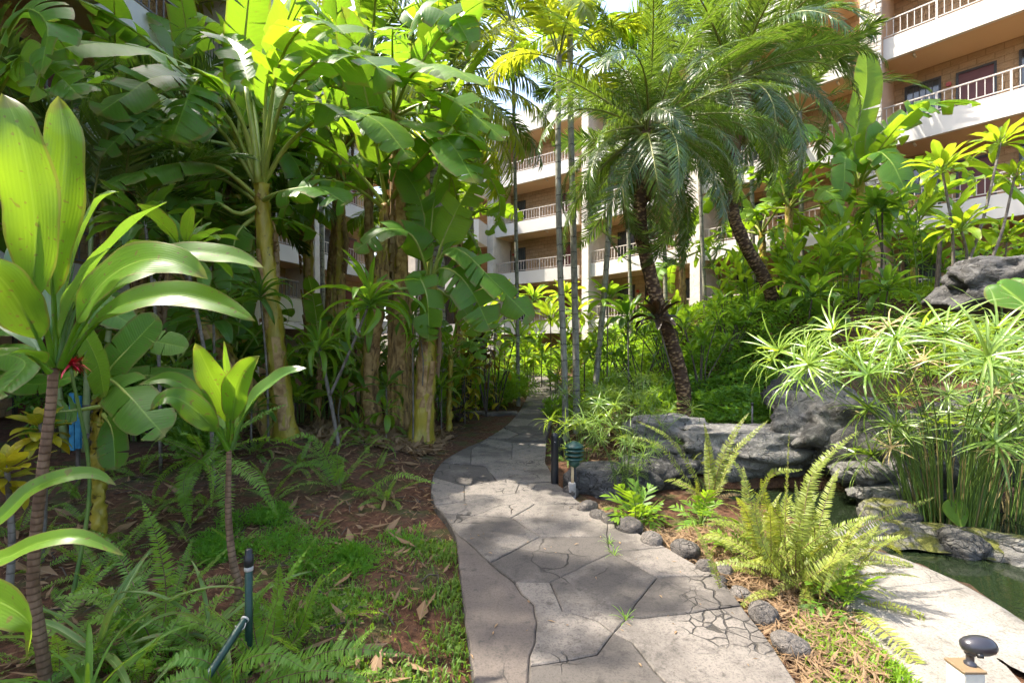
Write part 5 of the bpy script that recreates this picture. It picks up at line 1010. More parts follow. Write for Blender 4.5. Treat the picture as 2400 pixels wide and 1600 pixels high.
# ================================================================== big bananas on the left
banana([(672, 1018, 6.5), (650, 850, 6.5), (632, 680, 6.5), (618, 520, 6.45), (612, 430, 6.4)], 6.5, 'tall banana plant with yellow-green trunk and fanned leaf stalks left of centre', 0.145, 0.09, 0, [
  dict(spec=[(613, 430, 6.4), (618, 300, 6.3), (622, 200, 6.15), (648, 110, 6.0), (690, 0, 5.85), (735, -120, 5.75)], W=0.34, tear=0.15, face=(-0.9, -0.55, 0.1), sag=0.2, fold=0.45, p0=0.32, mat='banana_lit'),
  dict(spec=[(608, 430, 6.4), (578, 310, 6.2), (528, 215, 5.9), (482, 178, 5.6), (452, 200, 5.4), (428, 260, 5.25), (402, 330, 5.2)], W=0.33, tear=0.75, face=(0.2, -0.75, 0.6), sag=0.7, fold=0.0, p0=0.42),
  dict(spec=[(604, 440, 6.4), (560, 330, 6.3), (522, 285, 6.1), (480, 262, 5.9), (400, 275, 5.6), (330, 330, 5.3)], W=0.30, tear=0.7, face=(0, -0.5, 0.9), sag=0.7, p0=0.35),
  dict(spec=[(602, 460, 6.4), (560, 422, 6.2), (512, 390, 6.0), (440, 380, 5.7), (340, 398, 5.4), (238, 440, 5.1)], W=0.30, tear=0.3, face=(0, -0.55, 0.9), sag=0.6, p0=0.3),
  dict(spec=[(615, 440, 6.4), (635, 335, 6.2), (678, 268, 6.0), (740, 240, 5.8), (800, 270, 5.6)], W=0.30, tear=0.5, face=(0.1, -0.6, 0.8), sag=0.6, p0=0.35, mat='banana_lit'),
  dict(spec=[(612, 470, 6.4), (660, 448, 6.1), (740, 440, 5.8), (815, 480, 5.6)], W=0.28, tear=0.4, face=(0, -0.6, 0.8), sag=0.7, p0=0.2),
  dict(spec=[(604, 430, 6.4), (560, 265, 6.1), (502, 190, 5.7), (440, 152, 5.3), (360, 120, 4.9), (280, 104, 4.55), (180, 106, 4.25), (80, 135, 4.05)], W=0.27, tear=0.45, face=(0.1, -0.95, 0.3), sag=0.1, fold=0.05, p0=0.30, mat='banana_lit', gap=0.25),
  dict(spec=[(604, 435, 6.4), (540, 285, 6.1), (455, 195, 5.6), (370, 180, 5.2), (292, 225, 4.9), (226, 270, 4.75)], W=0.25, tear=0.3, face=(0.2, -0.95, 0.3), sag=0.2, p0=0.45),
  dict(spec=[(606, 440, 6.4), (520, 308, 6.2), (430, 250, 5.9), (358, 262, 5.6), (290, 310, 5.4), (235, 370, 5.3)], W=0.24, tear=0.7, face=(0.2, -0.9, 0.4), sag=0.3, p0=0.4, gap=0.22),
  dict(spec=[(606, 480, 6.4), (560, 500, 6.2), (500, 470, 6.0), (420, 480, 5.8), (330, 560, 5.6)], W=0.27, tear=0.5, face=(0, -0.6, 0.8), sag=0.6, p0=0.3),
  dict(spec=[(613, 430, 6.45), (640, 260, 6.8), (660, 150, 7.1), (730, 80, 7.3), (830, 110, 7.4)], W=0.3, tear=0.5, face=(0, -0.5, 0.9), sag=0.6, p0=0.3, mat='banana_lit'),
  dict(spec=[(613, 430, 6.5), (595, 250, 6.9), (560, 130, 7.3), (500, 80, 7.6), (420, 130, 7.8)], W=0.3, tear=0.7, face=(0, -0.6, 0.8), sag=0.6, p0=0.35),
  dict(spec=[(615, 430, 6.4), (680, 330, 6.3), (780, 262, 6.2), (880, 282, 6.1), (962, 372, 6.0)], W=0.34, tear=0.4, face=(0.1, -0.5, 0.9), sag=0.5, p0=0.3, mat='banana_lit'),
  dict(spec=[(613, 430, 6.4), (640, 200, 6.0), (690, 80, 5.6), (765, 55, 5.25), (855, 120, 5.0)], W=0.34, tear=0.45, face=(0.1, -0.5, 0.9), sag=0.5, p0=0.35, mat='banana_lit'),
  dict(spec=[(613, 430, 6.4), (655, 250, 5.9), (730, 150, 5.4), (830, 130, 5.0), (930, 190, 4.8)], W=0.32, tear=0.5, face=(0.1, -0.5, 0.9), sag=0.5, p0=0.38),
  dict(spec=[(610, 500, 6.45), (560, 540, 6.3), (545, 600, 6.2), (540, 690, 6.15)], W=0.26, tear=0.2, face=(0.1, -1, 0.1), sag=0.3, p0=0.2),
  dict(spec=[(612, 480, 6.5), (520, 420, 6.9), (480, 440, 7.1), (470, 540, 7.2), (475, 640, 7.2)], W=0.28, tear=0.5, face=(0, -0.95, 0.2), sag=0.3, p0=0.3)], dead=2, sheaths=3, tmat='banana_trunk_green')
# cut stalk of the same look stays a plant part: stub
root = [o for o in COL.objects if o.get('label', '').startswith('tall banana plant with yellow')][0]
mb = MB(); q = PP([(606, 430, 6.35), (596, 330, 6.3), (577, 206, 6.25)]); mb.tube(resample(crom(q, 20), 10), np.linspace(0.055, 0.03, 10), 8); part('cut_stalk', mb.build('cut_stalk', M['banana_rib']), root, world=True)
banana([(655, 1030, 6.9), (590, 930, 6.85), (500, 800, 6.8), (425, 690, 6.8), (395, 600, 6.8)], 6.9, 'leaning brown banana trunk slanting to the left behind the young ti plant', 0.17, 0.11, 6, dead=3, sheaths=6, el=(1.2, -0.2))
banana([(935, 985, 7.9), (932, 800, 7.9), (935, 600, 7.9), (930, 400, 7.85), (924, 260, 7.8)], 7.9, 'tallest banana plant with dark peeling trunk in the middle of the clump', 0.19, 0.10, 9, [
  dict(spec=[(922, 270, 7.8), (880, 200, 7.5), (905, 168, 7.2), (1000, 205, 6.9), (1085, 250, 6.7), (1185, 330, 6.6)], W=0.33, tear=0.6, face=(0.1, -0.6, 0.8), sag=0.5, p0=0.18, mat='banana_lit'),
  dict(spec=[(922, 270, 7.8), (870, 160, 7.6), (840, 120, 7.4), (780, 150, 7.2), (720, 210, 7.1)], W=0.32, tear=0.7, face=(0, -0.6, 0.8), sag=0.6, p0=0.2),
  dict(spec=[(924, 270, 7.8), (950, 120, 7.7), (985, 20, 7.5), (1060, 40, 7.3), (1110, 120, 7.2)], W=0.32, tear=0.6, face=(-0.4, -0.6, 0.7), sag=0.4, p0=0.22),
  dict(spec=[(924, 270, 7.8), (975, 290, 7.1), (1050, 330, 6.5), (1115, 430, 6.1)], W=0.34, tear=0.4, face=(0.1, -0.5, 0.9), sag=0.5, p0=0.2),
  dict(spec=[(924, 270, 7.8), (960, 180, 7.0), (1030, 150, 6.3), (1130, 200, 5.8)], W=0.34, tear=0.4, face=(0.1, -0.5, 0.9), sag=0.5, p0=0.25, mat='banana_lit'),
  dict(spec=[(920, 270, 7.8), (890, 250, 7.4), (850, 260, 7.1), (880, 300, 6.9), (945, 335, 6.8)], W=0.25, tear=0.4, face=(0.1, -0.7, 0.7), sag=0.5, p0=0.25)], dead=3, sheaths=7, el=(1.3, 0.0))
banana([(985, 975, 7.3), (1000, 850, 7.3), (1010, 740, 7.3), (1008, 660, 7.3)], 7.3, 'stout banana plant whose leaves hang over the path right of the clump', 0.19, 0.11, 2, [
  dict(spec=[(1008, 670, 7.3), (1035, 570, 7.1), (1062, 510, 7.0), (1100, 440, 6.9), (1142, 385, 6.85)], W=0.30, tear=0.15, face=(-0.3, -0.9, 0.3), sag=0.2, fold=0.2, p0=0.3, mat='banana_lit'),
  dict(spec=[(1010, 670, 7.3), (1040, 590, 7.0), (1085, 590, 6.8), (1160, 662, 6.6), (1248, 752, 6.5)], W=0.27, tear=0.3, face=(0.3, -0.75, 0.6), sag=0.5, p0=0.22),
  dict(spec=[(1010, 670, 7.3), (1030, 630, 7.0), (1070, 640, 6.8), (1110, 690, 6.65), (1150, 775, 6.6)], W=0.30, tear=0.2, face=(-0.2, -0.9, 0.3), sag=0.3, p0=0.2),
  dict(spec=[(1006, 670, 7.3), (990, 600, 7.0), (960, 545, 6.8), (900, 540, 6.6), (830, 590, 6.5)], W=0.30, tear=0.3, face=(0, -0.7, 0.7), sag=0.5, p0=0.2),
  dict(spec=[(1006, 675, 7.3), (985, 650, 6.9), (1000, 690, 6.8), (1005, 750, 6.75), (1005, 800, 6.75)], W=0.24, tear=0.2, face=(0, -1, 0.1), sag=0.2, p0=0.2, mat='banana_lit'),
  dict(spec=[(1008, 670, 7.3), (1000, 560, 7.4), (985, 470, 7.4), (940, 400, 7.3), (880, 400, 7.2)], W=0.3, tear=0.4, face=(0, -0.8, 0.5), sag=0.4, p0=0.25),
  dict(spec=[(1008, 670, 7.35), (1060, 700, 7.6), (1090, 730, 7.7), (1120, 790, 7.8)], W=0.2, tear=0.5, face=(0, -1, 0.2), sag=0.3, p0=0.2, mat='banana_lit')], dead=2, sheaths=8)
banana([(872, 985, 7.7), (868, 860, 7.7), (880, 740, 7.7), (900, 600, 7.75), (905, 480, 7.8)], 7.7, 'banana trunk with torn tan sheaths at the left of the clump', 0.15, 0.09, 7, dead=3, sheaths=8)
banana([(945, 970, 8.5), (950, 800, 8.5), (945, 640, 8.5)], 8.5, 'short cut banana trunk with pale inner sheath in the clump', 0.17, 0.14, 0, dead=0, sheaths=9)
banana([(805, 985, 9.2), (798, 780, 9.2), (796, 560, 9.2), (800, 350, 9.2)], 9.2, 'thin dark banana trunk behind the two-headed dracaena', 0.12, 0.08, 8, dead=3, sheaths=5, el=(1.3, -0.1))
banana([(735, 985, 9.8), (728, 780, 9.8), (722, 560, 9.8), (735, 420, 9.8)], 9.8, 'shaded banana plant at the back of the left grove', 0.12, 0.09, 8, dead=2, el=(1.3, 0.0))
banana([(500, 960, 8.8), (505, 800, 8.8), (520, 620, 8.8), (530, 480, 8.8)], 8.8, 'banana plant in deep shade behind the leaning trunk', 0.13, 0.09, 9, dead=2, el=(1.3, -0.1))
banana([(330, 960, 7.6), (325, 800, 7.6), (330, 620, 7.6), (340, 500, 7.6)], 7.6, 'shaded banana plant behind the tall ti leaves on the left', 0.13, 0.09, 8, dead=2, el=(1.3, -0.1))
banana([(-120, 1010, 4.6), (-130, 700, 4.6), (-120, 420, 4.6), (-110, 330, 4.6)], 4.6, 'banana plant outside the left edge with a torn leaf in the top left corner', 0.13, 0.08, 3, [
  dict(spec=[(-110, 340, 4.6), (-40, 200, 4.4), (20, 60, 4.2), (60, 20, 4.0), (110, 60, 3.9), (95, 180, 3.85)], W=0.24, tear=0.8, face=(-0.3, -0.8, 0.4), sag=0.6, p0=0.3, mat='banana'),
  dict(spec=[(-110, 340, 4.6), (-30, 250, 4.3), (40, 150, 4.1), (90, 170, 4.0), (70, 240, 3.95)], W=0.2, tear=0.5, face=(-0.3, -0.9, 0.3), sag=0.5, p0=0.3, mat='banana_lit'),
  dict(spec=[(-110, 340, 4.6), (-60, 240, 4.4), (0, 170, 4.2), (60, 130, 4.1), (130, 170, 4.0), (190, 230, 3.95)], W=0.2, tear=0.4, face=(0, -0.7, 0.7), sag=0.5, p0=0.3)], sheaths=2, el=(1.4, 0.7), az0=2.0)
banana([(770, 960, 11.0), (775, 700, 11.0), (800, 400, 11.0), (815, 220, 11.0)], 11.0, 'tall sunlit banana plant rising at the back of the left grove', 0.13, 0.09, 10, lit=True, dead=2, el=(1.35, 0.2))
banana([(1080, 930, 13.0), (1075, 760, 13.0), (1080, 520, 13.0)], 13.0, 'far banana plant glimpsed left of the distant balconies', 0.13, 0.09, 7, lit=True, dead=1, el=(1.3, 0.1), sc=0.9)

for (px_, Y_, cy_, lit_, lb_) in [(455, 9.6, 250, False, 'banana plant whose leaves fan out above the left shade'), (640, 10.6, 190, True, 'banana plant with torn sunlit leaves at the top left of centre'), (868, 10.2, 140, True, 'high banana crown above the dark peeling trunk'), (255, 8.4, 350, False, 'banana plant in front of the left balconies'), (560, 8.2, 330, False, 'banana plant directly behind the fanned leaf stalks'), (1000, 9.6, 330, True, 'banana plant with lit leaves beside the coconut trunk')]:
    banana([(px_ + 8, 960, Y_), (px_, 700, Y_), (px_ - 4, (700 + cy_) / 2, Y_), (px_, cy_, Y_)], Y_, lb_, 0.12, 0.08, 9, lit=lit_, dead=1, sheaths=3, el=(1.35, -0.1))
# dracaenas and ti plants in the left grove
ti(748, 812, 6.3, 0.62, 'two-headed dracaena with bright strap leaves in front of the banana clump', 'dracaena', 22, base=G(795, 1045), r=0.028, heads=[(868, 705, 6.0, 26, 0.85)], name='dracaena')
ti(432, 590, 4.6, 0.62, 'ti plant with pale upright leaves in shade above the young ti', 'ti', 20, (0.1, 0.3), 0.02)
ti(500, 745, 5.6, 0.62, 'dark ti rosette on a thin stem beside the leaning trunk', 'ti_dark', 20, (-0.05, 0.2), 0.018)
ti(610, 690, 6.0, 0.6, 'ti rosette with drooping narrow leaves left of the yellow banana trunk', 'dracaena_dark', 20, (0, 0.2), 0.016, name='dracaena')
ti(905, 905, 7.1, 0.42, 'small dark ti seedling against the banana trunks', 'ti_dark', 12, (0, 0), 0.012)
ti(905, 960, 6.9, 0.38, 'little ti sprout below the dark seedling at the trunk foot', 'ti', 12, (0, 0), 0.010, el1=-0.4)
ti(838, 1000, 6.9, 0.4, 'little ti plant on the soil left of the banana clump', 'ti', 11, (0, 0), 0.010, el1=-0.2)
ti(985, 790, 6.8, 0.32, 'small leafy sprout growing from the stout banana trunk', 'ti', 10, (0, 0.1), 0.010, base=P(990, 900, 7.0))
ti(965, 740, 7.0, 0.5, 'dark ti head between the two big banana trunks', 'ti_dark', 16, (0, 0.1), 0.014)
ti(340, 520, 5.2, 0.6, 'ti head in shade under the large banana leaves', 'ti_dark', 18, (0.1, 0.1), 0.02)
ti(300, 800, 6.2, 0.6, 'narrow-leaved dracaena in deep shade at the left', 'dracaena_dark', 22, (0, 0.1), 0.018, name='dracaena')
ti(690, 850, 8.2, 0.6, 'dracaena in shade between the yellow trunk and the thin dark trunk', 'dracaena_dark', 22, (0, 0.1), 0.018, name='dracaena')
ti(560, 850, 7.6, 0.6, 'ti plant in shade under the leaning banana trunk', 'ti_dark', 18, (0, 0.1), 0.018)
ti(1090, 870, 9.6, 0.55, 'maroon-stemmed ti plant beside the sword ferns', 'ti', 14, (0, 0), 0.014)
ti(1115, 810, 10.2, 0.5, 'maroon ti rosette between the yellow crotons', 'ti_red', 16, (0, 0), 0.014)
# crotons by the path
for (px, py, Y, n, L, k, lb) in [(1092, 770, 10.2, 34, 0.30, 'croton', 'tall yellow croton left of the path curve'), (1140, 790, 10.6, 26, 0.28, 'croton_red', 'bronze-red croton right of the tall yellow one'),
                                 (1075, 850, 9.8, 28, 0.26, 'croton', 'lower yellow croton behind the sword ferns'), (1165, 850, 11.2, 20, 0.24, 'croton', 'small orange croton nearest the path curve')]:
    rs = RS_(); c = P(px, py, Y); b_ = on_ground(c[0], c[1]); root = thing('croton', lb, 'shrub', b_, 'crotons left of the path')
    for j in range(8):
        tp = c + np.array([rs.uniform(-0.4, 0.4), rs.uniform(-0.3, 0.3), rs.uniform(-0.9, 0.25)]); stem_tube(root, [b_, 0.5 * (b_ + tp) + rs.normal(0, 0.04, 3), tp], 0.016, 0.009, M['dark_stem'], 'branch', 6, 12); rosette(root, tp - b_, k, n // 3, L, rs, 1.2, -0.5, 0.9)
# shrub hedge left of the path and small leafy shrubs
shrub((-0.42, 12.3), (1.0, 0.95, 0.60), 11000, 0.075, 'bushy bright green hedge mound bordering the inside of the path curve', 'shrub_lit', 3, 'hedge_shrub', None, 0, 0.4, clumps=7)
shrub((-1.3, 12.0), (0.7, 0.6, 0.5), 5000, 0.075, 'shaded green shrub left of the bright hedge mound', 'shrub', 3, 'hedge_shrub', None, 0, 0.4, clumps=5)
# bare-branched plumeria by the hedge
rs = RS_(); b_ = G(1130, 945); root = thing('plumeria', 'leaning bare-branched shrub with a few leaf tufts beside the hedge', 'shrub', b_)
for tip_ in ((1160, 840), (1172, 835), (1205, 800), (1195, 865)):
    t_ = P(*tip_, 10.6); stem_tube(root, [b_, 0.5 * (b_ + t_) + np.array([0.15, 0, -0.1]), t_], 0.022, 0.012, M['dark_stem'], 'branch', 7, 14); rosette(root, t_ - b_, 'ginger', 9, 0.25, rs, 1.3, 0.0)
# deep-shade fillers at the back of the left grove
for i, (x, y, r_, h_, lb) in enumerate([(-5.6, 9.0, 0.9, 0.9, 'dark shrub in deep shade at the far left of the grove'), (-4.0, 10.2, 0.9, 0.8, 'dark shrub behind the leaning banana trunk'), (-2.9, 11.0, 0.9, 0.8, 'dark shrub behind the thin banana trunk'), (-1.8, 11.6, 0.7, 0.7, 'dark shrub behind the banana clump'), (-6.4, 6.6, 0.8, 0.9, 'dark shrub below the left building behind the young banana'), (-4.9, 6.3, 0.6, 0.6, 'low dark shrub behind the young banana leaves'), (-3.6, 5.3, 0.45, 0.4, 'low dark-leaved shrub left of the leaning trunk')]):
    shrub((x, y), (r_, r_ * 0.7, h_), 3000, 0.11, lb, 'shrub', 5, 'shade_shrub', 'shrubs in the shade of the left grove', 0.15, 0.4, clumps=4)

for (px_, Y_, H_, lb_) in [(765, 8.5, 1.5, 'leafy ginger clump in shade behind the two-headed dracaena'), (705, 8.0, 1.3, 'leafy ginger clump right of the yellow banana trunk'), (455, 7.4, 1.4, 'leafy ginger clump under the leaning banana trunk'), (1020, 9.4, 1.4, 'leafy ginger clump right of the stout banana trunk'), (560, 9.2, 1.6, 'leafy ginger clump deep in the left grove'), (330, 6.4, 1.2, 'leafy ginger clump behind the young banana'), (840, 9.0, 1.6, 'leafy ginger clump between the back banana trunks')]:
    ginger(px_, 900, Y_, H_, lb_, 6, 8, 0.5, group='ginger clumps in the left grove')
for (px_, py_, Y_, s_, lb_) in [(745, 980, 7.8, 0.55, 'young banana sucker with low leaves beside the thin dark trunk'), (545, 985, 7.3, 0.6, 'young banana sucker in front of the leaning trunk foot'), (1052, 960, 8.6, 0.5, 'young banana sucker right of the stout banana trunk'), (415, 990, 6.2, 0.55, 'young banana sucker behind the young ti plant'), (850, 975, 8.6, 0.6, 'young banana sucker at the back of the clump')]:
    banana([(px_, py_, Y_), (px_ + 2, py_ - 60, Y_), (px_ + 5, py_ - 130, Y_)], Y_, lb_, 0.05, 0.035, 7, sc=s_, sheaths=0, el=(1.35, 0.35))
for (px_, py_, Y_, L_, k_, lb_) in [(690, 935, 7.0, 0.5, 'ti', 'low green ti beside the yellow banana trunk'), (800, 925, 7.2, 0.5, 'ti', 'low green ti left of the banana clump'), (470, 930, 5.6, 0.5, 'ti', 'low green ti behind the young ti plant'), (590, 960, 6.0, 0.42, 'ti_dark', 'low dark ti at the foot of the leaning trunk'), (1035, 905, 8.4, 0.5, 'ti', 'low green ti between the banana clump and crotons'), (380, 905, 6.6, 0.5, 'ti', 'low green ti in the shade left of the leaning trunk')]:
    ti(px_, py_, Y_, L_, lb_, k_, 15, (0, 0), 0.014)
for (px_, py_, lb_) in [(600, 1065, 'fern on the soil below the leaning trunk'), (760, 1075, 'fern on the soil below the dracaena'), (860, 1045, 'fern on the soil below the banana clump'), (960, 1030, 'fern at the right foot of the banana clump'), (330, 1120, 'fern on the soil right of the young banana foot'), (480, 1190, 'fern in front of the hanging sword fern base'), (900, 1180, 'small fern near the path bend')]:
    fern(px_, py_, None, 0.5, lb_, 'fern', 12, (1.2, 0.15))
# areca palms by the left building
def areca(x, y, h, n, label, az=(0, 6.283), kind='areca', L=1.0, name='areca_palm', stems=5, el=(1.4, 0.35)):
    rs = RS_(); b = on_ground(x, y); root = thing(name, label, 'palm tree', b, 'feathery palms by the left building')
    for i in range(stems):
        a = rs.uniform(0, 6.28); o = np.array([math.cos(a), math.sin(a), 0]) * 0.15; top = np.array([o[0] * 3, o[1] * 3, h * rs.uniform(0.75, 1.0)]); mb = MB(); mb.tube(resample(crom([o, 0.5 * (o + top), top], 20), 10), np.linspace(0.04, 0.022, 10), 8); part('stem', mb.build('stem', M['slender_green']), root)
        for j in range(n):
            e = el[0] + (el[1] - el[0]) * j / n + rs.normal(0, 0.1); leaf_at(root, LEAF[kind][min(2, int(j / n * 3))], top, az[0] + (az[1] - az[0]) * rs.rand(), e, L * rs.uniform(0.8, 1.1), rs.normal(0, 0.3), 'frond')
areca(-5.4, 5.9, 3.4, 7, 'feathery palm reaching in front of the shaded left balcony', stems=4)
areca(-4.6, 8.0, 4.2, 7, 'feathery palm behind the fanned banana stalks', stems=4)
areca(-6.0, 9.5, 5.6, 7, 'tall feathery palm against the left building', stems=4)
areca(-3.0, 13.5, 6.0, 7, 'sunlit feathery palm rising behind the banana grove', stems=5, kind='slender_g', L=1.2)
# ================================================================== palms
def palm(tr, label, name, r0, r1, mat, crowns, cat='palm tree', flare=0.2, boss=None, skirt=0, k=60):
    """crowns: list of (kind, n, el0, el1, scale)"""
    rs = RS_(); pts = PP(tr); b = pts[0].copy(); b[2] = min(b[2], float(g(b[0], b[1])) - 0.03); pts[0] = b; root = thing(name, label, cat, b, None)
    q = resample(crom(pts, 100), k); t = np.linspace(0, 1, k); rad = r0 + (r1 - r0) * t + r0 * flare * np.exp(-t * 16)
    if mat == 'slender': rad = rad * (1 + 0.05 * (np.arange(k) % 3 == 0))
    if mat == 'coconut': rad = rad * (1 + 0.06 * (np.arange(k) % 2))
    if mat == 'date_trunk': rad = rad * (1 + 0.07 * rs.rand(k))
    mb = MB(); mb.tube(q, rad, 14)
    if mat == 'date_trunk': mb.v[0] += nrm(mb.v[0] - np.repeat(q, 14, 0)) * (0.02 * rs.rand(len(mb.v[0]), 1))
    part('trunk', mb.build('trunk', M[mat]), root, world=True); c = q[-1]
    if boss:
        mb = MB(); mb.tube(resample(crom(np.array([c + np.array([0, 0, -boss[1]]), c + np.array([0, 0, -boss[1] * 0.6]), c, c + np.array([0, 0, 0.15])]), 20), 12), np.interp(np.linspace(0, 1, 12), [0, 0.35, 0.8, 1], [r1, boss[0], boss[0] * 0.8, 0.05]), 14); mb.v[0] += rs.normal(0, 0.012, mb.v[0].shape); part('crown_boss', mb.build('crown_boss', M['fibre']), root, world=True)
    az = rs.uniform(0, 6)
    for (kind, n, e0, e1, sc) in crowns:
        ms = LEAF[kind]
        for i in range(n):
            tt = (i + rs.rand() * 0.5) / n; az += 2.39996 + rs.uniform(-0.2, 0.2); e = e0 + (e1 - e0) * tt + rs.normal(0, 0.08)
            kk = min(len(ms) - 1, max(0, int(tt * len(ms) + rs.uniform(-0.6, 0.6)))); leaf_at(root, ms[kk], c - b + np.array([0.05 * math.cos(az), 0.05 * math.sin(az), 0.1 - 0.2 * tt]), az, e, sc * rs.uniform(0.85, 1.12), rs.normal(0, 0.4), 'frond')
    for i in range(skirt):                                    # dead fronds hanging against the trunk
        a = rs.uniform(0, 6.28); d = np.array([math.cos(a), math.sin(a), 0]); p = c + d * 0.1 - np.array([0, 0, 0.2]); l = rs.uniform(0.8, 1.5); mb = MB()
        pinnate(mb, Spine(np.array([p, p + d * 0.22 - np.array([0, 0, 0.15]), p + d * 0.26 - np.array([0, 0, l * 0.6]), p + d * 0.2 - np.array([0, 0, l])]), 20, B=(-d[1], d[0], 0)), 34, 0.2, 0.007, rs=rs, a0=40, a1=20, droop=0.3); part('dry_frond', mb.build('dry_frond', [M['dry'], M['sheath_dry']]), root, world=True)
    return root
palm([(1606, 975, 7.0), (1600, 900, 7.0), (1580, 820, 6.98), (1548, 730, 6.95), (1518, 620, 6.9), (1500, 520, 6.9), (1505, 420, 6.9), (1518, 310, 6.9)], 'leaning date palm with scaly trunk and drooping crown in the middle right', 'date_palm', 0.088, 0.078, 'date_trunk',
     [('date', 14, 1.45, 0.9, 1.05), ('date', 28, 0.95, -0.4, 1.18), ('date', 18, -0.2, -1.0, 1.28)], boss=(0.15, 1.0), skirt=9)
palm([(1820, 792, 10.0), (1815, 720, 10.0), (1790, 650, 10.0), (1745, 570, 10.0), (1715, 480, 10.0), (1712, 340, 10.0), (1716, 190, 10.0)], 'taller date palm with dark trunk and brown skirt of dead fronds behind', 'date_palm', 0.115, 0.105, 'date_trunk',
     [('date', 16, 1.45, 0.9, 1.75), ('date', 32, 0.95, -0.3, 1.8), ('date', 12, -0.2, -0.9, 1.7)], boss=(0.28, 1.6), skirt=26)
palm([(1025, 930, 11.2), (1024, 700, 11.2), (1020, 430, 11.2), (1026, 320, 11.2), (1010, 215, 11.2)], 'coconut palm with ringed grey trunk behind the banana clump', 'coconut_palm', 0.20, 0.17, 'coconut',
     [('coconut', 15, 1.4, 0.3, 1.0), ('coconut_y', 13, 0.4, -0.5, 0.95)], boss=(0.26, 0.5))
# unseen palm added outside the left edge so its crown shades bed and path
palm([(-735, 1150, 4.4), (-740, 800, 4.4), (-742, 0, 4.4), (-740, -500, 4.4), (-740, -1150, 4.4)], 'unseen tall coconut palm added outside the left edge to shade the bed', 'coconut_palm', 0.19, 0.14, 'coconut', [('coconut', 18, 1.4, 0.4, 0.68), ('coconut', 16, 0.5, -0.4, 0.68)], boss=(0.22, 0.5))
# slender ringed palms
palm([(1326, 1010, 7.9), (1322, 840, 7.9), (1312, 600, 7.9), (1308, 350, 7.9), (1310, 130, 7.9)], 'leftmost slender ringed palm stem standing at the path edge', 'slender_palm', 0.052, 0.046, 'slender', [('slender', 9, 1.35, 0.1, 0.95)], k=150)
palm([(1352, 985, 8.5), (1350, 840, 8.5), (1345, 600, 8.5), (1338, 300, 8.5), (1336, 60, 8.5)], 'middle slender ringed palm stem with greenish upper trunk', 'slender_palm', 0.062, 0.052, 'slender', [('slender_g', 9, 1.35, 0.1, 1.05)], k=150)
palm([(1388, 960, 9.3), (1402, 840, 9.3), (1420, 640, 9.3), (1432, 420, 9.3), (1440, 200, 9.3)], 'right-hand slender ringed palm stem leaning to the right', 'slender_palm', 0.058, 0.05, 'slender', [('areca', 10, 1.35, -0.1, 0.95)], k=150)
palm([(1660, 880, 13.0), (1652, 700, 13.0), (1640, 400, 13.0), (1640, 100, 13.0)], 'thin pale palm stem seen between the two date palms', 'slender_palm', 0.05, 0.05, 'slender', [('areca', 9, 1.3, 0.0, 1.1)], k=150)
palm([(1215, 930, 12.5), (1212, 700, 12.5), (1205, 300, 12.5), (1200, 60, 12.5)], 'slender palm with sunlit fronds over the top centre', 'slender_palm', 0.05, 0.045, 'slender', [('slender', 12, 1.3, 0.1, 1.35)], k=150)
palm([(1120, 960, 14.5), (1110, 700, 14.5), (1100, 300, 14.5), (1090, -40, 14.5)], 'tall feathery palm whose crown fills the top left of centre', 'slender_palm', 0.07, 0.06, 'slender', [('areca', 14, 1.3, -0.2, 1.9)], k=150)
palm([(1560, 940, 15.5), (1560, 700, 15.5), (1550, 300, 15.5), (1545, 10, 15.5)], 'far feathery palm above the date palm crown', 'slender_palm', 0.07, 0.06, 'slender', [('areca', 12, 1.3, -0.2, 1.8)], k=150)
palm([(760, 930, 16.0), (755, 600, 16.0), (750, 300, 16.0), (745, 60, 16.0)], 'far palm with yellowing fronds over the banana grove', 'slender_palm', 0.08, 0.07, 'slender', [('coconut_y', 10, 1.2, -0.3, 0.75)], k=150)
palm([(545, 960, 12.0), (545, 600, 12.0), (540, 200, 12.0), (538, 0, 12.0)], 'palm with golden fronds beside the shaded left railing', 'slender_palm', 0.07, 0.06, 'slender', [('slender', 10, 1.2, -0.5, 1.2)], k=150)

palm([(1770, 820, 15.0), (1765, 600, 15.0), (1760, 300, 15.0), (1758, 110, 15.0)], 'feathery palm filling the gap between taller date palm and balconies', 'slender_palm', 0.07, 0.06, 'slender', [('areca', 16, 1.3, -0.3, 2.0)], k=150)
palm([(1885, 780, 14.2), (1880, 600, 14.2), (1876, 400, 14.2), (1874, 260, 14.2)], 'shorter feathery palm left of the right stone column', 'slender_palm', 0.06, 0.055, 'slender', [('areca', 14, 1.3, -0.3, 1.5)], k=150)
palm([(1480, 880, 17.0), (1478, 700, 17.0), (1470, 480, 17.0), (1466, 330, 17.0)], 'far feathery palm behind the leaning date palm crown', 'slender_palm', 0.07, 0.06, 'slender', [('areca', 12, 1.3, -0.3, 1.6)], k=150)
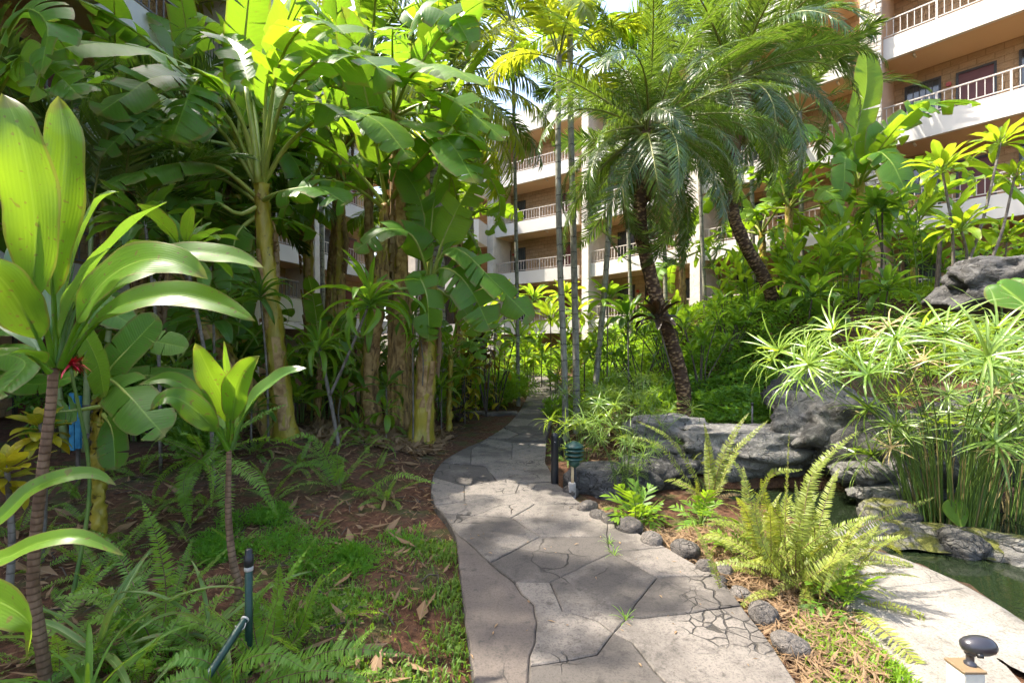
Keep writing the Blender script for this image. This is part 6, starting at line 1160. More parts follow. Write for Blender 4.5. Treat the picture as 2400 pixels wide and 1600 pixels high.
# ================================================================== middle distance, right of the path
def groundcover(poly_px, n, ls, label, mat, h, name='ground_cover', Yfun=None):
    """dense low herb on the ground inside a plan polygon"""
    rs = RS_(); poly = [tuple(q) for q in poly_px]; xs = [q[0] for q in poly]; ys = [q[1] for q in poly]; pts = []
    while len(pts) < n:
        x = rs.uniform(min(xs), max(xs), 4000); y = rs.uniform(min(ys), max(ys), 4000); ok = in_poly(x, y, poly)
        pts += list(zip(x[ok], y[ok]))
    p = np.array(pts[:n]); d = poly_dist(p[:, 0], p[:, 1], poly); hh = h * (0.35 + 0.65 * ss(0, 0.45, d)) * (0.72 + 0.28 * np.sin(p[:, 0] * 4.3 + np.sin(p[:, 1] * 3.1)) * np.sin(p[:, 1] * 5.3)); z = g(p[:, 0], p[:, 1]) + hh * (1 - 0.75 * rs.rand(n) ** 2.2)
    c = np.c_[p, z]; out = nrm(np.c_[rs.normal(size=(n, 2)), 0.15 + 0.5 * rs.rand(n)]); sd = nrm(np.cross(out, np.array([0, 0, 1.0]) + 0.4 * rs.normal(size=(n, 3)))); nn = np.cross(sd, out); l = ls * rs.uniform(0.6, 1.3, n)[:, None]
    V = np.stack([c, c + out * l * .5 + sd * l * .22 + nn * l * .08, c + out * l - nn * l * .1, c + out * l * .5 - sd * l * .22 + nn * l * .08], 1).reshape(-1, 3); uv = np.tile(np.array([[.5, 0], [1, .5], [.5, 1], [0, .5]]), (n, 1)); i = np.arange(n) * 4
    mb = MB(); mb.add(V, [tuple(q) for q in np.concatenate([np.stack([i, i + 1, i + 2], 1), np.stack([i, i + 2, i + 3], 1)]).tolist()], uv)
    return solo(name, mb.build(name, M[mat], False), label, 'ground cover', kind='stuff')
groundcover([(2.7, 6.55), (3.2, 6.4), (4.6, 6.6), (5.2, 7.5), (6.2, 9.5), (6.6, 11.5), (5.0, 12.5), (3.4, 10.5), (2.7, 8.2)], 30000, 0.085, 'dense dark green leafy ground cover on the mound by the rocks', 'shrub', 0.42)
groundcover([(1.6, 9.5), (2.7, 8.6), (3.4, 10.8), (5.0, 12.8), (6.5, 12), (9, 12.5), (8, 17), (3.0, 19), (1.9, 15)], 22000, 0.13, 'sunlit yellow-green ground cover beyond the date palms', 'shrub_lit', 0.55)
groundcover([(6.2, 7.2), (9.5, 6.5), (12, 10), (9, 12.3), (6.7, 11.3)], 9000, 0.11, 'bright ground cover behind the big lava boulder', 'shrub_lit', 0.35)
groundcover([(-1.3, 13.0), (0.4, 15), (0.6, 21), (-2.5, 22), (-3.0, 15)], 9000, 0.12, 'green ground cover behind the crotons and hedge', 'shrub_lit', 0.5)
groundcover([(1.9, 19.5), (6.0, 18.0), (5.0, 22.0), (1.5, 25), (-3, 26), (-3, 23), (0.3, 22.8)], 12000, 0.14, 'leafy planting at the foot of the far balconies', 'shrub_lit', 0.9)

# thin-branched yellow-green shrubs in front of the groundcover
def twiggy(px, py, Y, label, H=1.3, n=9, L=0.34, kind='ti', stems=5, spreadx=0.6, mat='dark_stem'):
    rs = RS_(); c = P(px, py, Y); b = on_ground(c[0], c[1]); root = thing('branching_shrub', label, 'shrub', b, 'thin-branched shrubs around the date palms')
    for j in range(stems):
        tp = np.array([rs.uniform(-1, 1) * spreadx, rs.uniform(-0.6, 0.6) * spreadx, H * rs.uniform(0.6, 1.05)]); s0 = np.array([rs.normal(0, 0.05), rs.normal(0, 0.05), 0])
        mb = MB(); q = resample(crom([s0, tp * np.array([0.35, 0.35, 0.45]), tp], 20), 10); mb.tube(q, np.linspace(0.014, 0.007, 10), 6); part('branch', mb.build('branch', M[mat]), root); rosette(root, tp, kind, n, L, rs, 1.4, 0.35)
        if rs.rand() < 0.7:
            t2 = tp * 0.75 + np.array([rs.uniform(-0.3, 0.3), rs.uniform(-0.2, 0.2), 0.18]); mb = MB(); mb.tube(resample(crom([q[4], 0.5 * (q[4] + t2), t2], 12), 7), np.linspace(0.009, 0.006, 7), 6); part('branch', mb.build('branch', M[mat]), root); rosette(root, t2, kind, n - 2, L * 0.9, rs, 1.4, 0.35)
    return root
twiggy(1420, 900, 9.6, 'thin-branched leafy shrub just right of the slender palms', 1.5, 9, 0.36, 'ti', 5, 0.5)
twiggy(1500, 900, 9.2, 'thin-branched shrub left of the leaning date palm trunk', 1.35, 9, 0.34, 'ti_dark', 6, 0.55)
twiggy(1560, 880, 10.5, 'yellow-green thin-branched shrub behind the leaning date palm trunk', 1.6, 9, 0.36, 'ti', 6, 0.7)
twiggy(1640, 860, 8.4, 'olive thin-branched shrub right of the leaning date palm trunk', 1.35, 10, 0.34, 'ti', 7, 0.6)
twiggy(1705, 850, 9.2, 'olive thin-branched shrub between the two date palm trunks', 1.2, 10, 0.34, 'ti', 6, 0.55)
twiggy(1460, 880, 12.0, 'sunlit thin-branched shrub beyond the slender palms', 1.9, 9, 0.42, 'ti_yellow', 6, 0.8)
ti(1540, 745, 6.8, 0.45, 'maroon ti head growing against the leaning date palm trunk', 'ti_red', 22, (0.05, 0.05), 0.014, base=P(1585, 900, 7.05))
ti(1472, 745, 8.6, 0.62, 'dark-leaved ti with one orange leaf left of the leaning trunk', 'ti_dark', 20, (0.05, 0.1), 0.016, el1=0.3)
ti(1425, 700, 9.4, 0.6, 'fan-leaved ti behind the right-hand slender palm', 'ti', 18, (0, 0.1), 0.016, el1=0.2)
# bright plants near the far path
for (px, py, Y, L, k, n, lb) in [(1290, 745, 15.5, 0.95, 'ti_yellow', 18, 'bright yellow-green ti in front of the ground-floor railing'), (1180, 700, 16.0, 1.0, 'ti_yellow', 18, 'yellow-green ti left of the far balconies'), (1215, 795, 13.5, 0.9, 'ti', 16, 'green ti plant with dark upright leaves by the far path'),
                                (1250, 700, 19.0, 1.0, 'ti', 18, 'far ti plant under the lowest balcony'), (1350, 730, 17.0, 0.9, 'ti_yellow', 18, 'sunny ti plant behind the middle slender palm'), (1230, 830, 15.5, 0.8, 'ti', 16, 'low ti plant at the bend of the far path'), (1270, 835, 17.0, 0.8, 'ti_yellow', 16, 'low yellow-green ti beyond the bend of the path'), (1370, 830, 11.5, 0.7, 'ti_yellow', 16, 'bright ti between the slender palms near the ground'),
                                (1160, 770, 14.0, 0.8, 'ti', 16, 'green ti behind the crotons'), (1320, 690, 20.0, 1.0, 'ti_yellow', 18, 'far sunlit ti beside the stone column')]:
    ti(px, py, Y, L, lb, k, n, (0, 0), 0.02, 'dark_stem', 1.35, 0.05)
for (px, Y, H, L, n, lb) in [(1300, 13.8, 1.5, 0.55, 6, 'ginger clump behind the leftmost slender palm'), (1235, 18.5, 2.0, 0.7, 7, 'tall ginger clump with a red flower by the far path'), (1340, 19.0, 2.2, 0.7, 7, 'ginger clump in front of the far column'), (1195, 17.5, 1.9, 0.65, 6, 'ginger clump left of the far path'), (1110, 16.5, 2.0, 0.7, 6, 'ginger clump behind the yellow crotons')]:
    ginger(px, 900, Y, H, lb, n, 8, L)
c = P(1237, 757, 17.8); b_ = on_ground(c[0], c[1]); root = thing('red_ginger_flower', 'small red cone flower among the far ginger leaves', 'flower', b_); stem_tube(root, [b_, 0.5 * (b_ + c), c], 0.012, 0.012, M['sedge_stem'])
mb = MB(); mb.lathe([(0.0, 0.0), (0.09, 0.04), (0.115, 0.12), (0.10, 0.2), (0.115, 0.24), (0.09, 0.34), (0.095, 0.38), (0.05, 0.48), (0.0, 0.52)], 12); part('flower_head', mb.build('flower_head', M['red']), root).location = tuple(c - b_ - np.array([0, 0, 0.1]))

# ================================================================== right background
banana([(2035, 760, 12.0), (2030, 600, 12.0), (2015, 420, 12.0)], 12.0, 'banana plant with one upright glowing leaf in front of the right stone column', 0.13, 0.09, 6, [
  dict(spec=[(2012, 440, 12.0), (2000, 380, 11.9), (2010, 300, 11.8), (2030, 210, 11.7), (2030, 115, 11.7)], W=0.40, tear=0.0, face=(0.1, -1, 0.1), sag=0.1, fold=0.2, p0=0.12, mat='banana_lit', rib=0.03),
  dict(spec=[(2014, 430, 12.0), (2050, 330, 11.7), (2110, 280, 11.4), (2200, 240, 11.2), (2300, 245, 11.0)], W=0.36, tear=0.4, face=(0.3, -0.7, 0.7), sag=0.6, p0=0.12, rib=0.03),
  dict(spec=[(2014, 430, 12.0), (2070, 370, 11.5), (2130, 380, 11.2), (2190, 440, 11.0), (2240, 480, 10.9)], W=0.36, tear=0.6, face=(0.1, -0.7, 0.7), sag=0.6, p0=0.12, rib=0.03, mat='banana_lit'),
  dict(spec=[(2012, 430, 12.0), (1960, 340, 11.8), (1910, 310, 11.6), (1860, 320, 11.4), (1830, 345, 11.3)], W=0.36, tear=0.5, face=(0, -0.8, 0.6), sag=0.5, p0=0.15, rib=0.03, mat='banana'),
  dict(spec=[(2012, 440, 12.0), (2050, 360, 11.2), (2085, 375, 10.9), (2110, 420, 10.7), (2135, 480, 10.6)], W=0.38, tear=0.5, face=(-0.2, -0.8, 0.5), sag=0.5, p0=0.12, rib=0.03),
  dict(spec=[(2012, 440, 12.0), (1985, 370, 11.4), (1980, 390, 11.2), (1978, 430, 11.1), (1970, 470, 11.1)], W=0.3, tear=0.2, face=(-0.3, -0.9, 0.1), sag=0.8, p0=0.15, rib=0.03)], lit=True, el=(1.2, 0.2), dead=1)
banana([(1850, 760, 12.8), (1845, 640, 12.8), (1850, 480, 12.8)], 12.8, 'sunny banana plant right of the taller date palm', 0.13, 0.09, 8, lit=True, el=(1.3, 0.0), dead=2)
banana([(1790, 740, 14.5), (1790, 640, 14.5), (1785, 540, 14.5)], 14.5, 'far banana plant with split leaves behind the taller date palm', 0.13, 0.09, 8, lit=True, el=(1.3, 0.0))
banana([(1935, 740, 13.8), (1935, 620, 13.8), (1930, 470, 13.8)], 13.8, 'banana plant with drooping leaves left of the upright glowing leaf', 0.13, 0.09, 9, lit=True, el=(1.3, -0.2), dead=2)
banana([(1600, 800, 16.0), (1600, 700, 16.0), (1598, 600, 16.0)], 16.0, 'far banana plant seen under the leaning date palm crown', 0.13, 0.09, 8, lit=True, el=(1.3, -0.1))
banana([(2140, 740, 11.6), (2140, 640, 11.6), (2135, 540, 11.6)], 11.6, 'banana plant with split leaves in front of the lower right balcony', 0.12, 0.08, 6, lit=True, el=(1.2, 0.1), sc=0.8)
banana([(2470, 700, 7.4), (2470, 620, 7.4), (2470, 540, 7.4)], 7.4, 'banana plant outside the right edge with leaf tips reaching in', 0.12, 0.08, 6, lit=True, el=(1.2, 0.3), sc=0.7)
# tall branching ti above the boulder
cB_ = P(2300, 605, 7.0)
def tall_ti(crowns, base, label, L, n, kind='ti_yellow', r=0.022):
    rs = RS_(); b = np.asarray(base, float); root = thing('ti_plant', label, 'plant', b, 'tall ti plants above the lava boulder')
    for (px, py, Y) in crowns:
        c = P(px, py, Y); stem_tube(root, [b, 0.55 * b + 0.45 * c + np.array([0.05, 0, 0]), c], r, r * 0.7, M['grey_stem']); rosette(root, c - b, kind, n, L, rs, 1.35, 0.0)
tall_ti([(2208, 398, 7.0)], P(2235, 640, 7.0), 'tall ti with yellow-green crown left of the two thin stems on the right', 0.55, 24)
tall_ti([(2345, 335, 7.1), (2252, 535, 6.9)], P(2262, 640, 7.0), 'two-headed ti with slanting pale stems on the right', 0.50, 22)
tall_ti([(2378, 415, 7.2)], P(2312, 640, 7.2), 'ti plant with slanting stem nearest the right edge', 0.42, 18)
ti(2068, 490, 9.6, 0.60, 'dark ti crown on a forked dark stem before the lower right balcony', 'ti_dark', 26, (0.02, 0.1), 0.022, 'dark_stem', heads=[(2050, 480, 9.6, 14, 0.5)])
ti(2020, 600, 9.0, 0.55, 'green ti on a thin dark stem right of the ginger clump', 'ti', 18, (0, 0.1), 0.016, 'dark_stem')
ti(2082, 672, 8.2, 0.62, 'low dark green ti behind the umbrella sedge', 'ti_dark', 16, (0, 0.1), 0.016, 'dark_stem')
ti(1905, 690, 8.6, 0.66, 'dark green ti beside the taller date palm trunk', 'ti_dark', 18, (0, 0.1), 0.016, 'dark_stem')
ti(1860, 660, 9.6, 0.66, 'green ti right behind the taller date palm trunk', 'ti', 18, (0, 0.1), 0.016, 'dark_stem')
ti(1955, 735, 7.9, 0.5, 'low ti rosette in ground cover left of the sedge', 'ti_dark', 14, (0, 0.1), 0.014, 'dark_stem')
ti(2360, 560, 7.6, 0.5, 'ti rosette peeking over the lava boulder at the right edge', 'ti_yellow', 16, (0, 0.1), 0.014)
# cut bare stem
c = P(2204, 555, 8.6); b_ = on_ground(c[0] - 0.1, c[1]); o_ = thing('bare_stem', 'bare dark cut stem standing left of the lava boulder', 'stem', b_); stem_tube(o_, [b_, 0.5 * (b_ + c), c], 0.04, 0.034, M['dark_stem'], 'stem', 9, 20, 0.05)
for (px, Y, H, L, n, lv, lb) in [(1905, 9.4, 1.6, 0.62, 6, 9, 'broad-leaved ginger clump right of the taller date palm'), (1975, 9.8, 1.7, 0.6, 6, 9, 'ginger clump behind the thin dark ti stem'), (2110, 10.4, 2.3, 0.6, 6, 10, 'tall ginger clump with a fading flower head by the right balcony'), (2165, 9.4, 2.0, 0.55, 6, 10, 'ginger clump left of the bare cut stem'),
                                 (1840, 11.4, 1.7, 0.6, 6, 9, 'ginger clump between the taller date palm and the sunny bananas'), (2010, 11.2, 2.0, 0.6, 6, 9, 'ginger clump under the upright glowing banana leaf'), (2250, 9.0, 1.4, 0.5, 6, 9, 'ginger clump above the left end of the lava boulder'), (2350, 8.6, 1.3, 0.5, 6, 9, 'ginger clump above the right end of the lava boulder'), (1700, 12.5, 1.6, 0.6, 6, 8, 'sunlit ginger clump between the date palm trunks'), (1560, 13.0, 1.6, 0.6, 6, 8, 'sunlit ginger clump behind the leaning date palm'), (1760, 11.0, 1.5, 0.55, 6, 8, 'ginger clump just left of the taller date palm trunk')]:
    ginger(px, 800, Y, H, lb, n, lv, L)
# fading flower head
c = P(2148, 475, 10.2); b_ = on_ground(c[0], c[1]); root = thing('seed_head', 'pale pinkish seed head above the tall ginger leaves', 'flower', b_); stem_tube(root, [b_, 0.5 * (b_ + c), c], 0.012, 0.008, M['sedge_stem']); mb = MB(); leafcloud(mb, (0, 0, 0), (0.14, 0.14, 0.16), 260, 0.05, RS_(), 0.4, 0, 0.7); part('flower_head', mb.build('flower_head', M['dry'], False), root).location = tuple(c - b_)
# elephant ears
def ear(px, py, Y, L, label, face, rot=0.0, mat='banana'):
    c = P(px, py, Y); b = on_ground(c[0], c[1]); b[2] = max(b[2], -0.12); root = thing('taro_plant', label, 'plant', b, 'taro plants'); stem_tube(root, [b, 0.5 * (b + c) + np.array([0.04, 0, 0]), c], 0.012, 0.008, M['sedge_stem'], 'stalk')
    th = np.linspace(-math.pi, math.pi, 41); rad = np.array([(0.62 + 0.38 * math.cos(t)) * (1 - 0.35 * math.exp(-((abs(t) - math.pi) / 0.35) ** 2)) + 0.25 * math.exp(-(t / 0.35) ** 2) for t in th]); F = nrm(np.array(face, float)); U = nrm(np.array([math.sin(rot), 0, -math.cos(rot)]) - F * (np.array([math.sin(rot), 0, -math.cos(rot)]) @ F)); V = np.cross(F, U)
    rows = []; uvs = []
    for s in np.linspace(0, 1, 7): rows.append(np.array([L * r * s * (math.cos(t) * U + 0.85 * math.sin(t) * V) + F * (0.12 * L * s * s * math.cos(3 * t) * 0.4 - 0.15 * L * s * s) for t, r in zip(th, rad)])); uvs.append(np.array([[0.5 + 0.5 * s * math.sin(t), s] for t in th]))
    mb = MB(); mb.grid(np.array(rows), np.array(uvs)); part('leaf', mb.build('leaf', M[mat]), root).location = tuple(c - b)
ear(2345, 668, 5.2, 0.30, 'large grey-green elephant-ear leaf behind the sedge at the right edge', (-0.5, -0.7, 0.5), 0.5)
ear(2400, 655, 5.4, 0.30, 'elephant-ear leaf cut by the right picture edge', (-0.6, -0.6, 0.5), 0.2)
ear(2240, 1180, 4.0, 0.15, 'small heart-shaped taro leaf at the sedge base in the pond', (-0.3, -0.9, 0.3), 0.1, 'banana_lit')

# ================================================================== sedges
sedge((3.95, 4.25, -0.05), 84, 1.75, 'large umbrella sedge clump standing in the pond on the right', 0.30, 0.8, 0.10, (-0.10, -0.05), 1.05, bare=90)
sedge((4.75, 4.5, -0.05), 40, 1.75, 'second umbrella sedge clump at the right picture edge', 0.25, 0.7, 0.2, (-0.05, -0.1), 1.05, bare=30)
p = on_ground(1.45, 5.55); sedge(p, 20, 0.95, 'small umbrella sedge clump behind the flat-topped boulder', 0.16, 0.6, 0.08, (0, 0), 0.72)
p = on_ground(0.80, 5.75); sedge(p, 14, 0.75, 'umbrella sedge at the path edge behind the black bollard', 0.12, 0.6, 0.08, (0, 0), 0.7)
p = on_ground(1.75, 6.9); sedge(p, 22, 0.75, 'umbrella sedge left of the leaning date palm foot', 0.25, 0.6, 0.1, (0, 0), 0.75)
p = on_ground(1.25, 7.6); sedge(p, 20, 0.95, 'umbrella sedge among the slender palm feet', 0.25, 0.6, 0.1, (0, 0), 0.8)
p = on_ground(1.15, 4.75); sedge(p, 22, 0.62, 'fine grassy sedge beside the dark boulder and lantern', 0.10, 0.35, 0.0, (0.05, 0), 0.45)
p = on_ground(2.2, 8.0); sedge(p, 18, 0.8, 'umbrella sedge under the olive shrubs', 0.3, 0.6, 0.1, (0, 0), 0.75)

# ================================================================== ferns on the right
b_ = G(1868, 1372); f = fern(1868, 1372, None, 0.72, 'big sunlit yellow-green sword fern clump between path and pond', 'fern_lit', 64, (1.45, 0.5), spread=0.12, loose=0.42, dead=9)
for s_ in ([(1866, 1372, 2.95), (1840, 1280, 2.8), (1845, 1130, 2.9), (1850, 1010, 3.0)], [(1866, 1372, 2.95), (1870, 1250, 2.8), (1920, 1090, 2.9), (2010, 1010, 3.0)], [(1876, 1372, 2.95), (1900, 1330, 2.8), (2010, 1240, 2.95), (2190, 1165, 3.1)], [(1866, 1372, 2.95), (1790, 1270, 2.85), (1740, 1110, 2.95), (1690, 1060, 3.0)], [(1856, 1372, 2.95), (1780, 1280, 2.9), (1800, 1120, 3.0), (1880, 1100, 3.0)], [(1876, 1372, 2.95), (1900, 1350, 2.7), (1990, 1290, 2.7), (2060, 1230, 2.75)],
           [(1861, 1372, 2.95), (1800, 1300, 2.7), (1770, 1190, 2.7), (1800, 1130, 2.7)], [(1871, 1372, 2.95), (1880, 1260, 2.8), (1900, 1120, 2.85), (1960, 1050, 2.9)]): hero_frond(f, s_, 0.060, 0.0044, 'fern_lit', 80, seed=len(f.children), face=((0, -0.5, 1), (0.8, -0.5, 0.5), (-0.7, -0.6, 0.4), (0.3, -0.9, 0.3))[len(f.children) % 4])
b_ = G(1660, 1180); f = fern(1660, 1180, None, 0.75, 'sword fern with tall pale fronds in front of the rock ledge', 'fern_lit', 12, (1.35, 0.5), spread=0.05, loose=0.6, dead=3)
for s_ in ([(1665, 1180, 4.7), (1690, 1080, 4.7), (1730, 1000, 4.7), (1755, 968, 4.7)], [(1665, 1180, 4.7), (1700, 1080, 4.7), (1760, 1020, 4.6), (1800, 985, 4.6)], [(1660, 1180, 4.7), (1665, 1100, 4.7), (1660, 1040, 4.7), (1650, 990, 4.7)], [(1655, 1180, 4.7), (1610, 1080, 4.7), (1560, 1020, 4.7), (1490, 985, 4.8)], [(1655, 1180, 4.7), (1600, 1110, 4.6), (1540, 1040, 4.6), (1440, 1018, 4.7)]): hero_frond(f, s_, 0.065, 0.0048, 'fern_lit', 66, seed=len(f.children))
for (px, py, n, L, lb) in [(1490, 1225, 22, 0.55, 'bright lobed fern beside the river stones and dark boulder'), (1640, 1225, 18, 0.5, 'lobed fern in mulch left of the big fern clump'), (1970, 1425, 16, 0.45, 'lobed fern leaning over the pale pond edge'), (1735, 1310, 14, 0.4, 'lobed fern under the big fern clump nearest the path'), (1900, 1330, 14, 0.5, 'lobed fern right of the big fern clump centre')]:
    fern(px, py, None, L, lb, 'wart', n, (1.35, 0.3), name='lobed_fern', group='lobed ferns'); 
fern(1745, 1300, None, 0.6, 'yellow-green sword fern left of the big sunlit clump', 'fern_lit', 22, (1.4, 0.4), spread=0.06, loose=0.5, dead=3)
fern(1975, 1320, None, 0.55, 'yellow-green sword fern leaning over the pond right of the big clump', 'fern_lit', 20, (1.35, 0.4), spread=0.06, loose=0.5, dead=2)
fern(1610, 1120, None, 0.55, 'sword fern growing against the low dark boulder', 'fern_lit', 14, (1.35, 0.3), loose=0.5)
fern(1330, 1085, None, 0.42, 'fern beside the green lantern leaning over the path', 'fern', 8, (1.2, 0.3))
fern(1300, 1050, None, 0.4, 'fern behind the black bollard', 'fern', 8, (1.2, 0.2))
fern(1530, 1262, None, 0.18, 'tiny fern hanging over a river stone', 'fern_lit', 4, (0.6, -0.1))
# low leafy plants around the slender palms
for (x, y, r_, lb) in [(1.3, 8.9, 0.35, 'small leafy plant at the foot of the middle slender palm'), (1.9, 9.4, 0.4, 'small leafy plant at the foot of the leaning slender palm'), (2.35, 7.4, 0.3, 'small broad-leaved plant left of the date palm foot'), (1.0, 10.2, 0.3, 'low leafy plant beside the far path edging')]:
    shrub((x, y), (r_, r_, r_ * 0.8), 500, 0.13, lb, 'shrub_lit', 4, 'leafy_plant', 'low leafy plants around the slender palms', 0.05, 0.3, 'plant')

# ================================================================== small fittings
def mesh_part(root, name, mb, mat, smooth=True): return part(name, mb.build(name, M[mat], smooth), root)
p = on_ground(*P(1346, 1165, 4.8)[:2]); root = thing('garden_lantern', 'green tiered garden path light on a wooden stake by the dark boulder', 'lamp', p)
h = P(1350, 1033, 4.8)[2] - p[2]
mb = MB(); mb.lathe([(0.0, h), (0.02, h - 0.002), (0.05, h - 0.016), (0.085, h - 0.04), (0.10, h - 0.055), (0.098, h - 0.062), (0.03, h - 0.052), (0.0, h - 0.05)], 24); mesh_part(root, 'cap', mb, 'green_metal')
for i in range(3):
    z = h - 0.088 - 0.045 * i; mb = MB(); mb.lathe([(0.052, z + 0.02), (0.10 - 0.004 * i, z), (0.10 - 0.004 * i, z - 0.007), (0.05, z + 0.012), (0.052, z + 0.02)], 24); mesh_part(root, 'tier', mb, 'green_metal')
mb = MB(); mb.lathe([(0.0, h - 0.05), (0.045, h - 0.052), (0.045, h - 0.19), (0.0, h - 0.19)], 18); mesh_part(root, 'lens', mb, 'lens')
mb = MB(); mb.lathe([(0.05, h - 0.191), (0.06, h - 0.20), (0.055, h - 0.24), (0.03, h - 0.265), (0.022, h - 0.27), (0.0, h - 0.27)], 18); mesh_part(root, 'socket', mb, 'green_metal')
mb = MB(); mb.box(-0.034, -0.008, -0.03, -0.005, 0.10, h - 0.25); mesh_part(root, 'stake', mb, 'wood', False)
mb = MB(); mb.tube([(0.03, 0.03, -0.02), (0.02, 0.02, 0.1), (0.0, 0.0, h - 0.262)], 0.014, 8); mesh_part(root, 'pole', mb, 'black')
mb = MB(); z = np.linspace(0, 0.15, 110); th = np.linspace(0, 40 * math.pi, 110); mb.box(-0.056, 0.006, -0.05, 0.012, 0.0, 0.15); mesh_part(root, 'wrapped_foot', mb, 'twine', False)
mb = MB()
for k in range(11): zz = 0.012 + k * 0.0128; mb.tube([(-0.058, -0.052, zz), (0.008, -0.052, zz + 0.006), (0.008, 0.014, zz + 0.003), (-0.058, 0.014, zz), (-0.058, -0.052, zz + 0.004)], 0.0045, 5, 0)
o_ = mesh_part(root, 'twine', mb, 'twine')
# bollard
p = on_ground(*P(1300, 1120, 5.1)[:2]); root = thing('bollard', 'black round-topped bollard post beside the green lantern', 'bollard', p); hb = P(1300, 1014, 5.1)[2] - p[2]
mb = MB(); r_ = 0.042; mb.lathe([(r_, -0.05), (r_, hb - 0.05), (r_ * 0.97, hb - 0.03), (r_ * 0.8, hb - 0.012), (r_ * 0.45, hb - 0.002), (0, hb)], 20); mesh_part(root, 'post', mb, 'black')
mb = MB(); mb.tube([(-0.002, -r_ - 0.004, hb - 0.09), (-0.002, -r_ + 0.01, hb - 0.09)], 0.006, 8); mesh_part(root, 'screw', mb, 'rail')
# second bollard farther back
p = on_ground(*P(1313, 1000, 6.6)[:2]); root = thing('bollard', 'second black bollard half hidden behind sedge at the slender palms', 'bollard', p); mb = MB(); mb.lathe([(0.042, -0.05), (0.042, 0.50), (0.03, 0.54), (0, 0.55)], 16); mesh_part(root, 'post', mb, 'black')
# far lantern
p = on_ground(*P(1301, 880, 16.0)[:2]); root = thing('garden_lantern', 'far small green path light beside the edging stones', 'lamp', p)
mb = MB(); mb.tube([(0, 0, -0.02), (0, 0, 0.4)], 0.03, 8); mesh_part(root, 'stake', mb, 'wood'); mb = MB(); mb.lathe([(0, 0.60), (0.14, 0.52), (0.14, 0.50), (0.06, 0.5), (0.06, 0.4), (0, 0.4)], 14); mesh_part(root, 'cap', mb, 'green_metal')
# spot lamp on a post, bottom right
p = on_ground(*P(2262, 1640, 1.95)[:2]); root = thing('spotlight', 'dark bullet spotlight on a pale square post at the bottom right', 'lamp', p); zt = P(2262, 1556, 1.95)[2] - p[2]
mb = MB(); mb.box(-0.043, 0.043, -0.043, 0.043, -0.05, zt - 0.012); pb = mesh_part(root, 'post', mb, 'post_paint', False); bv = pb.modifiers.new('bevel', 'BEVEL'); bv.width = 0.006; bv.segments = 2
mb = MB(); mb.box(-0.047, 0.047, -0.047, 0.047, zt - 0.011, zt); pb = mesh_part(root, 'cover_plate', mb, 'tan_plate', False); bv = pb.modifiers.new('bevel', 'BEVEL'); bv.width = 0.003; bv.segments = 2
mb = MB(); mb.lathe([(0.03, zt), (0.03, zt + 0.012), (0.02, zt + 0.016), (0.02, zt + 0.06), (0.028, zt + 0.064), (0.028, zt + 0.085), (0.0, zt + 0.09)], 18, c=(0.03, 0.0, 0)); mesh_part(root, 'knuckle', mb, 'bronze')
ax = nrm(np.array([1.0, -0.15, 0.10])); c0 = np.array([0.075, 0.0, zt + 0.115]); prof = [(-0.088, 0.0), (-0.086, 0.018), (-0.075, 0.038), (-0.05, 0.052), (-0.01, 0.061), (0.035, 0.060), (0.07, 0.050), (0.088, 0.036), (0.080, 0.030), (0.06, 0.0)]
tq = np.array([c0 + ax * a for a, _ in prof]); mb = MB(); B1 = nrm(np.cross(ax, (0, 0, 1))); B2 = np.cross(ax, B1); th = np.linspace(0, 2 * math.pi, 24, endpoint=False)
mb.grid(np.array([[c_ + r_ * (math.cos(t) * B1 + 0.92 * math.sin(t) * B2) for t in th] for c_, (_, r_) in zip(tq, prof)]), None, 0, True); mesh_part(root, 'lamp_housing', mb, 'bronze')
mb = MB(); mb.tube([c0 + ax * -0.045 - np.array([0, 0.05, 0.028]), c0 + ax * -0.02 - np.array([0, 0.056, 0.028])], 0.014, 10); mesh_part(root, 'locking_screw', mb, 'black')
for o_ in root.children:
    if o_.name.split('.')[0] in ('lamp_housing', 'knuckle', 'locking_screw'): o_.scale = (0.68,) * 3; o_.location.z = zt * 0.32
# irrigation pipes
p = G(583, 1590); root = thing('irrigation_riser', 'upright green irrigation pipe with black cap among the left ferns', 'pipe', p); tz = P(583, 1285, p[1])[2] - p[2]
mb = MB(); mb.tube([(0, 0, -0.05), (0, 0, tz - 0.07)], 0.0165, 14); mesh_part(root, 'pipe', mb, 'pipe'); mb = MB(); mb.lathe([(0.0175, tz - 0.08), (0.020, tz - 0.078), (0.020, tz - 0.03), (0.016, tz - 0.028), (0.016, tz - 0.006), (0.010, tz), (0, tz)], 14); mesh_part(root, 'cap', mb, 'black')
mb = MB(); mb.lathe([(0.0168, tz - 0.1), (0.019, tz - 0.098), (0.019, tz - 0.083), (0.0168, tz - 0.081)], 14); mesh_part(root, 'tape', mb, 'twine')
a0 = P(573, 1452, p[1] - 0.03); a1 = P(470, 1610, p[1] - 0.30); a1[2] = max(a1[2], 0.0); root2 = thing('irrigation_pipe', 'green pipe leaning diagonally against the upright riser', 'pipe', a1); dv = a0 - a1
mb = MB(); mb.tube(np.array([np.zeros(3), dv * 0.5, dv]), 0.0165, 14, cap=False); mesh_part(root2, 'pipe', mb, 'pipe'); mb = MB(); dd = nrm(dv); mb.tube(np.array([dv - dd * 0.002, dv + dd * 0.006]), 0.0185, 14); mesh_part(root2, 'pipe_end', mb, 'twine')
mb = MB(); mb.tube(np.array([dv - dd * 0.03 + 0.02 * np.array([math.cos(t), math.sin(t), 0.4 * math.sin(2 * t)]) for t in np.linspace(0, 12.6, 40)]), 0.0022, 5, cap=False); mesh_part(root2, 'tie_wire', mb, 'twine')
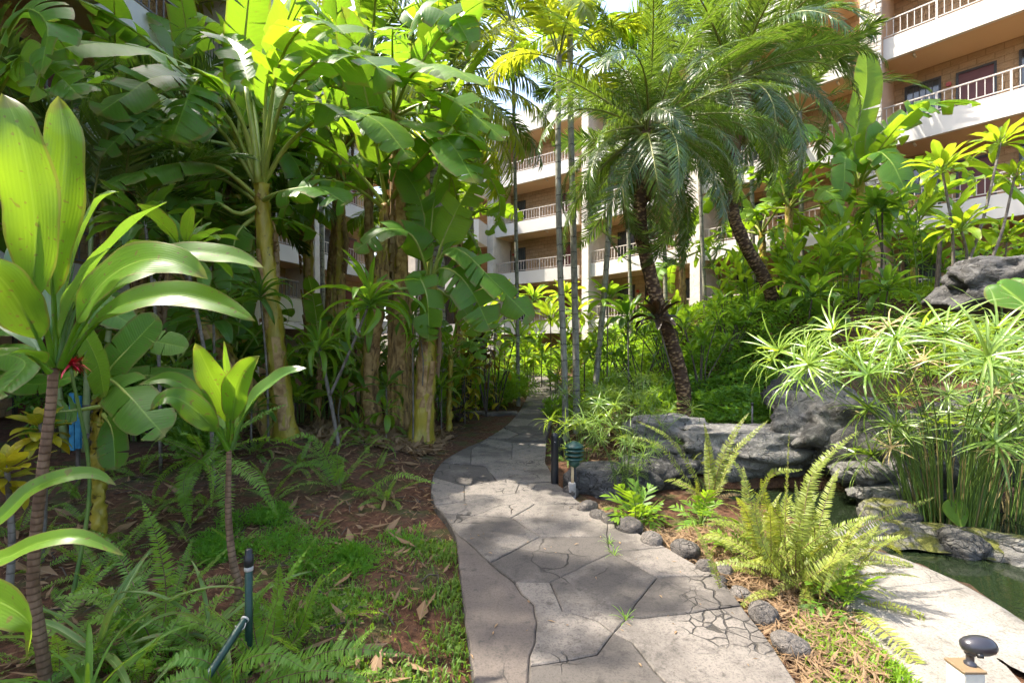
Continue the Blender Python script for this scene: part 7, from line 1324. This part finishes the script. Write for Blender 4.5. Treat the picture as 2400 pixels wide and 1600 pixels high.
# small grey riser in the ground cover
p = on_ground(*P(1763, 990, 6.35)[:2]); root = thing('sprinkler_riser', 'thin grey sprinkler riser in front of the dark ground cover', 'pipe', p); mb = MB(); mb.tube([(0, 0, -0.02), (0, 0, 0.36)], 0.012, 10); mesh_part(root, 'pipe', mb, 'rail_shade_grey')
mb = MB(); mb.lathe([(0.015, 0.33), (0.018, 0.335), (0.018, 0.37), (0, 0.375)], 10); mesh_part(root, 'nozzle', mb, 'black')
# blue painted boards in the left shade
p = on_ground(*P(190, 940, 4.9)[:2]); root = thing('painted_board', 'blue painted boards glimpsed behind the tall ti stem', 'board', p)
for k, (x0, w_) in enumerate(((-0.115, 0.05), (-0.055, 0.055))):
    mb = MB(); mb.box(x0, x0 + w_, -0.012, 0.012, 0.38 + 0.02 * k, 0.98 - 0.03 * k); mesh_part(root, 'board', mb, 'blue', False)
for z_ in (0.5, 0.8):
    mb = MB(); mb.box(-0.12, 0.12, 0.0125, 0.035, z_, z_ + 0.05); mesh_part(root, 'rail', mb, 'dark_stem', False)
for x_ in (-0.09, 0.07):
    mb = MB(); mb.box(x_, x_ + 0.03, 0.036, 0.06, -0.05, 0.9); mesh_part(root, 'post', mb, 'dark_stem', False)
# cream lattice panel far behind the crotons
p = on_ground(-1.9, 17.0); root = thing('lattice_panel', 'cream lattice panel glimpsed behind the yellow crotons', 'fence', p)
mb = MB(); 
for k in range(3): mb.box(-1.0 + k * 0.97, -0.94 + k * 0.97, -0.03, 0.03, 0, 1.9)
mesh_part(root, 'frame', mb, 'lattice', False)
for k in range(16): 
    mb = MB(); mb.box(-0.93, 0.93, 0.01, 0.02, 0.08 + k * 0.115, 0.12 + k * 0.115); mesh_part(root, 'slat', mb, 'lattice', False)
# ================================================================== ground litter and grass
def blades(poly, n, h, w, label, mat, name, keep=None):
    rs = RS_(); xs = [q[0] for q in poly]; ys = [q[1] for q in poly]; pts = np.zeros((0, 2))
    while len(pts) < n:
        c = np.c_[rs.uniform(min(xs), max(xs), 6000), rs.uniform(min(ys), max(ys), 6000)]; ok = in_poly(c[:, 0], c[:, 1], poly) & ~in_poly(c[:, 0], c[:, 1], PATH_POLY)
        dens = 0.5 + 0.5 * np.sin(c[:, 0] * 5.1 + 2 * np.sin(c[:, 1] * 3.3)) * np.sin(c[:, 1] * 6.1 + c[:, 0] * 2); pts = np.vstack([pts, c[ok & (rs.rand(len(c)) < 0.06 + 1.2 * np.clip(dens - 0.35, 0, 1))]])
    p = pts[:n]; z = g(p[:, 0], p[:, 1]); b = np.c_[p, z]; a = rs.uniform(0, 6.283, n); l = h * rs.uniform(0.5, 1.4, n); lean = rs.uniform(0.2, 1.3, n); d = np.c_[np.cos(a), np.sin(a), np.zeros(n)]; s = np.c_[-np.sin(a), np.cos(a), np.zeros(n)] * (w * rs.uniform(0.6, 1.3, n))[:, None]; up = np.array([0, 0, 1.0])
    m1 = b + d * (l * 0.35 * np.sin(lean))[:, None] + up * (l * 0.6)[:, None] * np.cos(lean * 0.6)[:, None]; t = b + d * (l * np.sin(lean))[:, None] + up * (l * np.cos(lean * 0.9))[:, None]
    V = np.stack([b - s * .6, b + s * .6, m1 + s, m1 - s, t], 1).reshape(-1, 3); uv = np.tile(np.array([[0, 0], [1, 0], [1, .5], [0, .5], [.5, 1]]), (n, 1)); i = (np.arange(n) * 5)
    F = [(k, k + 1, k + 2, k + 3) for k in i] + [(k + 3, k + 2, k + 4) for k in i]; mb = MB(); mb.add(V, F, uv); return solo(name, mb.build(name, M[mat], False), label, 'grass', kind='stuff')
lawn = [tuple(G(*q)[:2]) for q in [(1000, 1270), (1066, 1275), (1090, 1480), (1112, 1680), (800, 1680), (640, 1560), (700, 1400), (820, 1330)]]
blades(lawn, 3600, 0.05, 0.0055, 'thin shaded grass on the soil left of the path', 'grass', 'grass')
blades([tuple(G(*q)[:2]) for q in [(300, 1480), (640, 1420), (760, 1330), (900, 1250), (1000, 1230), (960, 1400), (700, 1650), (200, 1650)]], 3500, 0.04, 0.0045, 'sparse weeds under the left ferns', 'feather', 'grass')
blades([(1.15, 1.2), (1.72, 1.2), (1.80, 2.0), (1.84, 2.4), (1.72, 2.7), (1.5, 2.55), (1.32, 2.1)], 4200, 0.05, 0.004, 'sunlit mixed grass strip between path and pond edge', 'shrub_lit', 'grass')
def litter(poly, n, label, size=0.05, long=0.3, name='leaf_litter', mat='dry'):
    rs = RS_(); xs = [q[0] for q in poly]; ys = [q[1] for q in poly]; pts = np.zeros((0, 2))
    while len(pts) < n:
        c = np.c_[rs.uniform(min(xs), max(xs), 6000), rs.uniform(min(ys), max(ys), 6000)]; pts = np.vstack([pts, c[in_poly(c[:, 0], c[:, 1], poly) & ~in_poly(c[:, 0], c[:, 1], PATH_POLY) & ~in_poly(c[:, 0], c[:, 1], POND)]])
    p = pts[:n]; b = np.c_[p, g(p[:, 0], p[:, 1]) + 0.012 + 0.03 * rs.rand(n)]; a = rs.uniform(0, 6.283, n); tl = rs.normal(0, 0.35, n); d = np.c_[np.cos(a) * np.cos(tl), np.sin(a) * np.cos(tl), np.sin(tl)]; s = np.c_[-np.sin(a), np.cos(a), rs.normal(0, 0.4, n)]; l = (size * rs.uniform(0.4, 1.6, n))[:, None]; w = l * (long * rs.uniform(0.3, 1.2, n))[:, None]
    V = np.stack([b - d * l, b + s * w, b + d * l + np.array([0, 0, 0.01]), b - s * w], 1).reshape(-1, 3); uv = np.tile(np.array([[.5, 0], [1, .5], [.5, 1], [0, .5]]), (n, 1)); i = np.arange(n) * 4
    mb = MB(); mb.add(V, [(k, k + 1, k + 2) for k in i] + [(k, k + 2, k + 3) for k in i], uv); return solo(name, mb.build(name, M[mat], False), label, 'leaf litter', kind='stuff')
litter([tuple(G(*q)[:2]) for q in [(1320, 1180), (1420, 1190), (1560, 1250), (1700, 1240), (1900, 1300), (1960, 1420), (2080, 1560), (2100, 1660), (1900, 1660), (1780, 1480), (1700, 1380), (1560, 1295)]], 5200, 'dry brown straw and leaf mulch between path and pond', 0.045, 0.12)
litter([(-3.2, 1.6), (-0.5, 1.6), (-0.4, 4.0), (-0.9, 5.5), (-0.9, 8.5), (-4.5, 9), (-4.5, 3)], 3800, 'scattered dead leaf bits on the left soil bed', 0.03, 0.25)
litter([(-3.2, 6.4), (-1.2, 6.4), (-1.0, 7.8), (-1.5, 8.8), (-3.2, 8.5)], 2600, 'heap of rotting banana litter around the trunk feet', 0.11, 0.25)
litter([(1.0, 6.0), (3.0, 6.2), (3.2, 8), (1.6, 10), (1.0, 8)], 1200, 'dry leaf bits under the slender palms', 0.06, 0.25)

# larger fallen leaves and twigs on the soil
litter([(-3.2, 2.0), (-0.4, 2.0), (-0.45, 4.0), (-0.95, 5.5), (-0.9, 9.5), (-4.5, 9.5), (-4.5, 3)], 420, 'larger curled fallen leaves on the left soil bed', 0.085, 0.28)
rs = RS_(); mb = MB()
for i in range(260):
    x, y = rs.uniform(-4, -0.5), rs.uniform(2.0, 9.0)
    if in_poly(x, y, PATH_POLY): continue
    a = rs.uniform(0, 6.28); l = rs.uniform(0.08, 0.32); z = float(g(x, y)) + 0.02; mb.tube([(x, y, z), (x + 0.5 * l * math.cos(a) + rs.normal(0, 0.01), y + 0.5 * l * math.sin(a), z + rs.uniform(0, 0.03)), (x + l * math.cos(a), y + l * math.sin(a), z)], rs.uniform(0.002, 0.005), 4)
solo('fallen_twigs', mb.build('fallen_twigs', M['dark_stem']), 'thin fallen twigs scattered on the left soil bed', 'twigs', kind='stuff')

# bits of litter and tiny weeds on the path
rs = RS_(); n = 80; u = rs.rand(n); k = (u ** 1.4 * 150).astype(int); t = rs.rand(n)[:, None]; p = EL[k] * (1 - t) + ER[k] * t; a = rs.uniform(0, 6.283, n); l = rs.uniform(0.006, 0.026, n)[:, None]; w = l * rs.uniform(0.08, 0.35, n)[:, None]; d_ = np.c_[np.cos(a), np.sin(a)]; s_ = np.c_[-np.sin(a), np.cos(a)]; z = path_z(p[:, 0], p[:, 1]) + 0.006
V = np.stack([np.c_[p - d_ * l, z], np.c_[p + s_ * w, z + 0.004], np.c_[p + d_ * l, z + 0.002], np.c_[p - s_ * w, z + 0.004]], 1).reshape(-1, 3); mb = MB(); mb.add(V, [(4 * i, 4 * i + 1, 4 * i + 2) for i in range(n)] + [(4 * i, 4 * i + 2, 4 * i + 3) for i in range(n)], np.tile(np.array([[.5, 0], [1, .5], [.5, 1], [0, .5]]), (n, 1)))
solo('path_litter', mb.build('path_litter', M['dry'], False), 'small dry leaf bits lying on the path', 'leaf litter', kind='stuff')
for (px, py, lb) in [(1428, 1290, 'small grass tuft growing in a path joint'), (1440, 1318, 'second grass tuft in the joint nearer the camera'), (1466, 1475, 'tiny weed row in the lit path joint')]:
    rs = RS_(); p = G(px, py); p[2] += 0.05; root = thing('weed_tuft', lb, 'weed', p, 'weeds in the path joints'); rosette(root, (0, 0, 0), 'grassy', 16, 0.10, rs, 1.4, 0.2)
